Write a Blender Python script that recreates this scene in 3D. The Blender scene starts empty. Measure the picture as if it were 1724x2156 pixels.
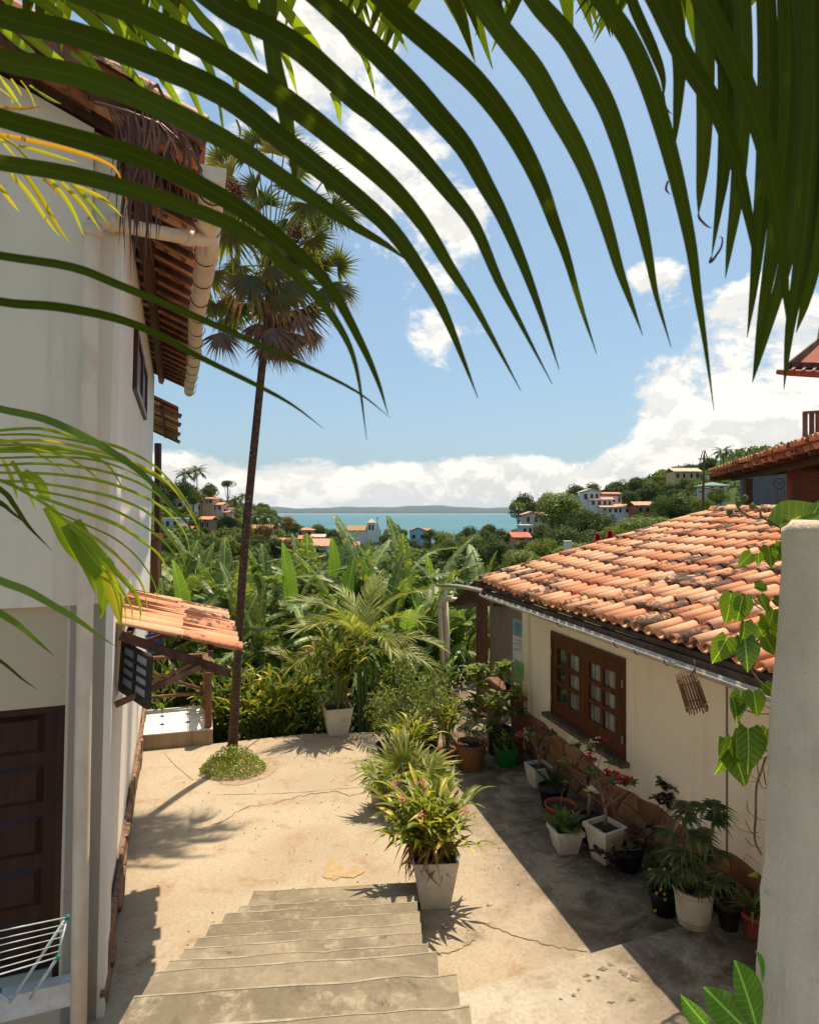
import bpy, math, random
import numpy as np
from mathutils import Vector, Matrix, Quaternion
R = math.radians
sc = bpy.context.scene
COL = sc.collection
rnd = random.Random(7)
F, CX, CY, CAMZ = 1326.0, 862.0, 1078.0, 4.0

# ---------------- camera ----------------
cam_d = bpy.data.cameras.new('camera'); cam = bpy.data.objects.new('camera', cam_d); COL.objects.link(cam)
cam.location = (0, 0, CAMZ); cam.rotation_euler = (R(90), 0, 0)
cam_d.sensor_fit = 'HORIZONTAL'; cam_d.sensor_width = 24.0; cam_d.lens = 24.0 * F / 1724.0
cam_d.clip_start = 0.05; cam_d.clip_end = 60000
cam_d.dof.use_dof = True; cam_d.dof.focus_distance = 9.0; cam_d.dof.aperture_fstop = 6.3
sc.camera = cam
# ---------------- exposure ----------------
sc.view_settings.view_transform = 'Standard'; sc.view_settings.look = 'None'
sc.view_settings.exposure = 0.98; sc.view_settings.gamma = 1.0
sc.view_settings.use_curve_mapping = False
sc.view_settings.use_white_balance = True; sc.view_settings.white_balance_temperature = 7100; sc.view_settings.white_balance_tint = 10
# ---------------- sun ----------------
SX, SY = -0.17, -0.28                     # shadow shift per metre of height
sun_to = Vector((-SX, -SY, 1.0)).normalized()
sd = bpy.data.lights.new('sun', 'SUN'); sun = bpy.data.objects.new('sun', sd); COL.objects.link(sun)
sd.energy = 3.1; sd.angle = R(0.53); sd.color = (1.0, 0.90, 0.76)
sun.rotation_euler = (-sun_to).to_track_quat('-Z', 'Y').to_euler()
# ---------------- world ----------------
W = bpy.data.worlds.new('World'); sc.world = W; W.use_nodes = True
nt = W.node_tree; nt.nodes.clear()
class NG:
    def __init__(s, tree): s.t = tree
    def n(s, typ, **kw):
        nd = s.t.nodes.new(typ); ins = kw.pop('ins', {})
        for k, v in kw.items(): setattr(nd, k, v)
        for k, v in ins.items(): s.set(nd.inputs[k], v)
        return nd
    def set(s, sock, v):
        if isinstance(v, bpy.types.NodeSocket): s.t.links.new(v, sock)
        else:
            if isinstance(v, (tuple, list)) and len(v) == 3 and sock.type == 'RGBA': v = (*v, 1)
            sock.default_value = v
    def math(s, op, a, b=0.0, c=None, clamp=False):
        nd = s.n('ShaderNodeMath', operation=op); nd.use_clamp = clamp
        s.set(nd.inputs[0], a); s.set(nd.inputs[1], b)
        if c is not None: s.set(nd.inputs[2], c)
        return nd.outputs[0]
    def vmath(s, op, a, b=(0, 0, 0)):
        nd = s.n('ShaderNodeVectorMath', operation=op); s.set(nd.inputs[0], a)
        if op == 'SCALE': s.set(nd.inputs['Scale'], b)
        else: s.set(nd.inputs[1], b)
        return nd.outputs[1] if op in ('LENGTH', 'DOT_PRODUCT', 'DISTANCE') else nd.outputs[0]
    def noise(s, vec, scale, detail=4, rough=.55, dist=0.0):
        nd = s.n('ShaderNodeTexNoise', ins={'Scale': scale, 'Detail': detail, 'Roughness': rough, 'Distortion': dist})
        if vec is not None: s.set(nd.inputs['Vector'], vec)
        return nd.outputs[0]
    def ramp(s, f, stops):
        nd = s.n('ShaderNodeValToRGB'); s.set(nd.inputs[0], f); cr = nd.color_ramp
        while len(cr.elements) < len(stops): cr.elements.new(.5)
        for e, (p, c) in zip(cr.elements, stops):
            e.position = p; e.color = (*c, 1) if isinstance(c, (tuple, list)) else (c, c, c, 1)
        return nd.outputs[0]
    def mix(s, f, a, b, mode='MIX'):
        nd = s.n('ShaderNodeMix', data_type='RGBA', blend_type=mode)
        s.set(nd.inputs[0], f); s.set(nd.inputs[6], a); s.set(nd.inputs[7], b); return nd.outputs[2]
    def mapr(s, v, a, b, c=0., d=1., smooth=True):
        nd = s.n('ShaderNodeMapRange'); nd.interpolation_type = 'SMOOTHSTEP' if smooth else 'LINEAR'
        for i, x in enumerate((v, a, b, c, d)): s.set(nd.inputs[i], x)
        return nd.outputs[0]
g = NG(nt)
sky = g.n('ShaderNodeTexSky', sky_type='NISHITA', sun_disc=False)
sky.sun_elevation = math.asin(sun_to.z); sky.sun_rotation = math.atan2(sun_to.x, sun_to.y)
sky.air_density = 1.0; sky.dust_density = 2.2; sky.ozone_density = 1.0
tc = g.n('ShaderNodeTexCoord').outputs['Generated']
dirn = g.vmath('NORMALIZE', tc)
sep = g.n('ShaderNodeSeparateXYZ', ins={0: dirn})
dz = sep.outputs[2]
# clouds live in the sky itself: noise over the direction, more of it near the horizon and around a few cloud masses
st = g.n('ShaderNodeCombineXYZ', ins={0: sep.outputs[0], 1: sep.outputs[1], 2: g.math('MULTIPLY', dz, 1.7)}).outputs[0]
n1 = g.noise(st, 5.5, 9, .62, .35)
nsm = g.noise(g.vmath('ADD', st, (0.0, 0.0, .035)), 5.5, 9, .62, .35)
nfine = g.noise(st, 20, 7, .6, .2)
n1 = g.math('ADD', n1, g.math('MULTIPLY', g.math('SUBTRACT', nfine, .5), .32))
def dvec(x, y): return Vector(((x-CX)/F, 1, -(y-CY)/F)).normalized()
blobs = [  # x, y in the picture, radius in radians, weight
    (1570, 920, .17, .34), (1440, 830, .085, .34), (1680, 860, .17, .30), (1520, 790, .06, .20), (1360, 950, .09, .24),
    (880, 650, .085, .33), (925, 725, .05, .24), (1010, 700, .05, .18), (940, 500, .08, .18), (690, 470, .10, .22), (700, 120, .13, .22), (640, 250, .10, .16), (870, 430, .10, .15), (980, 480, .05, .14), (480, 60, .20, .22), (820, 60, .08, .14), (990, 430, .06, .16),
    (1390, 592, .055, .36), (1345, 575, .03, .2), (1550, 690, .07, .32), (1470, 700, .045, .12), (1600, 430, .09, .14), (1640, 620, .10, .22), (820, 350, .10, .12), (1150, 70, .06, .10)]
acc = None
for bx, by, br, bw in blobs:
    d = g.vmath('DISTANCE', dirn, tuple(dvec(bx, by)))
    m = g.mapr(d, br*1.25, 0.0, 0.0, bw)
    acc = m if acc is None else g.math('ADD', acc, m)
acc = g.math('MINIMUM', acc, .40)
low = g.mapr(dz, .115, .05, 0.0, .50)                       # bank along the whole horizon
lowgap = g.mapr(dz, .018, .0, 0.0, -.20)
dens = g.math('ADD', n1, g.math('ADD', acc, low))
cl = g.mapr(dens, .69, .84)
# light and grey parts of the cloud
rel = g.math('SUBTRACT', n1, nsm)
lit = g.mapr(rel, -.04, .07)
thick = g.mapr(dens, .80, 1.25)
shade = g.math('SUBTRACT', g.math('ADD', .62, g.math('MULTIPLY', lit, .60)), g.math('MULTIPLY', thick, .36), clamp=False)
shade = g.math('MAXIMUM', g.math('MINIMUM', shade, 1.0), .45)
ccol = g.mix(shade, (.47, .52, .57), (1.0, .985, .95))
bg1 = g.n('ShaderNodeBackground', ins={'Color': g.mix(.45, g.mix(1.0, sky.outputs[0], (.90, 1.01, 1.0), 'MULTIPLY'), (1.4, 2.6, 4.3)), 'Strength': .088})
bg2 = g.n('ShaderNodeBackground', ins={'Color': ccol, 'Strength': .58})
mx = g.n('ShaderNodeMixShader', ins={0: g.math('MULTIPLY', cl, .93), 1: bg1.outputs[0], 2: bg2.outputs[0]})
out = g.n('ShaderNodeOutputWorld', ins={0: mx.outputs[0]})

sc.cycles.max_bounces = 7; sc.cycles.diffuse_bounces = 5; sc.cycles.glossy_bounces = 2
sc.cycles.transmission_bounces = 4; sc.cycles.transparent_max_bounces = 6; sc.cycles.volume_bounces = 0

# ---------------- geometry helpers ----------------
def P(x, y, Y): return Vector(((x-CX)/F*Y, Y, CAMZ-(y-CY)/F*Y))
def G(x, y, z=0.0):
    Y = F*(CAMZ-z)/(y-CY); return Vector(((x-CX)/F*Y, Y, z))
def V(*a): return Vector(a)

class MB:
    def __init__(s): s.v = []; s.f = []; s.sm = []
    def add(s, vs, fs, smooth=False):
        b = len(s.v); s.v.extend(tuple(p) for p in vs)
        for f in fs: s.f.append(tuple(i+b for i in f)); s.sm.append(smooth)
        return s
    def hexa(s, p):  # 8 corners: bottom 4 then top 4
        return s.add(p, [(0, 3, 2, 1), (4, 5, 6, 7), (0, 1, 5, 4), (1, 2, 6, 5), (2, 3, 7, 6), (3, 0, 4, 7)])
    def frame(s, o, a, b, c):  # box from origin o and three edge vectors
        return s.hexa([o, o+a, o+a+b, o+b, o+c, o+a+c, o+a+b+c, o+b+c])
    def box(s, x0, x1, y0, y1, z0, z1):
        return s.frame(V(x0, y0, z0), V(x1-x0, 0, 0), V(0, y1-y0, 0), V(0, 0, z1-z0))
    def bar(s, p, q, w, h=None, up=V(0, 0, 1)):
        h = w if h is None else h; d = (q-p); n = d.normalized()
        a = n.cross(up)
        if a.length < 1e-3: a = n.cross(V(1, 0, 0))
        a.normalize(); b = a.cross(n).normalized()
        return s.frame(p-a*w/2-b*h/2, d, a*w, b*h)
    def tube(s, pts, r, n=8, cap=True):
        pts = [Vector(p) for p in pts]; rs = r if isinstance(r, (list, tuple)) else [r]*len(pts)
        ref = V(.13, .21, 1).normalized(); b = len(s.v)
        prev = None
        for i, p in enumerate(pts):
            t = (pts[min(i+1, len(pts)-1)]-pts[max(i-1, 0)])
            t = t.normalized() if t.length > 1e-9 else V(0, 0, 1)
            if prev is None:
                a = t.cross(ref)
                if a.length < .05: a = t.cross(V(1, 0, 0))
            else: a = prev - t*prev.dot(t)
            a.normalize(); prev = a; c = t.cross(a)
            for k in range(n):
                th = 2*math.pi*k/n; s.v.append(tuple(p+(a*math.cos(th)+c*math.sin(th))*rs[i]))
        for i in range(len(pts)-1):
            for k in range(n):
                k2 = (k+1) % n
                s.f.append((b+i*n+k, b+i*n+k2, b+(i+1)*n+k2, b+(i+1)*n+k)); s.sm.append(True)
        if cap:
            s.f.append(tuple(b+k for k in range(n))[::-1]); s.sm.append(False)
            e = b+(len(pts)-1)*n; s.f.append(tuple(e+k for k in range(n))); s.sm.append(False)
        return s
    def lathe(s, o, prof, n=20, smooth=True, sq=None):
        b = len(s.v); m = len(prof)
        for (r, z) in prof:
            for k in range(n):
                th = 2*math.pi*(k+.5)/n; c, d = math.cos(th), math.sin(th)
                if sq: # superellipse
                    c, d = math.copysign(abs(c)**sq, c), math.copysign(abs(d)**sq, d)
                s.v.append((o[0]+r*c, o[1]+r*d, o[2]+z))
        for i in range(m-1):
            for k in range(n):
                k2 = (k+1) % n
                s.f.append((b+i*n+k, b+i*n+k2, b+(i+1)*n+k2, b+(i+1)*n+k)); s.sm.append(smooth)
        s.f.append(tuple(b+k for k in range(n))[::-1]); s.sm.append(False)
        return s
    def ribbon(s, pts, ws, nref=V(0, -1, 0), fold=.25, smooth=True):
        b = len(s.v); n = len(pts)
        for i, p in enumerate(pts):
            t = (pts[min(i+1, n-1)]-pts[max(i-1, 0)]).normalized()
            a = t.cross(nref)
            if a.length < 1e-4: a = t.cross(V(1, .1, 0))
            a.normalize(); c = a.cross(t)
            w = ws[i]/2
            s.v += [tuple(p+a*w+c*fold*w), tuple(p), tuple(p-a*w+c*fold*w)]
        for i in range(n-1):
            q = b+3*i
            s.f += [(q, q+1, q+4, q+3), (q+1, q+2, q+5, q+4)]; s.sm += [smooth, smooth]
        return s
    def poly(s, pts): return s.add(pts, [tuple(range(len(pts)))])
    def mesh(s, name, off=None):
        me = bpy.data.meshes.new(name)
        v = s.v if off is None else [(a-off[0], b-off[1], c-off[2]) for a, b, c in s.v]
        me.from_pydata(v, [], s.f); me.polygons.foreach_set('use_smooth', s.sm); me.update(); return me

def spline(pts, k=5):
    """Catmull-Rom through the points"""
    pts = [Vector(p) for p in pts]; q = [pts[0]*2-pts[1]]+pts+[pts[-1]*2-pts[-2]]; o = []
    for i in range(1, len(q)-2):
        for j in range(k):
            t = j/k; a, b, c, d = q[i-1:i+3]
            o.append(.5*((2*b)+(c-a)*t+(2*a-5*b+4*c-d)*t*t+(3*b-a-3*c+d)*t**3))
    o.append(pts[-1]); return o

# ---------------- objects ----------------
def thing(name, label, cat, loc=(0, 0, 0), group=None):
    o = bpy.data.objects.new(name, None); COL.objects.link(o); o.location = loc; o.empty_display_size = .1
    o['label'] = label; o['category'] = cat
    if group: o['group'] = group
    return o
def rootloc(o):
    l = Vector((0, 0, 0))
    while o is not None: l += o.location; o = o.parent
    return l
def part(name, mb, mat, parent=None, kind=None, label=None):
    """mesh given in world coordinates"""
    off = rootloc(parent) if parent is not None else None
    me = mb.mesh(name, off) if isinstance(mb, MB) else mb
    if mat is not None and not me.materials: me.materials.append(mat)
    o = bpy.data.objects.new(name, me); COL.objects.link(o)
    if parent is not None: o.parent = parent
    if kind: o['kind'] = kind
    if label: o['label'] = label
    return o
def inst(name, me, M, parent):
    o = bpy.data.objects.new(name, me); COL.objects.link(o); o.parent = parent
    o.matrix_basis = Matrix.Translation(-rootloc(parent)) @ M
    return o
def solo(name, mb, mat, label, cat, group=None):
    """one-mesh thing, origin at its base"""
    vs = np.array(mb.v); c = vs.mean(0); c[2] = vs[:, 2].min()
    me = mb.mesh(name, c); me.materials.append(mat)
    o = bpy.data.objects.new(name, me); COL.objects.link(o); o.location = c
    o['label'] = label; o['category'] = cat
    if group: o['group'] = group
    return o
def struct(name, mb, mat, parent=None):
    return part(name, mb, mat, parent, kind='structure')
def copy_tree(o, parent=None, kids=None):
    c = o.copy(); COL.objects.link(c)
    if parent is not None: c.parent = parent
    for ch in list(o.children): copy_tree(ch, c)
    return c
def clone(o, loc, rz=0, s=1, label=None, sz=None):
    c = copy_tree(o); c.location = loc; c.rotation_euler = (0, 0, rz); c.scale = (s, s, sz or s)
    if label: c['label'] = label
    return c
def basis(o, x, y, z):
    return Matrix(((x[0], y[0], z[0], o[0]), (x[1], y[1], z[1], o[1]), (x[2], y[2], z[2], o[2]), (0, 0, 0, 1)))
def aim(o, d, up=V(0, 0, 1), s=1.0, roll=0.0):
    """local +Y along d, local +Z towards up"""
    d = d.normalized(); x = d.cross(up)
    if x.length < 1e-3: x = d.cross(V(1, 0, 0))
    x.normalize(); z = x.cross(d)
    M = basis(o, x*s, d*s, z*s)
    return M @ Matrix.Rotation(roll, 4, 'Y') if roll else M
# ---------------- materials ----------------
def mat(name):
    m = bpy.data.materials.new(name); m.use_nodes = True; m.node_tree.nodes.clear(); return m, NG(m.node_tree)
def finish(g, col, rough=.8, bump=None, bs=.3, bd=.01, spec=.3, metal=0., extra=None):
    ins = {'Base Color': col, 'Roughness': rough, 'Specular IOR Level': spec, 'Metallic': metal}
    b = g.n('ShaderNodeBsdfPrincipled', ins=ins)
    if extra:
        for k, v in extra.items(): g.set(b.inputs[k], v)
    if bump is not None:
        bn = g.n('ShaderNodeBump', ins={'Height': bump, 'Strength': bs, 'Distance': bd}); g.set(b.inputs['Normal'], bn.outputs[0])
    g.n('ShaderNodeOutputMaterial', ins={0: b.outputs[0]})
def objco(g): return g.n('ShaderNodeTexCoord').outputs['Object']
def geo(g): return g.n('ShaderNodeNewGeometry').outputs['Position']
def simple(name, c, rough=.7, c2=None, scale=6, bs=.2, spec=.3, metal=0., stretch=None):
    m, g = mat(name); co = objco(g)
    if stretch: co = g.vmath('MULTIPLY', co, stretch)
    c2 = c2 or tuple(x*.75 for x in c)
    n = g.noise(co, scale, 5, .6)
    col = g.mix(g.mapr(n, .35, .68), c, c2)
    finish(g, col, rough, g.noise(co, scale*7, 4), bs, .01, spec, metal); return m
def plaster(name, c, dirt=(.30, .25, .18), amt=.5, streak=True, bs=.25):
    m, g = mat(name); co = geo(g)
    n = g.noise(co, .9, 6, .6, .4); n2 = g.noise(co, 5, 6, .65)
    col = g.mix(g.mapr(n, .38, .72, 0, .35), c, tuple(x*.80 for x in c))
    if streak:
        st = g.noise(g.vmath('MULTIPLY', co, (7, 7, .5)), 1.0, 5, .6)
        col = g.mix(g.mapr(st, .52, .80, 0, amt*.5), col, dirt)
    col = g.mix(g.mapr(n2, .62, .80, 0, amt*.5), col, dirt)
    sp = g.noise(co, 40, 2, .5)
    col = g.mix(g.mapr(sp, .72, .78, 0, amt*.6), col, (.16, .11, .07))
    bump = g.math('ADD', g.noise(co, 12, 5), g.math('MULTIPLY', g.noise(co, 90, 3), .4))
    finish(g, col, .88, bump, bs, .012, .15); return m
def concrete(name, c, c2, c3, amt=.6, sc_=1.0, dark=(.09, .075, .055), grime_shade=False):
    m, g = mat(name); co = geo(g)
    n = g.noise(co, .55*sc_, 7, .62, .5); n2 = g.noise(co, 2.6*sc_, 9, .72, .25); n3 = g.noise(co, 26, 5, .7)
    col = g.mix(g.mapr(n, .36, .66), c, c2)
    col = g.mix(g.mapr(n2, .50, .72, 0, amt), col, c3)
    n4 = g.noise(g.vmath('ADD', co, (31, 7, 3)), 1.1*sc_, 9, .74, .4)
    col = g.mix(g.mapr(n4, .56, .76, 0, amt*.75), col, dark)
    col = g.mix(g.mapr(n3, .30, .60, .22, 0), col, (.06, .05, .035))
    if grime_shade:   # mould and grime by the cottage, deepened so the colour also carries the shade there
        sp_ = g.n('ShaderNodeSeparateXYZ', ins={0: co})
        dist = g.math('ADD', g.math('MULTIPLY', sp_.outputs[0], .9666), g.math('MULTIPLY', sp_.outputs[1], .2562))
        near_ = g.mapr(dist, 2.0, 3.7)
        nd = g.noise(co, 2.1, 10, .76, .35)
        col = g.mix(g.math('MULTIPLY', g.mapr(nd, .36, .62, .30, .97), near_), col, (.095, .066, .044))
    n5 = g.noise(co, 9, 7, .78, .4)
    col = g.mix(g.mapr(n5, .63, .72, 0, .28*amt), col, (.13, .10, .06))
    sp = g.noise(co, 55, 2, .4)
    col = g.mix(g.mapr(sp, .74, .80, 0, .6), col, (.08, .06, .04))
    bump = g.math('ADD', g.math('MULTIPLY', n2, 1.2), g.math('ADD', n3, g.math('MULTIPLY', g.noise(co, 120, 3), .4)))
    finish(g, col, .9, bump, .35, .02, .2); return m
def rand_id(g):
    a = g.n('ShaderNodeObjectInfo').outputs['Random']; b = g.n('ShaderNodeNewGeometry').outputs['Random Per Island']
    return g.math('FRACT', g.math('ADD', a, b))
def leaf(name, c1, c2, c3=None, trans=.35, rough=.42, spec=.4, tip=None, p3=.12, veins=0., rib=False):
    """leaf: diffuse + light through the blade; colour differs from leaf to leaf"""
    m, g = mat(name); r = rand_id(g); co = objco(g)
    col = g.mix(r, c1, c2)
    n = g.noise(geo(g), 1.3, 3)
    col = g.mix(g.mapr(n, .4, .65, 0, .5), col, tuple(x*.62 for x in c1))
    if c3 is not None:
        r2 = g.math('FRACT', g.math('MULTIPLY', r, 17.3))
        col = g.mix(g.mapr(r2, 1-p3-.02, 1-p3+.02), col, c3)
    if veins:
        sx = g.n('ShaderNodeSeparateXYZ', ins={0: co})
        v = g.math('SINE', g.math('MULTIPLY', g.math('ADD', sx.outputs[1], g.math('MULTIPLY', g.math('ABSOLUTE', sx.outputs[0]), -.7)), veins))
        v2 = g.mapr(g.math('ABSOLUTE', sx.outputs[0]), .008, .022, .85, 0)
        col = g.mix(g.math('MAXIMUM', g.mapr(v, .75, 1, 0, .22), v2), col, tuple(min(1, x*2.2+.05) for x in c2))
    if tip is not None:
        nn = g.math('ADD', g.vmath('LENGTH', co), g.math('MULTIPLY', g.noise(co, 9, 2), .25))
        col = g.mix(g.mapr(nn, tip[1], tip[2]), col, tip[0])
    if rib:     # ribs running the length of the leaflet, brown flecks
        ac = g.n('ShaderNodeAttribute', attribute_name='across').outputs['Fac']
        st_ = g.math('SINE', g.math('ADD', g.math('MULTIPLY', ac, 34.), g.math('MULTIPLY', g.noise(geo(g), 3, 2), 5.)))
        col = g.mix(g.mapr(st_, -.2, 1, 0, .30), col, tuple(x*.55 for x in c1))
        col = g.mix(g.mapr(ac, .02, .14, .22, 0), col, tuple(min(1, x*2.0) for x in c2))
        col = g.mix(g.mapr(g.noise(geo(g), 60, 4, .7), .68, .74, 0, .8), col, (.16, .09, .03))
    b = g.n('ShaderNodeBsdfPrincipled', ins={'Base Color': col, 'Roughness': rough, 'Specular IOR Level': spec})
    tcol = g.mix(.5, col, g.mix(1.0, col, (1.6, 1.75, .5), 'MULTIPLY'))
    t = g.n('ShaderNodeBsdfTranslucent', ins={'Color': tcol})
    mx = g.n('ShaderNodeMixShader', ins={0: trans, 1: b.outputs[0], 2: t.outputs[0]})
    g.n('ShaderNodeOutputMaterial', ins={0: mx.outputs[0]}); return m
def tile_mat(name, c1=(.66, .29, .155), c2=(.71, .37, .20), c3=(.58, .22, .11), dirt=.55):
    m, g = mat(name); oi = g.n('ShaderNodeObjectInfo').outputs['Random']; ri = g.n('ShaderNodeNewGeometry').outputs['Random Per Island']
    r = g.math('FRACT', g.math('ADD', oi, ri)); co = geo(g)
    col = g.ramp(r, [(0, c3), (.3, c1), (.65, c2), (1, (.74, .44, .27))])
    n = g.noise(co, 7, 7, .7, .8); n2 = g.noise(co, 30, 5, .7); n0 = g.noise(co, .7, 3)
    r2 = g.math('FRACT', g.math('MULTIPLY', r, 13.7))
    thr = g.math('SUBTRACT', g.mapr(r2, .52, .97, .69, .41), g.mapr(n0, .45, .7, 0, .04))
    lich = g.mapr(g.math('ADD', n, g.math('MULTIPLY', g.math('SUBTRACT', n2, .5), .25)), thr, g.math('ADD', thr, .07), 0, dirt*1.7)
    dk = g.mix(g.mapr(n2, .4, .65), (.045, .028, .022), (.16, .105, .08))
    col = g.mix(g.mapr(n2, .35, .7, 0, .35), col, tuple(x*.72 for x in c1))
    col = g.mix(g.math('MINIMUM', lich, .93), col, dk)
    finish(g, col, .82, n2, .35, .01, .2); return m
def wood(name, c, c2, scale=14, rough=.6, ax=(1, 1, .12), wear=None):
    m, g = mat(name); co = objco(g)
    n = g.noise(g.vmath('MULTIPLY', co, ax), scale, 6, .65, .3)
    col = g.mix(g.mapr(n, .35, .66), c, c2)
    if wear:
        col = g.mix(g.mapr(g.noise(co, 5, 6, .7), .55, .7, 0, .7), col, wear)
    finish(g, col, rough, n, .3, .006, .3); return m

M = {}
M['ground'] = concrete('courtyard_concrete', (.455, .375, .27), (.385, .305, .21), (.345, .215, .12), 1.0, grime_shade=True)
M['slab'] = concrete('slab_concrete', (.47, .42, .33), (.39, .325, .235), (.31, .235, .15), .9, 1.5, (.16, .12, .08), grime_shade=True)
M['step'] = concrete('step_concrete', (.30, .24, .16), (.19, .15, .10), (.38, .32, .22), 1.25, 2.2, (.05, .04, .028))
M['step_edge'] = simple('step_edge_mortar', (.37, .32, .225), .9, (.26, .215, .15), 14)
M['crack'] = simple('crack_dark', (.20, .14, .085), .95)
M['stain'] = simple('ochre_stain', (.42, .31, .17), .95, (.36, .25, .125), 9)
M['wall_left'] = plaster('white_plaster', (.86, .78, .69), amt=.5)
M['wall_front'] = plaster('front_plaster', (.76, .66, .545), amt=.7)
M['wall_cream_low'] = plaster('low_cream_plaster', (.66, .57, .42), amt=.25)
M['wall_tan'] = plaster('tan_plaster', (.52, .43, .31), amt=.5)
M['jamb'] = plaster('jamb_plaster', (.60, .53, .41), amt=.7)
M['wall_right'] = plaster('cream_plaster', (.92, .80, .60), dirt=(.42, .31, .19), amt=.45)
M['wall_near'] = plaster('rough_near_plaster', (.64, .555, .43), dirt=(.13, .11, .08), amt=1.1, bs=.9)
m, g = mat('rough_near_plaster'); co = geo(g)
n = g.noise(co, 3.0, 8, .7, .5); st = g.noise(g.vmath('MULTIPLY', co, (11, 11, 1.3)), 1.0, 7, .68, .4); fn_ = g.noise(co, 26, 6, .75)
col = g.mix(g.mapr(n, .35, .68), (.95, .77, .575), (.82, .65, .48)); col = g.mix(g.mapr(st, .50, .80, 0, .60), col, (.44, .345, .26)); col = g.mix(g.mapr(fn_, .60, .78, 0, .4), col, (.20, .155, .115))
n8 = g.noise(g.vmath('MULTIPLY', co, (4, 4, 1.6)), 1.6, 8, .75, .8); col = g.mix(g.mapr(n8, .60, .74, 0, .7), col, (.16, .13, .10))
finish(g, col, .95, g.math('ADD', g.math('MULTIPLY', st, .6), g.math('ADD', n, g.noise(co, 70, 5, .7))), .75, .02, .1); M['wall_near'] = m
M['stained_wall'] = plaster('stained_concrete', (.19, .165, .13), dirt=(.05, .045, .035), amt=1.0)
M['stone'] = None
m, g = mat('dado_stone'); oi = g.n('ShaderNodeObjectInfo').outputs['Random']; co = geo(g)
col = g.ramp(oi, [(0, (.22, .075, .035)), (.4, (.32, .13, .06)), (.75, (.40, .20, .09)), (1, (.26, .12, .075))])
n = g.noise(co, 7, 7, .7, 1.0); col = g.mix(g.mapr(n, .45, .75, 0, .7), col, (.09, .045, .025))
finish(g, col, .75, n, .6, .03, .3); M['stone'] = m
m, g = mat('brown_slab_stone'); oi = g.n('ShaderNodeObjectInfo').outputs['Random']; n = g.noise(geo(g), 9, 7, .7, .6)
finish(g, g.mix(g.mapr(n, .4, .7), g.ramp(oi, [(0, (.24, .13, .08)), (.5, (.32, .19, .12)), (1, (.20, .115, .075))]), (.10, .06, .04)), .8, n, .6, .03, .2); M['stone_brown'] = m
M['mortar'] = simple('mortar', (.22, .14, .09), .95)
M['tile'] = tile_mat('clay_tile')
M['tile_under'] = tile_mat('clay_tile_under', (.36, .13, .07), (.42, .18, .10), (.28, .08, .05), .45)
M['tile_far'] = simple('far_clay_roof', (.60, .27, .15), .85, (.46, .17, .09), 1.2)
M['tile_far_red'] = simple('far_red_roof', (.50, .16, .09), .85, (.36, .10, .06), 1.2)
M['tile_edge'] = simple('eave_mortar', (.10, .075, .055), .95, (.05, .04, .03), 8)
M['wood_dark'] = wood('dark_window_wood', (.12, .034, .014), (.065, .018, .008), rough=.38)
M['wood_black'] = wood('black_painted_wood', (.022, .018, .018), (.035, .03, .03), rough=.4)
M['wood_door'] = wood('door_wood', (.045, .014, .008), (.028, .008, .005), rough=.5)
M['wood_red'] = wood('red_brown_wood', (.20, .085, .045), (.12, .05, .028), wear=(.28, .17, .11))
M['wood_beam'] = wood('roof_beam_wood', (.10, .042, .026), (.055, .022, .014))
M['wood_grey'] = wood('weathered_wood', (.17, .125, .09), (.08, .055, .04), wear=(.26, .22, .17))
M['pvc'] = simple('pvc_aged', (.74, .62, .49), .75, (.62, .49, .36), 3, .1)
M['pvc_grey'] = simple('pvc_grey', (.46, .43, .36), .45, (.34, .31, .25), 5, .1)
M['glass'] = None
m, g = mat('window_glass')
finish(g, (.03, .035, .03), .06, spec=.8, extra={'Alpha': 1.0, 'Coat Weight': .4}); M['glass'] = m
m, g = mat('window_glass_curtain'); co = objco(g)
wv = g.noise(g.vmath('MULTIPLY', co, (22, 22, 1.0)), 1.0, 3)
finish(g, g.mix(g.mapr(wv, .35, .65), (.13, .14, .125), (.33, .34, .31)), .10, spec=.7); M['curtain'] = m
M['white_paint'] = simple('white_paint', (.78, .76, .72), .6)
M['rack'] = simple('rack_white', (.62, .72, .74), .35)
M['teal'] = simple('teal_plastic', (.02, .26, .20), .4)
M['metal'] = simple('galvanised', (.45, .45, .44), .35, metal=.6)
M['wire'] = simple('black_wire', (.03, .03, .03), .5)
M['wicker'] = wood('wicker_rods', (.20, .105, .055), (.10, .05, .03), 20, .6, (1, 1, .3))
M['pot_white'] = simple('white_pot', (.66, .61, .51), .55, (.50, .44, .34), 4, .15)
M['pot_cream'] = simple('cream_pot', (.50, .46, .36), .5, (.36, .31, .22), 5, .15)
M['pot_terra'] = simple('terracotta_pot', (.34, .08, .045), .6, (.24, .05, .03), 5)
M['pot_green'] = simple('green_pot', (.015, .17, .025), .45)
M['pot_black'] = simple('black_pot', (.016, .016, .016), .5)
M['pot_lime'] = simple('lime_pot', (.34, .42, .03), .5)
M['basket'] = None
m, g = mat('basket_weave'); co = objco(g)
ch = g.n('ShaderNodeTexChecker', ins={'Vector': co, 'Scale': 34.}); n = g.noise(co, 40, 4)
finish(g, g.mix(g.mapr(n, .35, .7), (.36, .17, .08), (.20, .08, .04)), .7, g.math('ADD', ch.outputs[1], n), .5, .01); M['basket'] = m
M['soil'] = simple('soil', (.05, .034, .022), .95, (.09, .06, .04), 30, .6)
M['dirt_ring'] = simple('dirt_ring', (.40, .30, .20), .95, (.28, .20, .13), 9, .5)
M['trunk'] = None
m, g = mat('palm_trunk'); co = geo(g)
n = g.noise(g.vmath('MULTIPLY', co, (1, 1, 2)), 12, 6, .7); sp = g.noise(co, 26, 3, .5)
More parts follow.
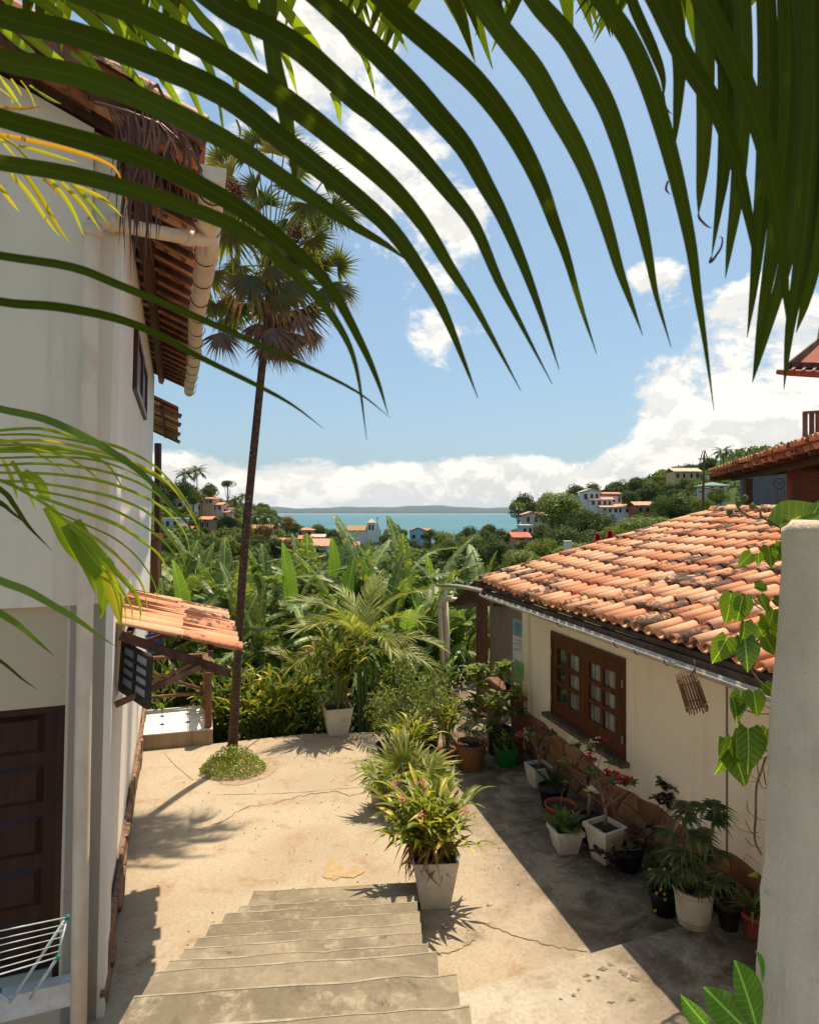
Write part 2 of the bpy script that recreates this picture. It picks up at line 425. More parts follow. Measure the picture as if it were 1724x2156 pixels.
rings = g.math('SINE', g.math('ADD', g.math('MULTIPLY', g.n('ShaderNodeSeparateXYZ', ins={0: co}).outputs[2], 55), g.math('MULTIPLY', n, 5)))
col = g.mix(g.mapr(n, .35, .65), (.060, .038, .027), (.12, .075, .05))
col = g.mix(g.mapr(sp, .685, .72, 0, .9), col, (.45, .38, .30))
finish(g, col, .9, g.math('ADD', n, g.math('MULTIPLY', rings, .3)), .6, .03, .2); M['trunk'] = m
M['bark'] = simple('bark', (.16, .12, .085), .9, (.08, .06, .045), 9, .5)
M['stem'] = simple('green_stem', (.13, .20, .05), .5, (.08, .13, .03), 6)
M['twig'] = simple('grey_twig', (.30, .25, .20), .85, (.20, .15, .11), 9)
M['vine_stem'] = simple('vine_stem', (.24, .15, .09), .75, (.15, .09, .05), 12)
M['banana_stem'] = simple('banana_stem', (.14, .15, .06), .5, (.09, .07, .035), 3)
# leaves
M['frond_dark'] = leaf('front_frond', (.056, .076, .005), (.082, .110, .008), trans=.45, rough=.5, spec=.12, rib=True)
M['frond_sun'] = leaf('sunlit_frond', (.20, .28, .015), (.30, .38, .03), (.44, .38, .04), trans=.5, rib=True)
M['frond_yellow'] = leaf('yellow_frond', (.46, .34, .02), (.36, .38, .03), (.50, .22, .02), trans=.5, p3=.25, rib=True)
M['frond_dead'] = leaf('dead_frond', (.14, .055, .035), (.22, .11, .075), (.07, .03, .02), trans=.1, p3=.2, spec=.25)
M['fan_green'] = leaf('fan_green', (.10, .125, .015), (.19, .205, .03), trans=.6, tip=((.30, .22, .06), .85, 1.15))
M['fan_yellow'] = leaf('fan_yellow', (.28, .26, .03), (.36, .30, .03), trans=.5, tip=((.36, .23, .06), .6, 1.0))
M['fan_tan'] = leaf('fan_tan', (.06, .08, .02), (.09, .11, .025), trans=.25, tip=((.33, .22, .12), .55, .85))
M['fan_dead'] = leaf('fan_dead', (.15, .095, .06), (.25, .17, .115), (.07, .04, .028), trans=.1, p3=.3)
M['fruit'] = simple('palm_fruit', (.06, .025, .02), .8, (.13, .07, .04), 20)
M['banana'] = leaf('banana_leaf', (.075, .13, .03), (.165, .225, .06), (.32, .31, .08), trans=.34, rough=.42, spec=.4, veins=60., p3=.15)
M['banana_bright'] = leaf('banana_young', (.16, .27, .04), (.20, .31, .05), trans=.42, rough=.35, veins=60.)
M['banana_dead'] = leaf('banana_dead', (.26, .15, .09), (.36, .24, .15), (.13, .07, .05), trans=.1, p3=.3)
M['areca'] = leaf('areca_frond', (.22, .26, .04), (.34, .36, .08), (.52, .48, .18), trans=.4, p3=.15)
M['ginger'] = leaf('ginger_leaf', (.16, .21, .022), (.36, .36, .05), (.60, .50, .07), trans=.4, p3=.2)
M['ginger_green'] = leaf('ginger_green_leaf', (.08, .135, .025), (.16, .215, .042), (.32, .30, .07), trans=.35, p3=.1)
M['dry'] = leaf('dry_leaf', (.28, .12, .05), (.42, .24, .11), trans=.15)
M['bush'] = leaf('bush_leaf', (.12, .165, .035), (.24, .28, .08), (.38, .38, .15), trans=.45, p3=.1)
M['bush_dark'] = leaf('bush_dark', (.028, .055, .014), (.06, .10, .024), trans=.3)
M['ground_lime'] = leaf('island_plant', (.22, .29, .03), (.32, .38, .06), (.5, .5, .3), trans=.35, p3=.06)
M['vine_leaf'] = leaf('vine_leaf', (.10, .17, .012), (.20, .29, .022), trans=.45, rough=.35, spec=.5, veins=40.)
M['big_leaf'] = leaf('broad_leaf', (.09, .22, .018), (.12, .27, .025), trans=.4, rough=.3, spec=.5, veins=70.)
M['coleus'] = leaf('coleus_leaf', (.10, .02, .02), (.05, .015, .015), (.10, .14, .03), trans=.2, p3=.3)
M['pink'] = leaf('pink_flower', (.78, .16, .26), (.80, .30, .36), trans=.35)
M['red'] = leaf('red_flower', (.62, .012, .05), (.70, .04, .10), (.80, .45, .42), trans=.3, p3=.15)
M['yellowf'] = leaf('yellow_flower', (.85, .62, .03), (.85, .70, .2), trans=.3)
M['creamf'] = leaf('cream_flower', (.85, .78, .45), (.85, .80, .60), trans=.3)
M['crimson'] = leaf('crimson_bract', (.42, .008, .035), (.50, .02, .07), trans=.25)
M['tree_a'] = leaf('tree_green', (.10, .135, .035), (.175, .21, .055), trans=.3, spec=.12, rough=.6)
M['tree_b'] = leaf('tree_dark', (.058, .088, .027), (.12, .155, .048), trans=.25, rough=.6, spec=.12)
M['tree_c'] = leaf('tree_yellowgreen', (.14, .175, .03), (.22, .24, .05), trans=.35, spec=.12, rough=.6)
M['tree_d'] = leaf('tree_rust', (.22, .13, .035), (.13, .13, .03), (.36, .15, .05), trans=.3, p3=.3)
M['palm_far'] = leaf('far_palm_frond', (.06, .11, .035), (.10, .16, .05), trans=.3)
# ---------------- terrain, sea, far shore ----------------
def ss(a, b, x):
    t = np.clip((x-a)/(b-a), 0, 1); return t*t*(3-2*t)
def terrain_h(x, y):
    x = np.asarray(x, float); y = np.asarray(y, float)
    h = -0.8-1.5*ss(11.5, 17, y)-3*ss(17, 50, y)-8*ss(50, 300, y)-34*ss(330, 520, y)
    win = ss(45, 150, y)*(1-ss(260, 460, y))
    h = h+21*ss(22, 85, -x)*win+33*ss(28, 118, x)*win
    h = h+1.2*np.sin(x*.09+y*.05)*ss(30, 90, y)+.7*np.sin(x*.21-y*.13)*ss(30, 90, y)
    return h
def th(x, y): return float(terrain_h(x, y))
xs = np.concatenate([np.linspace(-900, -160, 24), np.linspace(-150, 150, 101), np.linspace(160, 900, 24)])
ys = np.concatenate([np.linspace(-30, 10, 4), np.linspace(11.5, 60, 34), np.linspace(64, 540, 100), [700, 1200]])
gx, gy = np.meshgrid(xs, ys); gz = terrain_h(gx, gy)
b = MB(); b.v = list(map(tuple, np.stack([gx, gy, gz], -1).reshape(-1, 3).tolist()))
nx = len(xs)
for j in range(len(ys)-1):
    for i in range(nx-1):
        q = j*nx+i; b.f.append((q, q+1, q+nx+1, q+nx)); b.sm.append(True)
m, g = mat('terrain_green'); co = geo(g)
n = g.noise(co, .35, 8, .7); n2 = g.noise(co, 3.0, 6, .7)
col = g.mix(g.mapr(n, .35, .65), (.045, .085, .022), (.085, .12, .035)); col = g.mix(g.mapr(n2, .5, .75, 0, .6), col, (.10, .075, .045))
finish(g, col, .95, n2, .8, .3, .1)
struct('ground', b, m)
m, g = mat('sea_water'); co = geo(g)
n = g.noise(g.vmath('MULTIPLY', co, (.0012, .004, 0)), 1.0, 6, .6); nb = g.noise(g.vmath('MULTIPLY', co, (.05, .05, 0)), 1.0, 6, .6)
nw = g.noise(g.vmath('MULTIPLY', co, (.006, .03, 0)), 1.0, 5, .7)
col = g.mix(g.mapr(n, .35, .65), (.045, .14, .165), (.065, .19, .21)); col = g.mix(g.mapr(nw, .66, .72, 0, .5), col, (.35, .5, .52))
finish(g, col, .45, nb, .4, 1.0, .12)
b = MB(); b.poly([V(-42000, 150, -36), V(42000, 150, -36), V(42000, 15500, -36), V(-42000, 15500, -36)])
struct('sea', b, m)
def ridge(name, y0, y1, hfun, col1, col2, zb=-37):
    b = MB(); X = np.linspace(-26000, 26000, 240); rows = [(y0, 0), (y0+(y1-y0)*.15, .45), (y0+(y1-y0)*.5, .8), (y1, 1.0), (y1+300, .6)]
    for (yy, k) in rows:
        for x in X: b.v.append((float(x), yy, zb+k*hfun(float(x))))
    n_ = len(X)
    for j in range(len(rows)-1):
        for i in range(n_-1):
            q = j*n_+i; b.f.append((q, q+1, q+n_+1, q+n_)); b.sm.append(True)
    struct(name, b, simple(name+'_cover', col1, .95, col2, .002))
ridge('far_hills', 13300, 15000, lambda x: 175+30*math.sin(x*.0011+1)+16*math.sin(x*.0031)+9*math.sin(x*.0083+2)-(x+3000)*.006, (.030, .060, .028), (.045, .075, .035))
ridge('far_shore', 13000, 13250, lambda x: 52+7*math.sin(x*.013)+5*math.sin(x*.031), (.016, .036, .016), (.03, .05, .02))
b = MB(); b.poly([V(-20000, 12900, -35.8), V(20000, 12900, -35.8), V(20000, 13010, -31), V(-20000, 13010, -31)])
struct('far_beach', b, simple('far_sand', (.75, .70, .58), .9))

# ---------------- courtyard ----------------
poly = [(-9, -2), (-9, 10.3), (-3.4, 10.85), (-1.9, 11.33), (-.4, 11.45), (-.1, 12.6), (.2, 14.9), (9, 14.9), (9, -2)]
b = MB(); n_ = len(poly)
b.v = [(x, y, 0) for x, y in poly]+[(x, y, -.75) for x, y in poly]
b.f = [tuple(range(n_))[::-1]]+[(i, (i+1) % n_, (i+1) % n_+n_, i+n_) for i in range(n_)]; b.sm = [False]*len(b.f)
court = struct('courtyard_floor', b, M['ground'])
# raised slab at the right, one step up
a0, a1 = G(940, 2100, .3), G(1403, 1960, .3)
dd = (a1-a0).normalized(); a2 = a1+dd*3.0
b = MB(); pts = [a0-dd*.35, a2, V(a2.x, -2, .3), V(.2, -2, .3)]
pts = [V(p.x, p.y, .3) for p in pts]
b.v = [tuple(p) for p in pts]+[(p.x, p.y, .004) for p in pts]
b.f = [(3, 2, 1, 0), (0, 1, 5, 4), (3, 0, 4, 7), (1, 2, 6, 5)]; b.sm = [False]*4
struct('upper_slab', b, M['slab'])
# cracks and joints: thin strips lying on the floor
def crack(pts, w=.012, z=.004, jit=.035, wob=None, k=7):
    q = spline([G(x, y, 0) for x, y in pts], k); o = []
    for p in q: o.append(V(p.x+rnd.gauss(0, jit*.4), p.y+rnd.gauss(0, jit*.6), z))
    b = MB(); v = []
    for i, p in enumerate(o):
        t = (o[min(i+1, len(o)-1)]-o[max(i-1, 0)]).normalized(); a = V(-t.y, t.x, 0)*w*rnd.uniform(.25, .9)
        v += [p+a, p-a]
    b.add(v, [(2*i, 2*i+1, 2*i+3, 2*i+2) for i in range(len(o)-1)])
    struct('floor_crack', b, M['crack'], court)
crack([(790, 1662), (745, 1675), (700, 1668), (640, 1676), (585, 1690), (520, 1700), (460, 1735), (395, 1752)])
crack([(800, 1655), (700, 1663), (600, 1671), (520, 1673), (455, 1674)], .006, .005, .01)
crack([(347, 1588), (372, 1615), (408, 1644)], .006, .005, .006)
crack([(1020, 1690), (960, 1688), (905, 1686)], .006, .005, .01)
crack([(1230, 2005), (1150, 1990), (1075, 1968), (1020, 1950)], .010, .005)
crack([(1260, 1975), (1300, 1960), (1340, 1945), (1400, 1905)], .008, .005)
crack([(890, 2020), (960, 2000), (1000, 1985)], .008, .005)
def blot(cx_, cy_, rx, ry, mt, z=.006, n=26, jag=.25, name='floor_stain'):
    c = G(cx_, cy_, 0); e = G(cx_+rx, cy_, 0).x-c.x; f_ = abs(G(cx_, cy_-ry, 0).y-c.y); ph = [rnd.random()*6 for _ in range(4)]
    pts = []
    for k in range(n):
        th_ = 2*math.pi*k/n; r = 1+jag*(math.sin(2*th_+ph[0])+.6*math.sin(3*th_+ph[1])+.4*math.sin(5*th_+ph[2])+.3*math.sin(9*th_+ph[3]))*.6
        pts.append(V(c.x+e*r*math.cos(th_), c.y+f_*r*math.sin(th_), z))
    b = MB(); b.poly(pts[::1]); struct(name, b, mt, court)
def sblot(x, y, rx, ry):
    c = G(x, y, .3); e = rx/F*c.y; f_ = ry*c.y/F*1.45; ph = [rnd.random()*6 for _ in range(4)]; b = MB()
    b.poly([V(c.x+e*(1+.4*math.sin(2*t+ph[0])+.3*math.sin(5*t+ph[1])+.2*math.sin(9*t+ph[2]))*math.cos(t), c.y+f_*(1+.4*math.sin(3*t+ph[3])+.25*math.sin(7*t+ph[1]))*math.sin(t), .304) for t in np.linspace(0, 2*math.pi, 30, endpoint=False)]); struct('slab_stain', b, M['patch'], court)
M['patch'] = simple('worn_patch', (.24, .19, .13), .95, (.13, .10, .07), 30, .5)
for a_ in ((1268, 2042, 9, 4), (1285, 2033, 6, 3), (1313, 2050, 7, 6), (1235, 2056, 9, 3), (1258, 2060, 5, 3), (1333, 2062, 8, 7), (1240, 2066, 4, 2), (1208, 2098, 5, 3), (1287, 2112, 6, 2), (1330, 2106, 6, 4), (1450, 2048, 6, 6), (1218, 2085, 3, 2), (1370, 2058, 4, 3), (1180, 2105, 3, 2)): sblot(*a_)
blot(702, 1832, 20, 24, M['stain']); blot(735, 1838, 30, 12, M['stain'], .008)
blot(518, 1617, 62, 34, M['dirt_ring'], .005, 30, .08, 'planting_bed')

# ---------------- stairs ----------------
noses = [(1865, 3.8, -1.575, .10), (1895, 3.6, -1.565, .06), (1908, 3.4, -1.56, .076), (1930, 3.2, -1.55, .092), (1956, 3.0, -1.487, .10),
         (1977, 2.8, -1.447, .096), (2003, 2.6, -1.387, .13), (2024, 2.4, -1.34, .17), (2074, 2.2, -1.25, .227), (2148, 2.0, -1.19, .26)]
stair = thing('staircase', 'worn grey concrete staircase going down from the camera into the courtyard', 'stairs', (-.7, 5, 0))
edge = []
for (y, h, xl, xr) in noses:
    Y = F*h/(y-CY); edge.append((Y, CAMZ-h, xl, xr))
edge += [(edge[-1][0]-.42, 2.2, -1.15, .30), (edge[-1][0]-.84, 2.4, -1.1, .34)]
SL = .096  # stairs are turned a little
for i, (Y, z, xl, xr) in enumerate(edge):
    Yb = edge[i+1][0]-.03 if i+1 < len(edge) else Y-.4
    sub = 12; b = MB(); top = []; 
    xm = -.7
    ph = rnd.random()*6
    fr = []; 
    for k in range(sub+1):
        x = xl+(xr-xl)*k/sub; wv = .003*math.sin(k*1.3+ph)+rnd.gauss(0, .0025)
        fr.append(V(x+(.02*rnd.random() if k in (0,) else -.02*rnd.random() if k == sub else 0), Y+SL*(x-xm)+wv, z))
    bk = [V(p.x, Yb+SL*(p.x-xm)-.01, z) for p in fr]
    rr = .016   # worn nose: the edge is rounded off
    f2 = [V(p.x, p.y-rr, z) for p in fr]; f1 = [V(p.x, p.y-.006, z-.007) for p in fr]; f0 = [V(p.x, p.y+.0, z-rr) for p in fr]; fb = [V(p.x, p.y, 0.004) for p in fr]
    bb = [V(p.x, p.y, 0.004) for p in bk]; rows = [bb, bk, f2, f1, f0, fb]
    vs = [p for r_ in rows for p in r_]; n_ = sub+1; fs = []
    for j in range(5):
        for k in range(sub): fs.append((j*n_+k, (j)*n_+k+1, (j+1)*n_+k+1, (j+1)*n_+k))
    fs.append(tuple(j*n_ for j in range(6))); fs.append(tuple(j*n_+sub for j in range(6))[::-1])
    b.add(vs, fs); part('step', b, M['step'], stair)
    # worn mortar lip along each nosing
    b = MB(); e1 = [p+V(0, -.002, .0022) for p in f2]; e2 = [p+V(0, -.006-.011*rnd.random(), .0022) for p in f2]
    b.add([*e1, *e2], [(k, k+1, n_+k+1, n_+k)[::-1] for k in range(sub)]); part('nosing', b, M['step_edge'], stair)

# ---------------- right house ----------------
RO = V(1.95, 10.67, 0); RU = V(.2562, -.9666, 0); RI = V(.9666, .2562, 0)
def RW(s, t, z): return RO+RU*s+RI*t+V(0, 0, z)
house = thing('tiled_cottage', 'low cream cottage with a spotted clay tile roof, brown window and stone skirting', 'house', RW(3, 1, 0))
def rbox(s0, s1, t0, t1, z0, z1): return MB().frame(RW(s0, t0, z0), RU*(s1-s0), RI*(t1-t0), V(0, 0, z1-z0))
WS0, WS1, WZ0, WZ1 = .98, 2.92, .90, 2.17
SEND = 9.0
b = MB()
for a in ((0, WS0, 0, 2.72), (WS1, SEND, 0, 2.72), (WS0, WS1, 0, WZ0), (WS0, WS1, WZ1, 2.72)):
    q = rbox(a[0], a[1], 0, .22, a[2], a[3]); b.add(q.v, q.f)
q = rbox(0, .22, .22, 4.8, 0, 2.72); b.add(q.v, q.f)
part('wall', b, M['wall_right'], house)
part('corner_pilaster', rbox(-.02, .20, -.035, -.003, 0, 2.62), M['wall_right'], house)
part('wall', rbox(-.05, SEND, .35, .5, 0, 2.5), M['pot_black'], house)
part('wall_joint', rbox(4.60, 4.625, -.004, .0, .6, 2.45), M['stained_wall'], house)
# window: frame, two sashes of six panes
win = part('window', MB().add(*(lambda q: (q.v, q.f))(rbox(WS0, WS0+.06, -.03, .12, WZ0, WZ1))).add(*(lambda q: (q.v, q.f))(rbox(WS1-.06, WS1, -.03, .12, WZ0, WZ1)))
           .add(*(lambda q: (q.v, q.f))(rbox(WS0+.06, WS1-.06, -.03, .12, WZ1-.07, WZ1))).add(*(lambda q: (q.v, q.f))(rbox(WS0+.06, WS1-.06, -.03, .12, WZ0, WZ0+.05))), M['wood_dark'], house)
part('sill', rbox(WS0-.10, WS1+.08, -.13, .0, WZ0-.06, WZ0-.004), M['wood_grey'], win)
for k in range(2):
    a = WS0+.065+k*.905; w_ = .90; z0, z1 = WZ0+.055, WZ1-.075
    fr = MB()
    def add(q): fr.add(q.v, q.f)
    st_, top_, bot = .13, .15, .20
    t0, t1 = -.022-.004*k, .04
    add(rbox(a, a+st_, t0, t1, z0, z1)); add(rbox(a+w_-st_, a+w_, t0, t1, z0, z1))
    add(rbox(a+st_, a+w_-st_, t0, t1, z1-top_, z1)); add(rbox(a+st_, a+w_-st_, t0, t1, z0, z0+bot))
    iw = w_-2*st_; ih = z1-z0-top_-bot
    add(rbox(a+st_+iw/2-.035, a+st_+iw/2+.035, t0+.004, t1-.004, z0+bot, z1-top_))
    for r_ in (1, 2):
        zz = z0+bot+ih*r_/3
        for c in (0, 1):
            x0 = a+st_+(iw/2+.035)*c; add(rbox(x0, x0+iw/2-.035, t0+.004, t1-.004, zz-.032, zz+.032))
    part('sash', fr, M['wood_dark'], win)
    for r_ in range(3):
        for c in range(2):
            x0 = a+st_+(iw/2)*c+(.035 if c else 0); x1 = a+st_+iw/2*(c+1)-(.035 if not c else 0)
            zz0 = z0+bot+ih*r_/3+(.032 if r_ else 0); zz1 = z0+bot+ih*(r_+1)/3-(.032 if r_ < 2 else 0)
            part('pane', rbox(x0, x1, .012, .018, zz0, zz1), M['curtain'] if (c == 1 or k) and not (k == 0 and c == 0) else M['glass'], win)
for (s_, z_) in ((WS0+.03, 1.85), (WS0+.03, 1.15), (WS1-.03, 1.85), (WS1-.03, 1.15)):
    part('hinge', rbox(s_-.012, s_+.012, -.04, -.031, z_-.05, z_+.05), M['metal'], win)
# stone skirting: irregular stones, each a part
def stonewall(fn, s0, s1, topf, rows, du, parent, seed, thick=.05, mt='stone'):
    r = random.Random(seed); n_ = int((s1-s0)/du)
    gridp = [[(s0+(i+(.5 if (j % 2) else 0)+(r.uniform(-.28, .28) if 0 < i < n_ else 0))*du, None) for i in range(n_+1)] for j in range(rows+1)]
    def zt(s, j): 
        t = topf(s); base = t*j/rows; return base+(math.sin(s*7.3+j*2.1)*.035 if 0 < j < rows else (math.sin(s*4.1)*.03+math.sin(s*11)*.015 if j == rows else 0))
    for j in range(rows):
        for i in range(n_):
            sh = .5*du if (j % 2) else 0
            a = s0+i*du+r.uniform(-.25, .25)*du*.5+sh; c = s0+(i+1)*du+sh; d_ = r.uniform(-.2, .2)*du; gg = .008
            key = random.Random(i*31+j*7+seed).uniform(-.3, .3)*du; key2 = random.Random((i+1)*31+j*7+seed).uniform(-.3, .3)*du
            kt = random.Random(i*31+j*7+seed+5).uniform(-.3, .3)*du; kt2 = random.Random((i+1)*31+j*7+seed+5).uniform(-.3, .3)*du
            a0_ = s0+i*du+sh+key+gg; a1_ = s0+(i+1)*du+sh+key2-gg; b0_ = s0+i*du+sh+kt+gg; b1_ = s0+(i+1)*du+sh+kt2-gg
            pts = []
            m_ = 3
            for k in range(m_+1): s = a0_+(a1_-a0_)*k/m_; pts.append((s, zt(s, j)+gg))
            for k in range(m_+1): s = b1_+(b0_-b1_)*k/m_; pts.append((s, zt(s, j+1)-gg))
            th_ = thick*r.uniform(.6, 1.5); cs = sum(p[0] for p in pts)/8; cz = sum(p[1] for p in pts)/8
            vs = [fn(s, 0.003, z) for s, z in pts]+[fn(cs+(s-cs)*.96, -th_*.75, cz+(z-cz)*.96) for s, z in pts]+[fn(cs+(s-cs)*.80, -th_, cz+(z-cz)*.80) for s, z in pts]+[fn(cs, -th_*1.12, cz)]
            nn = len(pts); fs = []
            for q in (0, 1):
                for k in range(nn): k2 = (k+1) % nn; fs.append((q*nn+k, q*nn+k2, (q+1)*nn+k2, (q+1)*nn+k))
            for k in range(nn): fs.append((2*nn+k, 2*nn+(k+1) % nn, 3*nn))
            bb_ = MB(); bb_.add(vs, fs); part('stone', bb_, M[mt], parent)
skirt = part('stone_skirting', rbox(.05, SEND, -.022, -.002, 0, .50), M['mortar'], house)
stonewall(RW, .08, 6.6, lambda s: .60+.05*math.sin(s*1.7), 3, .36, skirt, 11, .055)
# roof
EZ, ES, EO = 2.79, .262, .80
def RR(s, t, up=0.0):   # point on roof plane; t measured in plan from the eave line
    sag = .07*max(0, 1.0-abs(s+.1)/2.4)-.02*math.sin(s*1.1)
    return RW(s, -EO+t, EZ+ES*t+up+sag*(1-t/5))
rn = V(RI.x*-ES, RI.y*-ES, 1).normalized()       # roof normal
b = MB(); b.frame(RR(.02, .05, -.12), RR(SEND, .05, -.12)-RR(.02, .05, -.12), RR(.02, 4.4, -.12)-RR(.02, .05, -.12), V(0, 0, .05))
roof = part('roof', b, M['tile_edge'], house)
q = MB(); q.frame(RW(-1.15, .0, 2.50), RU*(SEND+1.1), RI*.06, V(0, 0, .12))
part('eave_mortar_shade', rbox(.0, SEND, -.78, -.72, 2.62, 2.71), M['tile_edge'], roof)  # dark strip standing for the mortar and the shade under the tile ends
part('eave_mortar', rbox(.02, SEND, .0, .20, 2.725, 2.86), M['tile_edge'], roof)
def tile_mesh(name, L, r0, r1, down=False, n=7, th=.014):
    """half-round clay tile, length along +Y (up the slope), taper r0 (low end) to r1"""
    b = MB(); rings = []
    for (y, r) in ((0, r0), (L, r1)):
        for rr in (r, r-th):
            for k in range(n+1):
                a = math.pi*k/n; z = math.sin(a)*rr*.95
                rings.append((math.cos(a)*rr, y, -z if down else z))
    m_ = n+1; fs = []
    for k in range(n):
        fs += [(k, k+1, 2*m_+k+1, 2*m_+k), (m_+k+1, m_+k, 3*m_+k, 3*m_+k+1), (k+1, k, m_+k, m_+k+1), (2*m_+k, 2*m_+k+1, 3*m_+k+1, 3*m_+k)]
    fs += [(0, 2*m_, 3*m_, m_), (n, m_+n, 3*m_+n, 2*m_+n)]
    if down: fs = [f[::-1] for f in fs]
    b.add(rings, fs); b.sm = [i % 4 < 2 for i in range(len(fs))]; return b
PIT, EXP, NR = .195, .365, 12
def lay_roof(fn, rnormal, along, up, s0, s1, nrows, roofobj, in_view, pit=PIT, ex=EXP, mt=None, seed=3, rmul=1.0):
    """fn(s, t) = point on plane; caps in view as parts, others and the channels joined"""
    r = random.Random(seed); mt = mt or M['tile']
    capm = [tile_mesh('cap', ex*1.16, pit*.375*rmul, pit*.31*rmul) for _ in range(1)][0]
    cme = capm.mesh('roof_tile'); cme.materials.append(mt)
    chan = tile_mesh('ch', ex*1.14, pit*.40, pit*.34, True, 5)
    rest = MB(); ch = MB(); n_ = 0
    ncol = int((s1-s0)/pit)
    cand = []
    for i in range(ncol):
        for j in range(nrows):
            s = s0+i*pit; t = j*ex
            o = fn(s+r.gauss(0, .007), t-.03+r.gauss(0, .012)); u = (fn(s, t+.5)-fn(s, t)).normalized(); nz = rnormal
            x = u.cross(nz).normalized(); z = x.cross(u)
            rz = r.gauss(0, .028); u2 = u*math.cos(rz)+x*math.sin(rz); x2 = x*math.cos(rz)-u*math.sin(rz)
            tilt = .035+r.gauss(0, .012)
            u3 = (u2-z*tilt).normalized(); z3 = x2.cross(u3)
            Mx = basis(o+z*(.045+r.gauss(0, .004)), x2, u3, z3)
            cand.append((Mx, o))
            oc = fn(s+pit/2, t); Mc = basis(oc+z*(.03+.03), x, (u-z*.035).normalized(), z)
            ch.add([Mc @ Vector(p) for p in chan.v], chan.f)
    vis = sorted([c for c in cand if in_view(c[1])], key=lambda c: c[1].length)
    keep = set(id(c) for c in vis[:292])
    for c in cand:
        if id(c) in keep: inst('roof_tile', cme, c[0], roofobj)
        else: rest.add([c[0] @ Vector(p) for p in capm.v], capm.f)
    if rest.v: part('roof_tile_rest', rest, mt, roofobj, kind='stuff')
    part('channel_tiles', ch, M['tile_under'] if mt is M['tile_under'] else mt, roofobj, kind='stuff')
def inview(p):
    x = CX+F*p.x/max(p.y, .1); y = CY-F*(p.z-CAMZ)/max(p.y, .1)
    return 960 < x < 1690 and y < 1450
lay_roof(RR, rn, RU, RI, .08, 7.0, NR, roof, inview)
# ridge: mortar bed and ridge tiles
RT = 4.43
b = MB(); b.frame(RR(.0, RT-.13, -.02), RR(7, RT-.13, -.02)-RR(.0, RT-.13, -.02), RI*.3, V(0, 0, .10)); part('ridge_mortar', b, M['stained_wall'], roof)
rt = tile_mesh('ridge', .46, .12, .10).mesh('ridge_tile'); rt.materials.append(M['tile'])
for k in range(18):
    o = RR(.2+k*.40, RT-.02, .06+rnd.gauss(0, .008)); inst('ridge_tile', rt, basis(o, RI, RU, V(0, 0, 1)) @ Matrix.Rotation(rnd.gauss(0, .05), 4, 'Z'), roof)
b = MB(); b.frame(RR(-.02, 0, -.10), RR(-.02, RT, -.10)-RR(-.02, 0, -.10), RU*.05, V(0, 0, .10)); part('verge_board', b, M['wood_beam'], roof)
# far slope of the roof
b = MB(); e0, e1 = RR(.0, RT, 0), RR(7, RT, 0); d_ = RI*4.0+V(0, 0, -1.1)
b.add([e0, e1, e1+d_, e0+d_], [(0, 1, 2, 3)]); part('roof_back', b, M['tile_far'], roof)
# rafters under the porch
for s_ in (.06, .7, 1.4, 2.1, 2.8, 3.5, 4.2):
    b = MB(); b.bar(RR(s_, .03, -.17), RR(s_, 2.2, -.17), .05, .08); part('rafter', b, M['wood_grey'], roof)
b = MB(); b.bar(RW(-1.6, .02, 2.40), RW(-.05, .02, 2.55), .09, .12); part('beam', b, M['wood_beam'], roof)
# porch: post, stained wall, door gap behind
pp = P(1016, 1300, 12.3)
post = MB().frame(V(pp.x-.10, 12.2, 0), V(.19, .02, 0), V(-.02, .17, 0), V(0, 0, 2.66)); part('post', post, M['wood_beam'], house)
w0, w1 = P(1031, 1300, 12.7), P(1090, 1300, 12.5)
part('porch_wall', MB().frame(V(w0.x, 12.7, 0), V(w1.x-w0.x+.3, -.2, 0), V(.03, .15, 0), V(0, 0, 2.45)), M['stained_wall'], house)
# porch lean-to at the far end
b = MB(); a_, c_ = P(955, 1272, 13.6), P(1090, 1250, 12.4)
for k in range(4):
    o_ = P(962+k*14, 1283-k*3, 13.6-k*.2); e_ = P(1040+k*20, 1252, 12.8-k*.2); bb = MB(); bb.bar(o_, e_, .05, .07); part('rafter', bb, M['wood_grey'], roof)
bb = MB(); bb.add([P(950, 1275, 13.8), P(1080, 1278, 12.2), P(1110, 1235, 12.0), P(1000, 1226, 13.2)], [(0, 1, 2, 3)])
bb.add([p+V(0, 0, .04) for p in [P(950, 1275, 13.8), P(1080, 1278, 12.2), P(1110, 1235, 12.0), P(1000, 1226, 13.2)]], [(0, 1, 2, 3)]); part('lean_to', bb, M['wood_beam'], roof)
# gutter (half pipe) with drooping far end, hooks
gpts = [RW(s, t, z) for s, t, z in ((9, -.88, 2.655), (5.5, -.88, 2.66), (4, -.88, 2.665), (2.5, -.88, 2.668), (1.2, -.88, 2.672), (.3, -.88, 2.68))]+[P(1040, 1250, 10.6), P(1000, 1238, 11.6), P(960, 1231, 12.8), P(926, 1229, 13.9)]
gpts = spline(gpts, 4)
b = MB(); n_ = 8; prev = []
for i, p in enumerate(gpts):
    t = (gpts[min(i+1, len(gpts)-1)]-gpts[max(i-1, 0)]).normalized(); a = t.cross(V(0, 0, 1)).normalized(); u = V(0, 0, 1)
    for rr in (.055, .047):
        for k in range(n_+1):
            th_ = math.pi+math.pi*k/n_; b.v.append(tuple(p+(a*math.cos(th_)*rr+u*math.sin(th_)*rr)*(1+.45*max(0, min(1, (p.y-10)/3)))))
m_ = n_+1
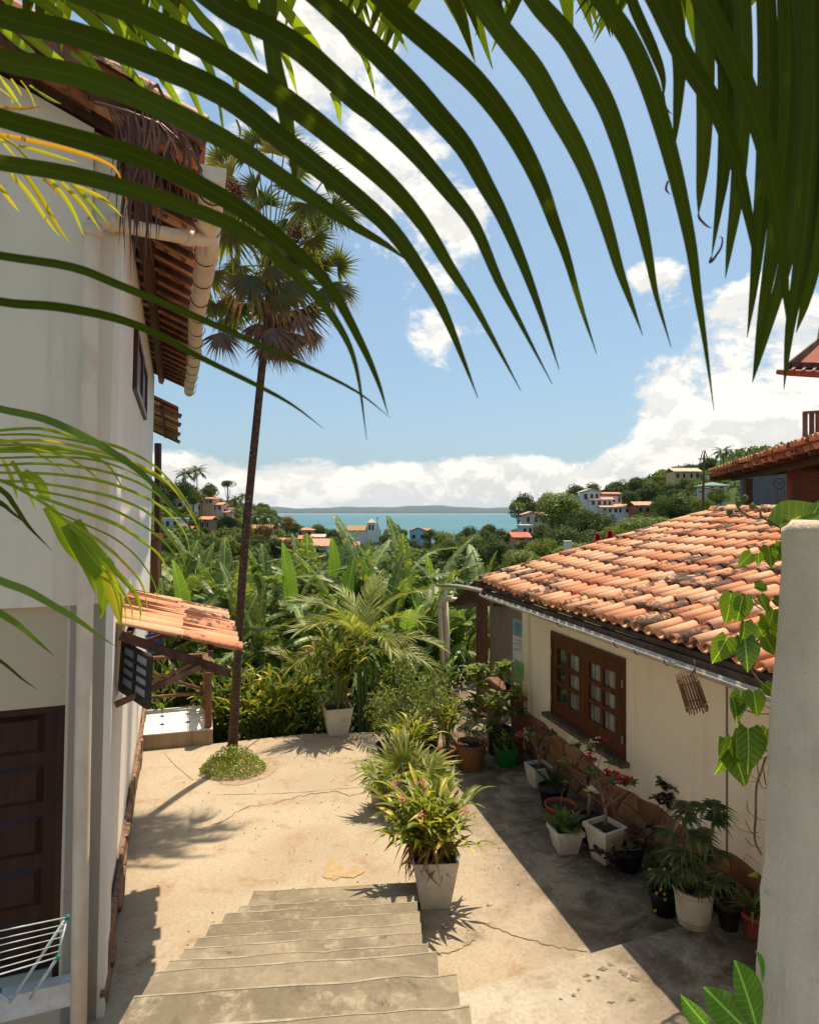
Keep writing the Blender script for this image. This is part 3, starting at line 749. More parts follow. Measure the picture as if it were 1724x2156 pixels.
for i in range(len(gpts)-1):
    q = i*2*m_; q2 = q+2*m_
    for k in range(n_): b.f += [(q+k, q+k+1, q2+k+1, q2+k), (q+m_+k+1, q+m_+k, q2+m_+k, q2+m_+k+1)]; b.sm += [True]*2
    b.f += [(q, q2, q2+m_, q+m_), (q+n_, q+m_+n_, q2+m_+n_, q2+n_)]; b.sm += [False]*2
gut = part('gutter', b, M['pvc_grey'], house)
for s_ in (0.1, 1.3, 2.9, 4.1, 4.45, 4.9):
    c = RW(s_, -.88, 2.665); pts = [c+RI*(.060*math.cos(a))+V(0, 0, .060*math.sin(a)) for a in np.linspace(-.0, -math.pi-.0, 9)]
    pts += [c+RI*.42+V(0, 0, .05)] if False else []
    b = MB(); b.tube(pts, .005, 5); part('hook', b, M['wire'], gut)
# down pipes at the far end of the gutter
bp = P(940, 1240, 14.2); b = MB(); b.tube([V(bp.x, 14.2, 0), V(bp.x-.0, 14.2, 1.2), V(bp.x-.06, 14.2, 2.36)], .075, 12); part('downpipe', b, M['pvc'], house)
bp2 = P(925, 1275, 14.0); b = MB(); b.tube([V(bp2.x+.1, 14, 0), V(bp2.x+.02, 14, 1.5), V(bp2.x-.0, 14, 1.98), V(bp2.x+.06, 14, 2.05), V(bp2.x+.22, 13.95, 2.07), V(bp2.x+.5, 13.6, 2.08)], .055, 10); part('downpipe', b, M['pvc'], house)
b = MB(); b.tube([V(bp2.x+.02, 14, 1.88), V(bp2.x, 14, 2.0)], .066, 10); part('pipe_collar', b, M['pvc'], house)

# ---------------- left house ----------------
LC = V(-2.46, 4.97, 0); LV = V(-.347, .938, 0); LM = V(.938, .347, 0)
def LW(s, t, z): return LC+LV*s+LM*(t+.022*(z-.5))+V(0, 0, z)
lh = thing('two_storey_house', 'tall white plastered house with tiled eave, beige downpipe and brown panelled door', 'house', LW(4, -2, 0))
def lbox(s0, s1, t0, t1, z0, z1):
    return MB().hexa([LW(s0, t0, z0), LW(s0, t1, z0), LW(s1, t1, z0), LW(s1, t0, z0), LW(s0, t0, z1), LW(s0, t1, z1), LW(s1, t1, z1), LW(s1, t0, z1)])
def madd(b, q): b.add(q.v, q.f); return b
LEND, EVZ = 9.1, 6.63
def yz_s(x, t=0, z=4): # s where the wall plane (offset t) meets picture column x
    k = (x-CX)/F; o = LC+LM*(t+.022*(z-.5)); return (k*o.y-o.x)/(LV.x-k*LV.y)
s0w, s1w = yz_s(279.5, .0, 5.6), yz_s(303, .0, 5.6)
zw0, zw1 = 5.42, 6.12
b = MB()
sA, sB = .65, 1.75      # window under the awning
for a in ((0, sA, 0, 6.9), (sA, sB, 0, 2.2), (sA, sB, 2.92, 6.9), (sB, s0w, 0, 6.9) if sB < s0w else (sB, sB+.001, 0, 6.9), (max(sB, s0w), s1w, 0, zw0), (max(sB, s0w), s1w, zw1, 6.9), (s1w, LEND, 0, 6.9)):
    madd(b, lbox(a[0], a[1], -.25, 0, a[2], a[3]))
part('side_wall', b, M['wall_left'], lh)
part('wall_core', lbox(.3, LEND, -.6, -.5, 0, 6.2), M['pot_black'], lh)
part('corner_pilaster', lbox(0, .42, -.02, .055, 0, 6.6), M['wall_left'], lh)
# front wall with door opening (a = distance left of the corner)
def fbox(a0, a1, f0, f1, z0, z1):   # f = distance out from the front plane, towards the camera
    return lbox(-f1, -f0, -a1, -a0, z0, z1)
DA0, DZ0, DZ1 = .27, .386, 2.50
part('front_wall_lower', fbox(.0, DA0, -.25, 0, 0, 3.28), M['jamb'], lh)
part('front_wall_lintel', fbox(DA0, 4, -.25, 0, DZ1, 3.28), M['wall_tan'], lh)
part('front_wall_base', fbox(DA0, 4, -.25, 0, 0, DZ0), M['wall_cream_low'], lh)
_z = lambda a, k=0: EVZ+.02+.42*(.64+a)+k
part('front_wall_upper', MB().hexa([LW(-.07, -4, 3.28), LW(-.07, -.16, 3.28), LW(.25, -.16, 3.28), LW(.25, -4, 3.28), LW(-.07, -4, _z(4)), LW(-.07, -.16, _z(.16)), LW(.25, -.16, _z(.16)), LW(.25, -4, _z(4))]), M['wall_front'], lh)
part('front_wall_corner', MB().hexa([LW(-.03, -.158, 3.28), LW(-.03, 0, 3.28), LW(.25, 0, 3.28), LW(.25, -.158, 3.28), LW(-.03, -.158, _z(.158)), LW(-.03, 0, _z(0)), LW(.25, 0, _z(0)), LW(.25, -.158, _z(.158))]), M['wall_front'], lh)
wn = part('window', fbox(.865, 1.75, .071, .10, 5.5, 6.62), M['wood_black'], lh)
part('window_frame', madd(fbox(.845, .885, .072, .12, 5.45, 6.66), fbox(.885, 1.75, .072, .12, 6.62, 6.66)), M['wood_dark'], wn)
# door: recessed, panels
door = part('door', fbox(DA0+.02, 3.2, -.20, -.15, DZ0+.01, DZ1), M['wood_door'], lh)
for kz in range(5):
    for kx in range(2):
        a0_ = DA0+.16+kx*.62; z0_ = DZ0+.12+kz*.40
        bb = MB(); u0 = [(a0_, z0_), (a0_+.48, z0_), (a0_+.48, z0_+.30), (a0_, z0_+.30)]
        vs = [LW(.15, -a, z) for a, z in u0]+[LW(.125, -(a0_+.24+(a-a0_-.24)*.8), z0_+.15+(z-z0_-.15)*.75) for a, z in u0]
        bb.add(vs, [(4, 5, 6, 7), (0, 1, 5, 4), (1, 2, 6, 5), (2, 3, 7, 6), (3, 0, 4, 7)]); part('door_panel', bb, M['wood_door'], door)
part('door_frame', madd(fbox(DA0, DA0+.05, -.22, -.02, DZ0+.005, DZ1-.002), fbox(DA0+.05, 3.2, -.22, -.03, DZ1-.05, DZ1-.002)), M['wood_door'], lh)
part('door_ledge', fbox(DA0-.11, 3.4, .002, .11, DZ0-.16, DZ0+.02), M['white_paint'], lh)
# side window with shutter up high
part('shutter', lbox(s0w, s1w, -.06, .02, zw0, zw1), M['wood_door'], lh)
sh = part('shutter_frame', MB(), M['wood_dark'], lh) if False else None
bfr = MB()
for q in ((s0w, s0w+.12, zw0, zw1), (s1w-.12, s1w, zw0, zw1), (s0w+.12, s1w-.12, zw1-.07, zw1), (s0w+.12, s1w-.12, zw0, zw0+.07), ((s0w+s1w)/2-.06, (s0w+s1w)/2+.06, zw0+.07, zw1-.07)):
    madd(bfr, lbox(q[0], q[1], .021, .05, q[2], q[3]))
part('window_frame', bfr, M['wood_dark'], lh)
part('window_reveal', lbox(sA, sB, -.24, -.20, 2.2, 2.92), M['wood_black'], lh)
# stone skirting
skl = part('stone_skirting', lbox(.02, 9.0, .004, .03, 0, .36), M['mortar'], lh)
stonewall(lambda s, t, z: LW(s, .03-t, z), .02, 9.0, lambda s: .40+.04*math.sin(s*2.1), 2, .42, skl, 23, .04, 'stone_brown')
# eave: roof plane, rafters, underside tiles, gutter
LSL = .42; ET = .64
def LR(s, t, up=0): return LW(s, ET-t, EVZ+.12+LSL*t+up)
lrn = (LM*LSL+V(0, 0, 1)).normalized()
b = MB()
b = MB(); b.frame(LR(-.50, -.02, .13), LR(LEND+.3, -.02, .13)-LR(-.50, -.02, .13), LR(-.5, 4.2, .13)-LR(-.5, -.02, .13), V(0, 0, .05))
lroof = part('roof', b, M['tile_far_red'], lh)
um = tile_mesh('u', .42, .095, .085, True, 5)
bb = MB()
for i in range(int((LEND+.9)/.22)):
    for j in range(9 if i < 4 else 3):
        o = LR(-.50+.11+i*.22, j*.36, .09); u = (LR(0, 1)-LR(0, 0)).normalized(); x = u.cross(lrn).normalized(); z = x.cross(u)
        Mx = basis(o, x, (u-z*.03).normalized(), z); bb.add([Mx @ Vector(p) for p in um.v], um.f)
part('channel_tiles', bb, M['tile_under'], lroof, kind='stuff')
for i in range(24):
    s_ = -.45+i*.41
    bb = MB(); bb.bar(LR(s_, .02, -.03), LR(s_, 1.3 if i > 1 else 4.0, -.03), .045, .06, lrn); part('rafter', bb, M['wood_beam'], lroof)
for t_ in (.12, .30, .48, .66, .84):
    bb = MB(); bb.bar(LR(-.5, t_, .018), LR(LEND+.2, t_, .018), .045, .02, lrn); part('batten', bb, M['wood_grey'], lroof)
bb = MB(); bb.bar(LR(-.52, .5, -.10), LR(LEND+.2, .5, -.10), .09, .11, lrn); part('purlin', bb, M['wood_beam'], lroof)
bb = MB(); bb.bar(LR(-.52, 1.9, -.10), LR(.5, 1.9, -.10), .12, .16, lrn); part('purlin', bb, M['wood_grey'], lroof)
bb = MB(); bb.bar(LR(-.52, -.02, .06), LR(-.52, 4.1, .06), .04, .10, lrn); part('barge_board', bb, M['wood_red'], lroof)
bb = MB()
for k in range(11):
    o = LR(-.48, k*.37, .17); u = (LR(0, 1)-LR(0, 0)).normalized(); x = u.cross(lrn).normalized(); z = x.cross(u)
    q = tile_mesh('v', .43, .10, .085); Mx = basis(o, x, (u-z*.04).normalized(), z); part('verge_tile', MB().add([Mx @ Vector(p) for p in q.v], q.f), M['tile'], lroof)
# round gutter pipe with end cap
gp = [LW(s_, ET+.08+.02*math.sin(s_*1.3), EVZ-.03) for s_ in np.linspace(-.54, 8.85, 24)]
b = MB(); n_ = 12; m_ = n_+1
for i, p in enumerate(gp):
    for rr in (.10, .09):
        for k in range(n_+1):
            a = math.pi*.96+math.pi*1.08*k/n_; b.v.append(tuple(p+LM*math.cos(a)*rr*1.0+V(0, 0, math.sin(a)*rr*1.15)))
for i in range(len(gp)-1):
    q = i*2*m_; q2 = q+2*m_
    for k in range(n_): b.f += [(q+k, q2+k, q2+k+1, q+k+1), (q+m_+k+1, q2+m_+k+1, q2+m_+k, q+m_+k)]; b.sm += [True]*2
    b.f += [(q, q+m_, q2+m_, q2), (q+n_, q2+n_, q2+m_+n_, q+m_+n_)]; b.sm += [False]*2
b.f.append(tuple(range(n_+1))); b.sm.append(False)
lg = part('gutter', b, M['pvc'], lh)
for s_ in np.linspace(-.2, 8.6, 14):
    c = LW(s_, ET+.08, EVZ-.03); bb = MB(); bb.tube([c+LM*math.cos(a)*.112+V(0, 0, math.sin(a)*.125) for a in np.linspace(.1, -math.pi-.1, 10)], .006, 5); part('hook', bb, M['wire'], lg)
for s_ in (1.9, 4.6, 7.0):
    c = LW(s_, ET+.08, EVZ-.03); bb = MB(); bb.tube([c-LV*.07-V(0,0,.02), c+LV*.07-V(0,0,.02)], .114, 14); 
# down pipe: from the gutter back to the corner and down the front wall
ga = LW(.70, ET+.10, EVZ-.08)
pc = [ga, ga+V(0, 0, -.14)+LM*.02, P(446, 500, 5.75), P(425, 505, 5.7), P(330, 488, 5.3), P(215, 466, 4.82), P(200, 468, 4.78), P(194, 490, 4.77), P(190, 700, 4.77), P(180, 1250, 4.78), P(172, 1700, 4.79), P(165, 2160, 4.79)]
pc.append(V(pc[-1].x, pc[-1].y, 0))
b = MB(); b.tube(spline(pc[:8], 3)+pc[8:], .058, 14); dp = part('downpipe', b, M['pvc'], lh)
for (a, c) in ((P(196, 476, 4.775), P(193.5, 500, 4.77)), (P(405, 502, 5.63), P(385, 499, 5.52)), (P(222, 467, 4.85), P(240, 470, 4.93))):
    bb = MB(); bb.tube([a, c], .068, 14); part('pipe_collar', bb, M['pvc'], dp)
bb = MB(); bb.bar(P(147, 1150, 4.74), P(190, 1164, 4.72), .03, .05); part('pipe_clamp', bb, M['metal'], dp)
# extension beyond, lower eave seen from below
def LR2(s, t, up=0): return LW(s, .50-t, 6.15+.45*t+up)
ext = part('rear_wing', lbox(9.3, 15, -.9, -.30, -.7, 6.3), M['wall_left'], lh)
b = MB(); b.frame(LR2(9.25, 0, .12), LR2(15.2, 0, .12)-LR2(9.25, 0, .12), LR2(9.25, 1.5, .12)-LR2(9.25, 0, .12), V(0, 0, .05)); ero = part('rear_eave', b, M['tile_far_red'], lh)
bb = MB()
for i in range(27):
    for j in range(3):
        o = LR2(9.3+.11+i*.22, j*.36, .08); u = (LR2(0, 1)-LR2(0, 0)).normalized(); x = u.cross(lrn).normalized(); z = x.cross(u)
        Mx = basis(o, x, (u-z*.03).normalized(), z); bb.add([Mx @ Vector(p) for p in um.v], um.f)
part('channel_tiles', bb, M['tile_under'], ero, kind='stuff')
for s_ in (9.4, 10.9, 12.9, 14.9):
    bb = MB(); bb.bar(LR2(s_, -.06, .0), LR2(s_, .9, .0), .08, .10, lrn); part('rafter', bb, M['wood_grey'], ero)
bb = MB(); bb.bar(LR2(9.2, .35, -.02), LR2(15.1, .35, -.02), .05, .07, lrn); part('batten', bb, M['wood_beam'], ero)
pq = P(330.5, 1000, 14.6); part('porch_post', MB().box(pq.x-.06, pq.x+.06, 14.6, 14.72, -.5, 5.6), M['wood_beam'], lh)
pq = P(328, 1200, 13.9); part('balcony_post', MB().box(pq.x-.12, pq.x+.05, 13.9, 14.05, 1.9, 3.4), M['wood_red'], lh)
part('balcony_rail', MB().box(pq.x-.9, pq.x+.10, 13.86, 14.08, 3.42, 3.52), M['pot_terra'], lh)

# awning with its own tiles
aw0, aw1 = V(-2.36, 5.17, 3.04), V(-3.09, 7.19, 3.06)
AL = (aw1-aw0).length; su = (aw1-aw0).normalized(); AS = -.30
def AW(s, t, up=0): return aw0+su*s+LM*t+V(0, 0, AS*t+up)     # t = out from the wall
awn_r = (LM*.33+V(0, 0, 1)).normalized()
b = MB(); b.bar(AW(.06, -.02, -.07), AW(.06, .86, -.20), .05, .07); awn = part('awning', b, M['wood_beam'], lh)
for q in ([AW(AL-.1, -.02, -.10), AW(AL-.1, .86, -.16)], [AW(.0, .05, -.04), AW(AL, .05, -.04)], [AW(.0, .70, -.05), AW(AL, .70, -.05)]):
    bb = MB(); bb.bar(q[0], q[1], .045, .05); part('beam', bb, M['wood_beam'], awn)
for s_, zz in ((.02, .52), (AL-.12, .45)):
    bb = MB(); bb.bar(AW(s_, -.05, -.12-zz), AW(s_, .62, -.18), .05, .045); part('brace', bb, M['wood_red'], awn)
apit = AL/9
cap = tile_mesh('acap', .56, apit*.40, apit*.32); cme = cap.mesh('awning_tile'); cme.materials.append(M['tile'])
ch = tile_mesh('ach', .56, apit*.40, apit*.36, True, 5)
for i in range(9):
    for j in range(2):
        o = AW((i+.5)*apit+rnd.gauss(0, .01), 0.95-j*.48+rnd.gauss(0, .012), .03+rnd.gauss(0, .006)); u = (AW(0, 0)-AW(0, 1)).normalized(); x = u.cross(awn_r).normalized(); z = x.cross(u)
        inst('awning_tile', cme, basis(o, x, (u-z*(.03+rnd.gauss(0, .012))).normalized(), z) @ Matrix.Rotation(rnd.gauss(0, .03), 4, 'Z') @ Matrix.Diagonal((1, 1, .62, 1)), awn)
bb = MB()
for i in range(8):
    for j in range(2):
        o = AW((i+1)*apit, .94-j*.48, .07); Mx = basis(o, x, u, z); bb.add([Mx @ Vector(p) for p in ch.v], ch.f)
part('channel_tiles', bb, M['tile_under'], awn, kind='stuff')
# casement pushed open under the awning
tl, tr, bl = P(255, 1350, 5.45), P(315, 1384, 5.15), P(248, 1454, 5.38)
ux, uz = (tr-tl), (bl-tl); un = ux.cross(uz).normalized()*.035
fr = MB(); hw, hh = .09, .08
def cas(u0, u1, v0, v1): fr.frame(tl+ux*u0+uz*v0, ux*(u1-u0), uz*(v1-v0), un)
cas(0, hw, 0, 1); cas(1-hw, 1, 0, 1); cas(hw, 1-hw, 0, .07); cas(hw, 1-hw, .84, 1); cas(.46, .54, .07, .84)
for r_ in (1, 2, 3):
    z_ = .07+.77*r_/4; cas(hw, .46, z_-.03, z_+.03); cas(.54, 1-hw, z_-.03, z_+.03)
cs = part('casement', fr, M['wood_black'], lh)
m, g = mat('sky_glass'); finish(g, (.30, .36, .40), .08, spec=.9); M['sky_glass'] = m
for r_ in range(4):
    for c in range(2):
        u0, u1 = (hw, .46) if c == 0 else (.54, 1-hw); v0 = .07+.77*r_/4+(.03 if r_ else 0); v1 = .07+.77*(r_+1)/4-(.03 if r_ < 3 else 0)
        part('pane', MB().frame(tl+ux*u0+uz*v0+un*.4, ux*(u1-u0), uz*(v1-v0), un*.15), M['sky_glass'], cs)

# ---------------- landing with railing ----------------
b0, b1 = G(311, 1584), G(448, 1567); bz = .245
c0, c1 = P(316, 1500, 11.8), P(446, 1484, 12.25)
land = thing('tiled_landing', 'small white tiled landing with blue diamond insets and a brown cross-braced railing beside the awning', 'landing', (b1.x-.5, 11.2, 0))
lft = b0-V(.6, .07, 0)
def up(p, z): return V(p.x, p.y, z)
b = MB(); q = [lft, b1, up(c1, 0), up(c0, 0)-V(.7, .1, 0)]
q = [up(p, 0) for p in q]; b.hexa([p+V(0, 0, -.8) for p in q]+[p+V(0, 0, bz) for p in q])
part('base', b, plaster('landing_side', (.34, .25, .16), dirt=(.10, .07, .05), amt=1.), land)
# floor tiles with recessed joints
e1_, e2_ = q[1]-q[0], q[3]-q[0]
def LP(u, v): return q[0]*(1-u)*(1-v)+q[1]*u*(1-v)+q[2]*u*v+q[3]*(1-u)*v+V(0, 0, bz)
for i in range(4):
    for j in range(3):
        u0, u1, v0, v1 = i/4+.004, (i+1)/4-.004, j/3+.006, (j+1)/3-.006
        p4 = [LP(u0, v0), LP(u1, v0), LP(u1, v1), LP(u0, v1)]; bb = MB(); bb.hexa([p+V(0, 0, .002) for p in p4]+[p+V(0, 0, .014) for p in p4]); part('floor_tile', bb, M['white_paint'], land)
blue = simple('blue_tile', (.03, .07, .25), .3)
for (u, v) in ((.75, 1/3), (.75, 2/3), (.5, 1/3), (.5, 2/3)):
    c = LP(u, v); bb = MB(); d1 = (LP(u+.03, v)-c); d2 = (LP(u, v+.045)-c); bb.add([c-d1+V(0, 0, .018), c-d2+V(0, 0, .018), c+d1+V(0, 0, .018), c+d2+V(0, 0, .018)], [(0, 1, 2, 3)]); part('diamond_inset', bb, blue, land)
fp = V(b1.x-.10, b1.y+.07, 0); bk = V(c1.x-.10, c1.y-.05, 0); wl = V(c0.x-.55, c0.y-.1, 0)
for p, zt_ in ((fp, 1.22), (bk, 1.22), (wl, 1.22)):
    part('railing_post', MB().box(p.x-.05, p.x+.05, p.y-.05, p.y+.05, bz+.018, zt_), M['wood_red'], land)
for a, c in ((fp, bk), (bk, wl)):
    for z_ in (1.24, .50):
        w_ = .13 if z_ > 1 else .06; bb = MB(); bb.bar(up(a, z_), up(c, z_), w_, .05); part('rail', bb, M['wood_red'], land)
    bb = MB(); bb.bar(up(a, .54), up(c, 1.18), .045, .05); part('cross_brace', bb, M['wood_red'], land)
    bb = MB(); bb.bar(up(a, 1.18), up(c, .54), .045, .05); part('cross_brace', bb, M['wood_red'], land)
bb = MB(); bb.add([up(fp, bz)+V(.06, -.05, 0), up(bk, bz)+V(.06, 0, 0), up(bk, .46)+V(.06, 0, 0), up(fp, .33)+V(.06, -.05, 0)], [(0, 1, 2, 3)]); part('splash_board', bb, M['white_paint'], land)

# ---------------- near wall at the right ----------------
outl = [(1640, 1108), (1652, 1100), (1680, 1098)]
b = MB(); Yn = 2.0; vs = []
lefts = [(2160, 1592), (2100, 1590), (2040, 1592), (1985, 1596), (1930, 1600), (1880, 1599), (1835, 1607), (1780, 1612), (1700, 1612), (1640, 1616), (1560, 1618), (1480, 1622), (1400, 1630), (1330, 1636), (1250, 1640), (1180, 1643), (1125, 1643), (1112, 1647), (1104, 1658)]
r = random.Random(4)
zz = [0.0]+[P(x, y, Yn).z for y, x in lefts]; xx = [P(1590, 2150, Yn).x]+[P(x+r.gauss(0, 1.2), y, Yn).x for y, x in lefts]
rows = []
for z, x in zip(zz, xx):
    cols = [V(x*1.10+.02, Yn+.20, z), V(x*1.06+.01, Yn+.12, z), V(x*1.012, Yn+.025, z), V(x+.018, Yn, z)]
    for k in range(1, 9): cols.append(V(x+.02+k*.28, Yn+r.gauss(0, .004), z))
    rows.append(cols)
# top surface runs back
last = rows[-1]; rows.append([V(p.x+.01, max(p.y, Yn+.02), p.z+.012+r.gauss(0, .004)) for p in last]); rows.append([V(p.x+(.03 if i < 3 else 0), Yn+.2, p.z+.014) for i, p in enumerate(last)])
nc = len(rows[0]); vs = [p for rw in rows for p in rw]
fs = [(j*nc+k, j*nc+k+1, (j+1)*nc+k+1, (j+1)*nc+k) for j in range(len(rows)-1) for k in range(nc-1)]
b.add([p for p in vs], fs, True)
b.add([V(xx[0]*1.1+.02, Yn+.2, 0), V(3.3, Yn+.2, 0), V(3.3, Yn+.2, zz[-1]+.02), V(xx[-1]*1.1+.05, Yn+.2, zz[-1]+.02)], [(0, 1, 2, 3)])
solo('garden_wall', b, M['wall_near'], 'rough grey plastered wall end close to the camera at the right edge', 'wall')
# ---------------- plant building blocks ----------------
def taper(n, W, base=.55, peak=.3, p=.9):
    o = []
    for i in range(n):
        t = i/(n-1)
        o.append(W*((base+(1-base)*min(1, t/peak)) if t < peak else max(.02, (1-((t-peak)/(1-peak))**1.6))**p))
    return o
def pinnate(L=2.0, n=40, ll=.5, lw=.03, droop=.5, ang=55, vee=.35, seed=1, seg=4, r0=.012, start=.12, ldroop=.5, curl=0.):
    """a feather frond along +Y, rising +Z then drooping; leaflets to both sides"""
    r = random.Random(seed); b = MB(); pts = []
    N = 14
    for i in range(N+1):
        t = i/N; pts.append(V(curl*t*t*L, L*(t-.12*droop*t*t*t), L*(.28*t-droop*.62*t*t)))
    b.tube(pts, [r0*(1-.8*i/N) for i in range(N+1)], 5)
    def at(t):
        f = t*N; i = min(int(f), N-1); return pts[i].lerp(pts[i+1], f-i), (pts[i+1]-pts[i]).normalized()
    for k in range(n):
        t = start+(1-start)*k/(n-1)
        for sgn in (-1, 1):
            o, d = at(min(.999, t+r.uniform(-.006, .006))); side = d.cross(V(0, 0, 1)).normalized()*sgn; upv = side.cross(d)*sgn
            A = R(ang*(1-.55*t)+r.uniform(-5, 5)); l = ll*(.55+.45*math.sin(math.pi*min(1, .18+t*.78)))*r.uniform(.88, 1.1)
            dr = d*math.cos(A)+side*math.sin(A)+upv*vee*r.uniform(.6, 1.3)
            dr.normalize(); q = []
            for j in range(seg+1):
                u = j/seg; q.append(o+dr*l*u-V(0, 0, 1)*ldroop*l*u*u*r.uniform(.9, 1.1))
            b.ribbon(q, taper(seg+1, lw, .4, .3), upv, .35)
    return b
def fan(n=30, spread=150, droop=.35, seed=1, w=.07, join=.45):
    """a fan leaf, radius 1, hub at the origin, middle ray along +Y, face towards +Z"""
    r = random.Random(seed); b = MB()
    for k in range(n):
        a = R(-spread+2*spread*k/(n-1)+r.uniform(-1.5, 1.5)); l = (1-.22*abs(a)/R(spread))*r.uniform(.74, 1.10)
        d = V(math.sin(a), math.cos(a), 0); q = []; dr = droop*r.uniform(.6, 1.6); tw = r.uniform(-.12, .12)
        for j in range(7):
            u = j/6; q.append(d*l*u*(1-.12*dr*u*u)+V(-d.y, d.x, 0)*tw*u*u*l+V(0, 0, -dr*u*u*u*l+.04*(k % 2)*u))
        ws = [.012, w*.85, w*1.3, w*1.05, w*.58, w*.26, .003]; b.ribbon(q, ws, V(0, 0, 1), .45)
    return b
def lance(L=.3, W=.06, arch=.4, fold=.4, seg=6, wave=0., tipw=1.0):
    pts = [V(0, L*u*(1-.25*arch*u), L*(.18*u-arch*u*u)) for u in np.linspace(0, 1, seg+1)]
    ws = [W*max(.03, math.sin(math.pi*min(1, .06+.94*u)**.8)) for u in np.linspace(0, 1, seg+1)]
    return MB().ribbon(pts, ws, V(0, 0, 1), fold)
def oval(L=.1, W=.05, arch=.2, fold=.3): return lance(L, W, arch, fold, 5)
def mk(mb, name, mt): me = mb.mesh(name); me.materials.append(mt); return me

# ---------------- the near palm: dark fronds close to the lens ----------------
def px3(pts, y0, y1, k=4):
    n = len(pts)-1; return spline([P(x, y, y0+(y1-y0)*i/n) for i, (x, y) in enumerate(pts)], k)
def leaflet(pts, W, mt, parent, y0, y1, tilt=0., fold=.3, name='leaflet', peak=.35, pw=.85, base=.8):
    q = px3(pts, y0, y1); ym = (y0+y1)/2; ws = [w*ym/F for w in taper(len(q), W, base, peak, pw)]
    c = q[len(q)//2]-V(0, 0, CAMZ); nref = (c.normalized()*-1+V(tilt, 0, tilt*.3))
    o = part(name, MB().ribbon(q, ws, nref, fold), mt, parent); at_ = o.data.attributes.new('across', 'FLOAT', 'POINT'); at_.data.foreach_set('value', [1., 0., 1.]*len(q)); return o
near = thing('palm_tree', 'overhanging palm with long dark green leaflets sweeping across the top of the view', 'palm tree', (-1.6, .2, 0))
# trunk stands beside the stairs at the left, out of the picture; rachises run above the frame
b = MB(); b.tube([V(-1.6, .2, 0), V(-1.55, .25, 2.5), V(-1.45, .3, 4.6), V(-1.3, .4, 5.4)], [.12, .1, .09, .07], 12); part('trunk', b, M['trunk'], near)
rach = [P(-900, 1500, .75), P(-520, 700, .80), P(-330, 200, .84), P(0, -180, .88), P(500, -330, .92), P(1000, -380, .94), P(1500, -330, .95), P(1780, -200, .95)]
rq = spline([V(-1.3, .4, 5.35)]+[rach[i] for i in (3, 4, 5, 6, 7)], 4)
b = MB(); b.tube(rq, [.014]*8+[.010]*(len(rq)-8), 8); fr1 = part('frond', b, M['stem'], near)
main_ = [
 ([(-420, 560), (-150, 590), (0, 634), (120, 645), (240, 668), (330, 702), (415, 748), (550, 815), (620, 855), (682, 903)], 21),
 ([(-420, 440), (-200, 500), (0, 538), (150, 562), (250, 600), (400, 662), (525, 716), (640, 768), (750, 824), (822, 880)], 20),
 ([(-420, 280), (-180, 310), (0, 342), (156, 368), (312, 410), (469, 465), (547, 512), (650, 606), (715, 690), (750, 775), (772, 926)], 37),
 ([(-420, 120), (-160, 190), (0, 246), (156, 289), (312, 336), (469, 414), (547, 465), (625, 530), (700, 610), (760, 720), (795, 800), (817, 872)], 44),
 ([(-420, -60), (-160, 50), (0, 125), (156, 158), (312, 215), (469, 293), (589, 372), (664, 422), (739, 472), (814, 516), (852, 545)], 50),
 ([(-300, -180), (-150, -40), (0, 32), (156, 72), (312, 128), (469, 198), (601, 300), (739, 407), (826, 487), (897, 590), (937, 665), (970, 745), (1006, 838)], 54),
 ([(0, -180), (120, -40), (273, 20), (430, 97), (539, 165), (639, 235), (714, 295), (789, 357), (851, 418), (902, 485), (947, 560), (992, 630), (1042, 720), (1096, 822)], 52),
 ([(180, -250), (330, -100), (469, 15), (560, 60), (641, 112), (739, 200), (789, 240), (864, 312), (932, 390), (997, 475), (1048, 590), (1092, 675), (1162, 808)], 54),
 ([(420, -310), (560, -110), (679, 0), (749, 65), (864, 180), (922, 245), (977, 310), (1022, 390), (1057, 455), (1102, 560), (1142, 670), (1177, 778)], 52),
 ([(600, -330), (720, -110), (814, 0), (864, 48), (932, 105), (1002, 170), (1062, 245), (1107, 320), (1142, 395), (1167, 465), (1192, 535), (1222, 640), (1256, 745)], 52),
 ([(820, -360), (920, -130), (1000, -10), (1062, 75), (1122, 150), (1167, 230), (1212, 310), (1247, 390), (1277, 480), (1302, 565), (1327, 635), (1353, 706)], 50),
 ([(960, -370), (1050, -150), (1120, -10), (1192, 75), (1237, 150), (1277, 225), (1307, 310), (1332, 400), (1352, 480), (1367, 550), (1382, 625), (1413, 732)], 48),
 ([(1100, -370), (1180, -140), (1262, -10), (1322, 75), (1362, 160), (1392, 250), (1417, 340), (1437, 425), (1457, 525), (1470, 625), (1485, 725), (1503, 864)], 46),
 ([(1240, -350), (1320, -120), (1385, 10), (1442, 125), (1502, 220), (1542, 320), (1567, 420), (1585, 510), (1597, 588)], 46),
 ([(1400, -320), (1440, -100), (1500, 40), (1560, 165), (1605, 290), (1632, 410), (1645, 520), (1654, 620), (1662, 712)], 48),
]
for i, (p, w) in enumerate(main_):
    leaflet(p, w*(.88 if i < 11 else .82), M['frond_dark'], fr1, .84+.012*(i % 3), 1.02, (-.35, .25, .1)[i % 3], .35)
# dark narrow leaflet hanging straight down
leaflet([(560, -200), (566, 0), (567, 60), (578, 140), (596, 215), (607, 280), (617, 340), (621, 404)], 36, M['frond_dark'], fr1, 1.0, 1.05, .1, peak=.5)
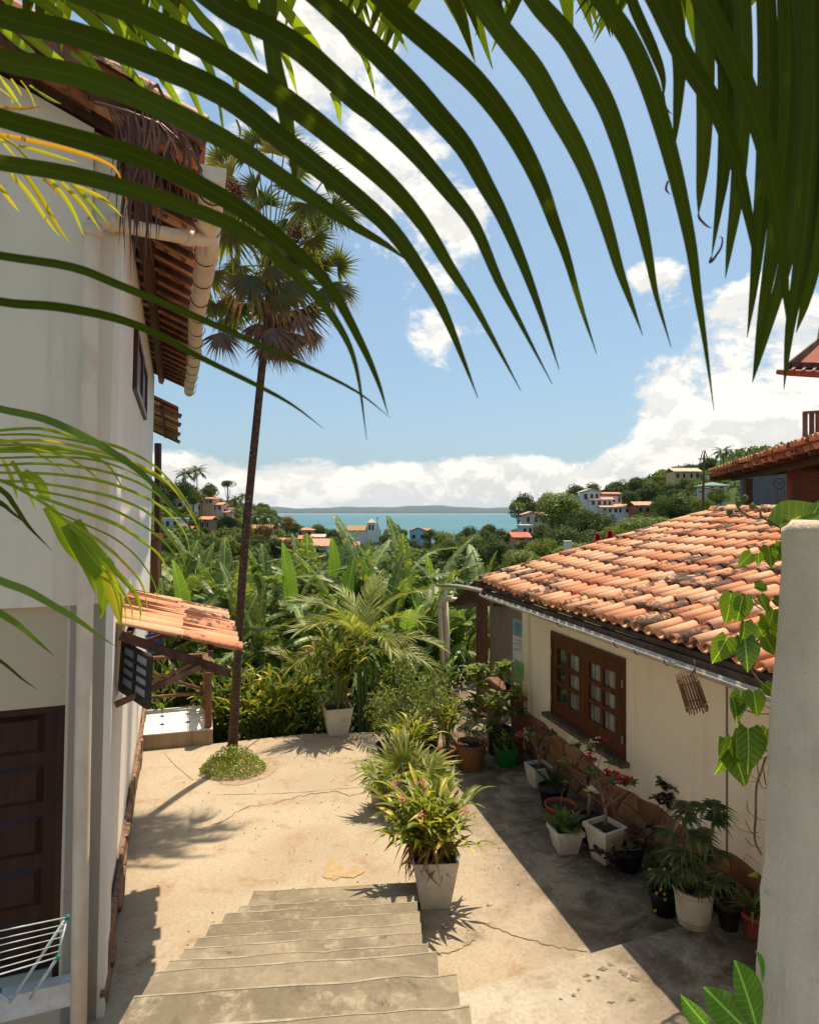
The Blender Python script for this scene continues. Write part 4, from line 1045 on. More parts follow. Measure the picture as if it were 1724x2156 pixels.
# second frond: cluster hanging at the upper right
rq = spline([V(-1.25, .5, 5.45), P(700, -600, 1.0), P(1250, -420, 1.1), P(1500, -260, 1.1), P(1760, -220, 1.12), P(1950, -100, 1.1)], 4)
b = MB(); b.tube(rq, .012, 8); fr2 = part('frond', b, M['stem'], near)
right_ = [
 ([(1290, -200), (1322, -20), (1372, 100), (1394, 160), (1397, 205)], 26), ([(1330, -250), (1400, -60), (1425, 60), (1432, 140), (1426, 240), (1418, 320)], 40),
 ([(1430, -250), (1470, -80), (1482, 60), (1484, 200), (1480, 330), (1474, 400), (1470, 452)], 44),
 ([(1500, -250), (1522, -60), (1527, 100), (1528, 240), (1522, 360), (1512, 440), (1498, 540)], 42),
 ([(1520, -250), (1555, -40), (1562, 120), (1558, 280), (1548, 420), (1536, 510), (1527, 585)], 44),
 ([(1590, -250), (1612, -40), (1618, 180), (1612, 350), (1600, 480), (1588, 600), (1573, 710)], 46),
 ([(1640, -250), (1658, -30), (1660, 180), (1650, 340), (1630, 500), (1606, 650), (1584, 805)], 52),
 ([(1700, -250), (1710, -20), (1712, 240), (1702, 400), (1684, 560), (1662, 690), (1650, 820)], 50),
 ([(1650, -200), (1690, 100), (1680, 380), (1650, 560), (1612, 700), (1586, 800)], 40),
 ([(1740, -200), (1752, 60), (1748, 300), (1728, 480), (1700, 620), (1676, 700)], 50),
 ([(1780, -200), (1790, 100), (1782, 380), (1758, 560), (1720, 720)], 50),
 ([(1400, -300), (1450, -120), (1500, 20), (1530, 80), (1552, 140)], 52), ([(1370, -300), (1440, -100), (1500, 60), (1545, 200), (1570, 330)], 46),
 ([(1560, -300), (1590, -100), (1590, 60), (1582, 170)], 52), ([(1680, -300), (1685, -100), (1680, 80), (1670, 190)], 52), ([(1460, -300), (1470, -120), (1450, 20), (1430, 100)], 50),
]
for i, (p, w) in enumerate(right_[:13]):
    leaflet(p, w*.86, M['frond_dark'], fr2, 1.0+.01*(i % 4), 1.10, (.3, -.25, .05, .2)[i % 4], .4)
# curled dry tips
for p in ([(1397, 200), (1401, 225), (1416, 242)], [(1498, 540), (1494, 552), (1502, 545), (1518, 520), (1520, 500), (1512, 498)], [(1470, 450), (1473, 460), (1488, 475), (1500, 480)], [(1406, 380), (1402, 398), (1412, 410)]):
    leaflet(p, 5, M['frond_dead'], fr2, 1.1, 1.11, 0, .2, 'dry_tip')
# unseen fronds added above the frame to shade these leaflets
for k in range(7):
    fx = -1.0+k*.36; fm = pinnate(1.9, 30, .62, .075, .12, 62, .1, 40+k, 3, .015)
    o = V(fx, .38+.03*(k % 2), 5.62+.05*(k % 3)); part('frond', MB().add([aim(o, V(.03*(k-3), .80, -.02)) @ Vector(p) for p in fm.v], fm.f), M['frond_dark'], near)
b = MB(); b.tube([V(-1.3, .4, 5.4), V(-1.1, .38, 5.62), V(1.2, .38, 5.66)], .02, 8); part('rachis', b, M['stem'], near)  # unseen support for the added shading fronds

# ---------------- light sunlit leaflets seen behind, upper left ----------------
K = .3906
lit = thing('palm_frond', 'bright yellow-green sunlit palm frond hanging behind the dark leaflets at upper left', 'palm frond', P(330, -60, 2.3))
lr = spline([P(-60, -20, 2.1), P(150, -60, 2.2), P(420, -60, 2.3), P(640, -50, 2.4), P(760, -40, 2.4)], 4)
part('rachis', MB().tube(lr, .012, 6), M['stem'], lit)
for p, w in (([(290, -60), (540, 150), (700, 380), (830, 520)], 60), ([(450, -60), (640, 150), (780, 270), (930, 500), (1000, 612)], 66), ([(660, 20), (780, 170), (900, 280), (980, 370), (1060, 560), (1115, 670)], 60),
             ([(800, -60), (960, 80), (1100, 300), (1165, 470), (1210, 715)], 52), ([(960, -60), (1080, 100), (1180, 210), (1250, 380), (1285, 545)], 60), ([(1460, -50), (1600, 130), (1700, 250), (1790, 420)], 60),
             ([(1490, 220), (1550, 330), (1605, 515)], 38), ([(100, -60), (330, 90), (500, 350), (600, 450), (655, 450)], 52), ([(-20, 120), (120, 240), (190, 282)], 44), ([(80, 130), (280, 290), (380, 352)], 46),
             ([(380, 280), (480, 350), (525, 395)], 30), ([(2010, 480), (2080, 640), (2130, 760)], 22) if False else ([(1190, 590), (1205, 710)], 20), ([(1280, 430), (1290, 545)], 14),
             ([(1275, 640), (1295, 700), (1290, 760)], 16), ([(180, 470), (260, 530), (330, 560)], 12)):
    leaflet([(a*K, c*K) for a, c in p], w*K, M['frond_sun'], lit, 2.25, 2.45, rnd.uniform(-.4, .4), .4)
for p in ([(538+z[0]*.25, z[1]*.25) for z in q] for q in ([(740, 250), (820, 360), (900, 450), (960, 620), (1010, 820)], [(900, -60), (1060, 110), (1180, 250), (1290, 445)], [(160, -60), (280, 120), (400, 290), (520, 420)], [(650, 770), (690, 860), (715, 1060)])):
    leaflet(list(p), 17, M['frond_sun'], lit, 2.3, 2.5, rnd.uniform(-.4, .4), .4)
for p in ([(160, -10), (190, 20), (230, 50), (265, 62)], [(370, -10), (400, 20), (425, 50), (440, 70)], [(185, -10), (215, 40), (243, 62), (246, 85)], [(330, 175), (345, 205), (355, 220)], [(240, 40), (243, 80)], [(498, 172), (503, 215)]):
    leaflet(p, 7, M['frond_dead'], lit, 2.4, 2.5, 0, .2, 'dry_strand')
# ---------------- yellow frond, left ----------------
yel = thing('palm_frond', 'yellowing palm frond with narrow leaflets in front of the upper white wall', 'palm frond', P(-40, 300, 2.6))
part('rachis', MB().tube(px3([(-120, 180), (0, 285), (30, 305), (70, 345)], 2.5, 2.65), .006, 6), M['frond_yellow'], yel)
for p, w in (([(0, 720), (200, 762), (400, 812), (560, 868), (640, 935), (690, 1110)], 24), ([(100, 780), (250, 822), (430, 877)], 22), ([(60, 930), (170, 1060), (250, 1180), (322, 1274)], 26), ([(130, 930), (230, 1080), (310, 1220), (380, 1316)], 26),
             ([(270, 960), (380, 1110), (455, 1277)], 24), ([(330, 980), (450, 1110), (543, 1244)], 24), ([(380, 980), (500, 1110), (590, 1215)], 26), ([(410, 1000), (560, 1070), (665, 1172)], 24), ([(-30, 960), (50, 1070), (105, 1142)], 24),
             ([(0, 680), (100, 692), (225, 715)], 22), ([(0, 400), (40, 460), (125, 590)], 30), ([(0, 470), (60, 520), (70, 560)], 28), ([(60, 420), (100, 480), (118, 520)], 14), ([(0, 575), (120, 580), (232, 572)], 18), ([(-20, 640), (40, 650), (110, 680)], 26),
             ([(0, 730), (40, 790), (90, 850)], 22), ([(110, 430), (160, 500), (200, 600)], 10), ([(120, 680), (160, 720), (190, 760)], 22), ([(160, 455), (240, 510), (330, 558)], 14), ([(230, 960), (290, 1010), (300, 1050)], 20)):
    leaflet([(a*K, c*K) for a, c in p], w*K, M['frond_yellow'], yel, 2.5, 2.7, rnd.uniform(-.5, .5), .4)
# ---------------- green frond arching in from the left ----------------
def Z3(p): return [(a*.2734, 841.75+c*.2734) for a, c in p]
are = thing('palm_frond', 'fresh lime-green palm frond arching in from the left in front of the white wall', 'palm frond', P(0, 1010, 1.9))
part('rachis', MB().tube(px3(Z3([(-300, 560), (0, 620), (250, 740), (450, 880), (650, 1080), (780, 1250), (860, 1350)]), 1.85, 2.05), .006, 6), M['frond_sun'], are)
for p, w in (([(0, 622), (300, 640), (600, 690), (900, 760), (1150, 880), (1300, 1050), (1400, 1200), (1435, 1310)], 24), ([(-60, 560), (400, 570), (800, 630), (1100, 740), (1300, 870), (1430, 1040), (1470, 1225)], 24),
             ([(-60, 510), (300, 490), (700, 530), (1000, 610), (1200, 720), (1330, 850), (1400, 960)], 22), ([(-60, 330), (300, 310), (700, 380), (1000, 470), (1250, 600), (1420, 800), (1545, 1015)], 26),
             ([(-60, 240), (300, 220), (600, 290), (900, 360), (1150, 480), (1330, 640), (1435, 765)], 26), ([(-60, 400), (400, 400), (800, 440), (1100, 540), (1350, 690), (1480, 870), (1545, 1085)], 26),
             ([(160, 680), (500, 740), (800, 820), (1050, 940), (1250, 1080), (1380, 1250), (1412, 1372)], 22), ([(280, 740), (600, 850), (900, 960), (1100, 1090), (1250, 1230), (1325, 1435)], 28),
             ([(400, 850), (700, 980), (900, 1080), (1080, 1240), (1200, 1450), (1205, 1655)], 16), ([(480, 910), (750, 1080), (950, 1250), (1100, 1440), (1145, 1695)], 26), ([(540, 970), (750, 1150), (900, 1330), (1030, 1480), (1080, 1600), (1075, 1725)], 40),
             ([(630, 1060), (800, 1270), (930, 1450), (1010, 1600), (1020, 1742)], 24), ([(740, 1200), (850, 1370), (950, 1550), (975, 1755)], 22), ([(-60, 270), (300, 270), (700, 340), (950, 430), (1080, 560), (1160, 740)], 20),
             ([(-60, 350), (300, 350), (600, 400), (800, 480), (900, 600), (980, 770)], 26), ([(-60, 300), (150, 340), (400, 480), (560, 610)], 22), ([(-60, 450), (300, 440), (650, 450), (900, 510), (1130, 620), (1300, 760)], 20),
             ([(200, 360), (500, 440), (700, 560), (800, 680), (880, 810)], 18), ([(-60, 380), (250, 372), (500, 385), (780, 420)], 30)):
    leaflet(Z3(p), w*.2734, M['frond_sun'], are, 1.85+rnd.uniform(0, .1), 2.05+rnd.uniform(0, .1), rnd.uniform(-.5, .5), .45)
for p, w in (([(540, 950), (620, 1090), (720, 1230), (800, 1330), (810, 1450), (775, 1685)], 190), ([(560, 960), (600, 1150), (690, 1330), (740, 1500)], 70), ([(370, 820), (450, 960), (530, 1120), (592, 1245)], 100), ([(815, 1320), (870, 1480), (935, 1745)], 105),
             ([(180, 560), (280, 620), (340, 720), (390, 790)], 80), ([(90, 470), (180, 620), (280, 855)], 34), ([(20, 460), (90, 600), (135, 770)], 30)):
    leaflet(Z3(p), w*.2734, M['frond_sun'], are, 1.95, 2.02, rnd.uniform(-.3, .3), .3, 'leaflet', .5, .8)
dk = thing('palm_frond', 'deep green palm frond with long single leaflets crossing the white wall at lower left', 'palm frond', P(-60, 1300, 1.3))
part('rachis', MB().tube(px3([(-260, 700), (-200, 860), (-150, 1050), (-110, 1250), (-80, 1400)], 1.25, 1.35), .007, 6), M['stem'], dk)
for p, w in (([(-900, -150), (-300, -30), (0, 70), (350, 150), (700, 310), (950, 460), (1150, 620), (1350, 850), (1450, 960), (1510, 1090)], 58), ([(-700, 1080), (-300, 1250), (0, 1395), (200, 1470), (400, 1580), (600, 1700), (750, 1810), (900, 1905)], 60),
             ([(-600, 1300), (-300, 1450), (0, 1640), (150, 1740), (300, 1870), (420, 1975)], 52), ([(-800, 300), (-400, 450), (0, 690), (100, 800), (200, 950), (280, 1040), (405, 1165)], 40), ([(-800, 400), (-300, 650), (0, 790), (100, 870), (230, 975)], 44),
             ([(-500, 1750), (-300, 1850), (0, 2010), (170, 2150), (300, 2240)], 26)):
    leaflet(Z3(p), w*.2734, M['frond_sun'] if w < 0 else M['vine_leaf'] if w > 50 else M['frond_dark'], dk, 1.25, 1.45, rnd.uniform(-.3, .3), .4)

# ---------------- dead frond caught on the eave ----------------
dead = thing('dead_palm_frond', 'dry reddish-brown palm frond hanging from the roof corner of the white house', 'palm frond', P(290, 240, 4.4))
part('rachis', MB().tube([P(200, 215, 4.3), P(270, 235, 4.35), P(340, 262, 4.45), P(405, 320, 4.6), P(425, 360, 4.65)], .012, 6), M['frond_dead'], dead)
for k in range(80):
    t = rnd.random()**.9; x0 = 225+190*t+rnd.uniform(-8, 8); y0 = 230+75*t*t+rnd.uniform(-8, 14)
    ln = rnd.uniform(90, 300)*(1.2-.5*t); sw = rnd.gauss(.12, .22)
    if rnd.random() < .55: x0 = rnd.uniform(258, 320); ln *= 1.15; sw = rnd.gauss(0, .10)
    q = [(x0, y0), (x0+sw*ln*.35+rnd.uniform(0, 12), y0+ln*.25), (x0+sw*ln*.7, y0+ln*.62), (x0+sw*ln*.8+rnd.gauss(0, 9), y0+ln)]
    yy = rnd.uniform(4.25, 4.6); leaflet(q, rnd.uniform(3, 6), M['frond_dead'], dead, yy, yy+.05, rnd.uniform(-.8, .8), .6)

# ---------------- tall fan palm ----------------
fp_ = thing('fan_palm', 'tall slender fan palm with a shaggy crown and brown hanging skirt in the courtyard', 'palm tree', G(490, 1608))
tp = [(488, 1610), (494, 1500), (505, 1300), (517, 1130), (529, 1000), (541, 880), (551, 780), (560, 700), (566, 620), (570, 560)]
q = spline([P(x, y, 10.0) for x, y in tp], 4); part('trunk', MB().tube(q, [.088-.020*min(1, i/6)-.012*i/len(q) for i in range(len(q))], 14), M['trunk'], fp_)
fans = {k: [mk(fan(40, sp, dr, 100+i, w_*.62), 'fan_leaf', M[mt]) for i, (sp, dr, w_) in enumerate(v)] for k, (mt, v) in {
    'g': ('fan_green', [(115, .25, .085), (100, .5, .08), (125, .15, .08)]), 'y': ('fan_yellow', [(110, .2, .09), (95, .35, .08)]),
    't': ('fan_tan', [(100, .35, .085), (85, .6, .08)]), 'd': ('fan_dead', [(60, .5, .07), (45, .8, .065), (70, .4, .06)])}.items()}
crown = P(566, 590, 10.0)
def put_fan(x, y, Y, r, ang, kind, tiltn=(0, -1, .2), petiole=True):
    hub = P(x, y, Y); a = R(ang); d = V(math.cos(a), rnd.uniform(-.25, .15), math.sin(a)); me = rnd.choice(fans[kind]); s = r*Y/F
    n = V(*tiltn)+V(rnd.uniform(-.35, .35), 0, rnd.uniform(-.3, .3))
    inst('leaf', me, aim(hub, d, n, s), fp_)
    if petiole:
        part('petiole', MB().tube(spline([crown+V(0, 0, rnd.uniform(-.2, .3)), (crown+hub)/2+V(0, 0, .12), hub], 3), .012, 5), M['stem'] if kind != 'd' else M['frond_dead'], fp_)
for a in ((529, 580, 9.6, 105, 268, 't'), (612, 592, 9.6, 112, 278, 't'), (486, 485, 9.6, 100, 262, 'g'), (446, 572, 9.8, 88, 255, 'g'), (646, 428, 9.5, 84, 285, 'g'), (700, 440, 9.7, 74, 320, 'g'), (574, 322, 10.2, 66, 75, 'y'), (490, 368, 9.8, 74, 190, 'y'),
          (674, 565, 9.9, 60, 70, 'g'), (690, 600, 9.7, 78, 300, 't'), (640, 650, 9.8, 80, 290, 't'), (560, 640, 10.2, 88, 250, 'g'), (500, 640, 10.1, 86, 240, 'g'), (520, 330, 10.4, 62, 120, 'g'), (640, 335, 10.3, 56, 40, 'g'),
          (620, 360, 10.4, 60, 15, 'y'), (540, 395, 10.2, 66, 200, 'g'), (610, 460, 10.3, 74, 300, 'g'), (545, 470, 10.2, 72, 240, 'g'), (590, 540, 10.2, 84, 270, 'g'), (640, 520, 10.1, 72, 330, 'g'), (470, 430, 10.2, 62, 200, 'g'),
          (505, 560, 10.4, 80, 215, 'g'), (655, 470, 10.5, 60, 10, 'g'), (560, 430, 10.5, 60, 100, 'g'), (720, 610, 10.0, 52, 330, 't'), (625, 540, 9.7, 90, 250, 'g'), (575, 560, 9.5, 70, 285, 't'), (450, 500, 10.3, 60, 230, 'g'), (600, 400, 10.6, 56, 60, 'g'), (455, 400, 10.4, 70, 170, 'g'), (470, 340, 10.6, 70, 140, 'g'), (540, 300, 10.5, 66, 100, 'g'), (600, 310, 10.6, 64, 70, 'y'), (680, 380, 10.4, 66, 30, 'g'), (725, 450, 10.1, 58, 340, 'g'), (515, 440, 9.5, 74, 235, 'g'), (575, 505, 9.5, 76, 265, 'g'), (660, 500, 9.6, 66, 300, 'g'), (455, 640, 9.9, 74, 262, 'g'), (710, 560, 10.2, 60, 40, 'g'), (590, 620, 9.5, 76, 268, 't')):
    put_fan(*a)
for a in ((576, 690, 9.7, 82, 272, 'd'), (466, 700, 9.8, 78, 272, 'd'), (610, 700, 9.8, 82, 282, 'd'), (545, 680, 10.0, 74, 262, 'd'), (650, 690, 10.0, 70, 286, 'd'), (590, 660, 10.2, 80, 270, 'd'), (630, 660, 9.7, 70, 276, 'd'), (480, 670, 10.2, 66, 265, 'd'), (560, 720, 9.9, 74, 268, 'd'), (594, 730, 10.0, 66, 275, 'd')):
    put_fan(*a, petiole=True)
for (x, y, s_) in ((495, 395, 22), (628, 488, 26)):   # fruit clusters
    bb = MB(); c = P(x, y, 9.7); 
    for k in range(260):
        v = Vector((rnd.gauss(0, 1), rnd.gauss(0, 1), rnd.gauss(0, 1))).normalized()*rnd.random()**.5*s_*9.7/F; v.z *= 1.0; v += V(.6*v.z*(-1 if x < 560 else 0), 0, 0)
        bb.add([c+v+V(.018, 0, 0), c+v+V(-.018, 0, 0), c+v+V(0, .018, 0), c+v+V(0, -.018, 0), c+v+V(0, 0, .018), c+v+V(0, 0, -.018)], [(0, 2, 4), (2, 1, 4), (1, 3, 4), (3, 0, 4), (2, 0, 5), (1, 2, 5), (3, 1, 5), (0, 3, 5)])
    part('fruit_cluster', bb, M['fruit'], fp_, kind='stuff')
    part('fruit_stalk', MB().tube(spline([crown, (crown+c)/2+V(0, 0, .2), c], 3), .02, 6), M['wicker'], fp_)
# low plant cushion round its foot
bb = MB(); c0_ = G(492, 1622)
for k in range(4200):
    a = rnd.random()*6.283; rr = rnd.random()**.5; x = c0_.x+math.cos(a)*rr*.50; y = c0_.y+math.sin(a)*rr*.36-.04; h = .04+.36*(1-rr*rr)*rnd.random()**.8
    o = V(x, y, h); d = V(rnd.gauss(0, 1), rnd.gauss(0, 1), rnd.uniform(.2, 1.6)).normalized()*rnd.uniform(.02, .045); s_ = d.cross(V(rnd.gauss(0, 1), rnd.gauss(0, 1), .2)).normalized()*.009
    bb.add([o, o+d*.5+s_, o+d, o+d*.5-s_], [(0, 1, 2, 3)])
bb2 = MB()
for k in range(140):
    a = rnd.random()*6.283; rr = rnd.random()**.5; o = V(c0_.x+math.cos(a)*rr*.47, c0_.y+math.sin(a)*rr*.34-.04, .10+.26*(1-rr*rr)); bb2.add([o+V(.012, 0, 0), o+V(0, .012, .006), o-V(.012, 0, 0), o-V(0, .012, -.006)], [(0, 1, 2, 3)])
cu = solo('ground_cover_plant', bb, M['ground_lime'], 'low lime-green cushion plant with tiny white flowers around the palm trunk', 'plant')
part('flowers', bb2, M['creamf'], cu, kind='stuff')
# ---------------- bananas ----------------
def banana_leaf(L=2.3, W=.62, arch=.5, tear=.5, seed=1, n=26, fold=.25):
    r = random.Random(seed); b = MB()
    def mid(t): return V(0, L*(t-.30*arch*t*t), L*(.15*t-.85*arch*t*t))
    pts = [mid(i/n) for i in range(n+1)]
    b.tube([mid(t) for t in np.linspace(-.12, .97, 12)], [.028, .024, .022, .019, .017, .015, .013, .011, .009, .007, .005, .003], 5)
    for sg in (-1, 1):
        lag = 0; droop = 0.1
        i = 0
        while i < n:
            m_ = 1 if r.random() < tear else r.choice((2, 3, 4, 5)); m_ = min(m_, n-i)
            droop = r.uniform(.1, 1.0)*tear*1.3+.12; gap = (.012 if tear > .1 else 0)
            for k in range(m_):
                t0, t1 = (i+k)/n, (i+k+1)/n
                w = lambda t: W/2*(math.sin(math.pi*min(1, .07+.93*t)**.75)**.6)*(.97+.03*math.sin(t*40))
                q = []
                for t, e in ((t0, gap if k == 0 else 0), (t1, -gap if k == m_-1 else 0)):
                    o = mid(t+.0); rowp = [o]
                    for u in (.35, .7, 1.0):
                        ww = w(t)*u; rowp.append(o+V(sg*ww*math.cos(droop*u), ww*.28+e*L*u*.5, fold*ww*.8-ww*math.sin(droop*u*1.3)*u))
                    q.append(rowp)
                for c in range(3):
                    b.add([q[0][c], q[0][c+1], q[1][c+1], q[1][c]], [(0, 1, 2, 3) if sg < 0 else (3, 2, 1, 0)], True)
            i += m_
    return b

BL = [mk(banana_leaf(2.3, .54, .55, .75, 1), 'banana_leaf', M['banana']), mk(banana_leaf(2.1, .54, .75, .6, 2), 'banana_leaf', M['banana']), mk(banana_leaf(2.2, .56, .35, .25, 3), 'banana_leaf', M['banana']),
      mk(banana_leaf(2.0, .50, .10, .0, 4, fold=.7), 'banana_leaf', M['banana_bright']), mk(banana_leaf(1.9, .40, 1.3, .9, 5), 'banana_leaf', M['banana_dead']), mk(banana_leaf(2.4, .58, .95, .9, 6), 'banana_leaf', M['banana']),
      mk(banana_leaf(2.1, .55, .22, .12, 7, fold=.5), 'banana_leaf', M['banana']), mk(banana_leaf(2.2, .60, .8, 1.0, 8, 30), 'banana_leaf', M['banana'])]
BG = 'banana plants in the grove below the courtyard'
def banana(x, ytop, Y, label, nl=10, stalk=None, up_=None, dead=3, sc_=1.0):
    """x, ytop: where the tallest leaf tips show"""
    top = P(x, ytop, Y); gz = th(top.x, Y)-.1; H = max(1.0, (top.z-gz)-1.75*sc_)
    t = thing('banana_plant', label, 'banana plant', (top.x, Y, gz), BG)
    c = V(top.x+rnd.uniform(-.05, .05), Y, gz+H)
    part('pseudostem', MB().tube([V(top.x, Y, gz), V(top.x+.03, Y, gz+H*.6), c], [.16*sc_, .12*sc_, .07*sc_], 9), M['banana_stem'], t)
    a0 = rnd.random()*6.28
    for k in range(nl):
        a = a0+k*2.39996; el = R(76-74*(k/nl)+rnd.uniform(-9, 9)); s = sc_*rnd.uniform(.85, 1.25)*(1-.12*(k == 0))
        d = V(math.cos(a)*math.cos(el), math.sin(a)*math.cos(el), math.sin(el))
        me = (BL[3] if rnd.random() < .4 else BL[6]) if k == 0 else (BL[2] if k == 1 else BL[rnd.choice((0, 1, 0, 5, 2, 5, 7, 7))]) if k < nl-1 else BL[5]
        inst('leaf', me, aim(c-V(0, 0, .25*k/nl), d, V(0, 0, 1), s, rnd.uniform(-.5, .5)), t)
    for k in range(dead):
        a = rnd.random()*6.28; d = V(math.cos(a)*.4, math.sin(a)*.4, -.5); inst('dead_leaf', BL[4], aim(c-V(0, 0, .3), d, V(math.cos(a), math.sin(a), .2), sc_*.85), t)
for args in (
 (365, 1150, 15.5, 'banana plant with torn leaves just right of the white house corner'), (420, 1120, 18, 'banana plant left of the tall palm trunk, leaf tips below the hillside houses'), (395, 1190, 14.2, 'shorter banana plant behind the tiled awning', 8),
 (470, 1130, 16.5, 'banana plant with hanging dry leaves directly left of the palm trunk', 9, None, None, 5), (560, 1140, 17, 'banana plant directly right of the tall palm trunk'), (505, 1180, 14.5, 'banana plant seen on both sides of the palm trunk'),
 (610, 1160, 15, 'banana plant with broad torn leaves above the yellowish areca palm'), (640, 1128, 19, 'banana plant standing before the red roofed houses left of the church'), (700, 1125, 18, 'banana plant with a tall leaf left of the white church'),
 (765, 1120, 16.5, 'banana plant with bright upright leaves in front of the church'), (850, 1100, 16.8, 'tallest banana plant, one upright leaf crossing the sea line', 9), (815, 1155, 14.8, 'banana plant just behind the areca palm'),
 (905, 1150, 17, 'banana plant in front of the pale blue house'), (960, 1175, 16, 'banana plant left of the cottage gutter end'), (1018, 1145, 17.5, 'banana plant with one bright rolled leaf beside the cottage roof corner', 6), (900, 1215, 14.6, 'low banana plant behind the red ginger flowers', 7),
 (1075, 1190, 19, 'banana plant showing over the far edge of the cottage roof', 8), (540, 1230, 13.6, 'small banana plant behind the black cable', 7, None, None, 1, .8), (350, 1240, 13.8, 'small banana plant behind the landing', 7, None, None, 1, .8), (720, 1190, 14.2, 'mid sized banana plant behind the areca fronds', 8)):
    banana(*args)
# ---------------- areca clump behind the far pot ----------------
fm = [mk(pinnate(1.75, 34, .50, .027, 1.05, 58, .40, 60+i, 4, .016, .16, .45, (-.15, .1, .0)[i]), 'frond', M['areca']) for i in range(3)]
def areca(name, label, base, c, fr, scale=1.0, stems=5):
    t = thing(name, label, 'palm', base)
    for k in range(stems):
        o = base+V(rnd.uniform(-.2, .2), rnd.uniform(-.2, .2), 0); part('cane', MB().tube(spline([o, (o+c)/2+V(rnd.uniform(-.1, .1), 0, 0), c+V(rnd.uniform(-.12, .12), rnd.uniform(-.1, .1), rnd.uniform(-.3, .1))], 3), [.035]*4+[.028]*3, 8), M['stem'], t)
    for (a, el, s, roll) in fr:
        a = R(a); e = R(el); d = V(math.cos(a)*math.cos(e), math.sin(a)*math.cos(e), math.sin(e))
        o = c+V(d.x*.1, d.y*.1, rnd.uniform(-.25, .1)); inst('frond', rnd.choice(fm), aim(o, d, V(0, 0, 1), s*scale, roll), t)
    return t
ab = V(-.75, 12.1, -1.2); ac = P(765, 1350, 12.1)
areca('areca_palm', 'arching yellow-green areca palm behind the pots at the far edge of the courtyard', ab, ac, [(180, 35, .95, .2), (200, 18, .9, -.3), (165, 58, 1.0, .1), (0, 30, .95, .1), (340, 15, .9, .3), (20, 60, 1.0, -.2), (270, 50, .75, 0), (250, 22, .8, .3), (300, 25, .85, -.2), (90, 60, .9, 0), (120, 70, 1.0, .2), (60, 75, 1.1, .1), (215, 40, 1., 0), (325, 45, 1., 0), (235, 62, .9, .4), (190, 5, .75, 0), (355, 2, .75, .2)], .88)
areca('areca_palm', 'shadowy areca palm foliage left of and behind the far white pot', V(-2.0, 12.6, -1.3), P(655, 1450, 12.4), [(180, 40, .7, .2), (220, 25, .7, 0), (160, 65, .8, 0), (10, 40, .7, .1), (300, 30, .7, -.2), (60, 70, .8, 0), (260, 50, .7, 0)], .8, 4)
# ---------------- cane plants with lance leaves (shell ginger and kin) ----------------
LG = [mk(lance(.37, .062, .5, .5), 'leaf', M['ginger']), mk(lance(.30, .05, .25, .6), 'leaf', M['ginger']), mk(lance(.26, .05, .8, .5), 'leaf', M['ginger'])]
LGG = [mk(lance(.36, .075, .45, .5), 'leaf', M['ginger_green']), mk(lance(.32, .065, .25, .6), 'leaf', M['ginger_green'])]
LD = [mk(lance(.24, .028, 1.3, .9), 'dry_leaf', M['dry'])]
def canes(t, c, nst, H, spread, leaves, per=8, ls=1.0, seed=0, dry=0, flowers=None, stemmat='stem', lean=V(0, 0, 0), start=.35):
    r = random.Random(seed)
    for k in range(nst):
        a = k*2.39996+r.uniform(-.3, .3); rr = spread*((k+.5)/nst)**.6*r.uniform(.8, 1.1); h = H*r.uniform(.72, 1.05)*(1-.25*(rr/spread)**2)
        o = c+V(math.cos(a)*rr*.18, math.sin(a)*rr*.18, -.02); e = c+V(math.cos(a)*rr, math.sin(a)*rr*.9, h)+lean*h
        m_ = o.lerp(e, .5)+V(-math.cos(a)*rr*.14, -math.sin(a)*rr*.14, h*.12); q = spline([o, m_, e], 5)
        part('stem', MB().tube(q, [.007]*len(q), 5), M[stemmat], t)
        for j in range(per):
            u = start+(1-start)*(j+.5)/per; f = u*(len(q)-1); i = min(int(f), len(q)-2); p = q[i].lerp(q[i+1], f-i); d = (q[i+1]-q[i]).normalized()
            ax = V(-math.sin(a+r.uniform(-.7, .7)), math.cos(a), 0).normalized(); s1 = (1 if j % 2 else -1)
            dr = (d*.75+ax*s1*r.uniform(.5, .9)+V(0, 0, .1)).normalized()
            if j == per-1: dr = (d+ax*.15).normalized()
            inst('leaf', r.choice(leaves), aim(p, dr, V(0, 0, 1), ls*r.uniform(.75, 1.1), r.uniform(-.5, .5)), t)
        if flowers and r.random() < flowers[1]:
            fl = MB(); 
            for j in range(14):
                z = j/14; p = e+V(math.cos(j*2.4)*.02*(1-z), math.sin(j*2.4)*.02*(1-z), .02+z*.11); d = V(math.cos(j*2.4), math.sin(j*2.4), .9).normalized()*.03
                s_ = d.cross(V(0, 0, 1)).normalized()*.012; fl.add([p, p+d*.5+s_, p+d, p+d*.5-s_], [(0, 1, 2, 3)])
            part('flower', fl, M[flowers[0]], t)
    for k in range(dry):
        a = r.random()*6.28; o = c+V(math.cos(a)*.12, math.sin(a)*.12, r.uniform(.02, H*.35)); d = V(math.cos(a), math.sin(a), r.uniform(-.7, .3))
        inst('dry_leaf', LD[0], aim(o, d, V(0, 0, 1), ls*r.uniform(.7, 1.3), r.uniform(-1, 1)), t)
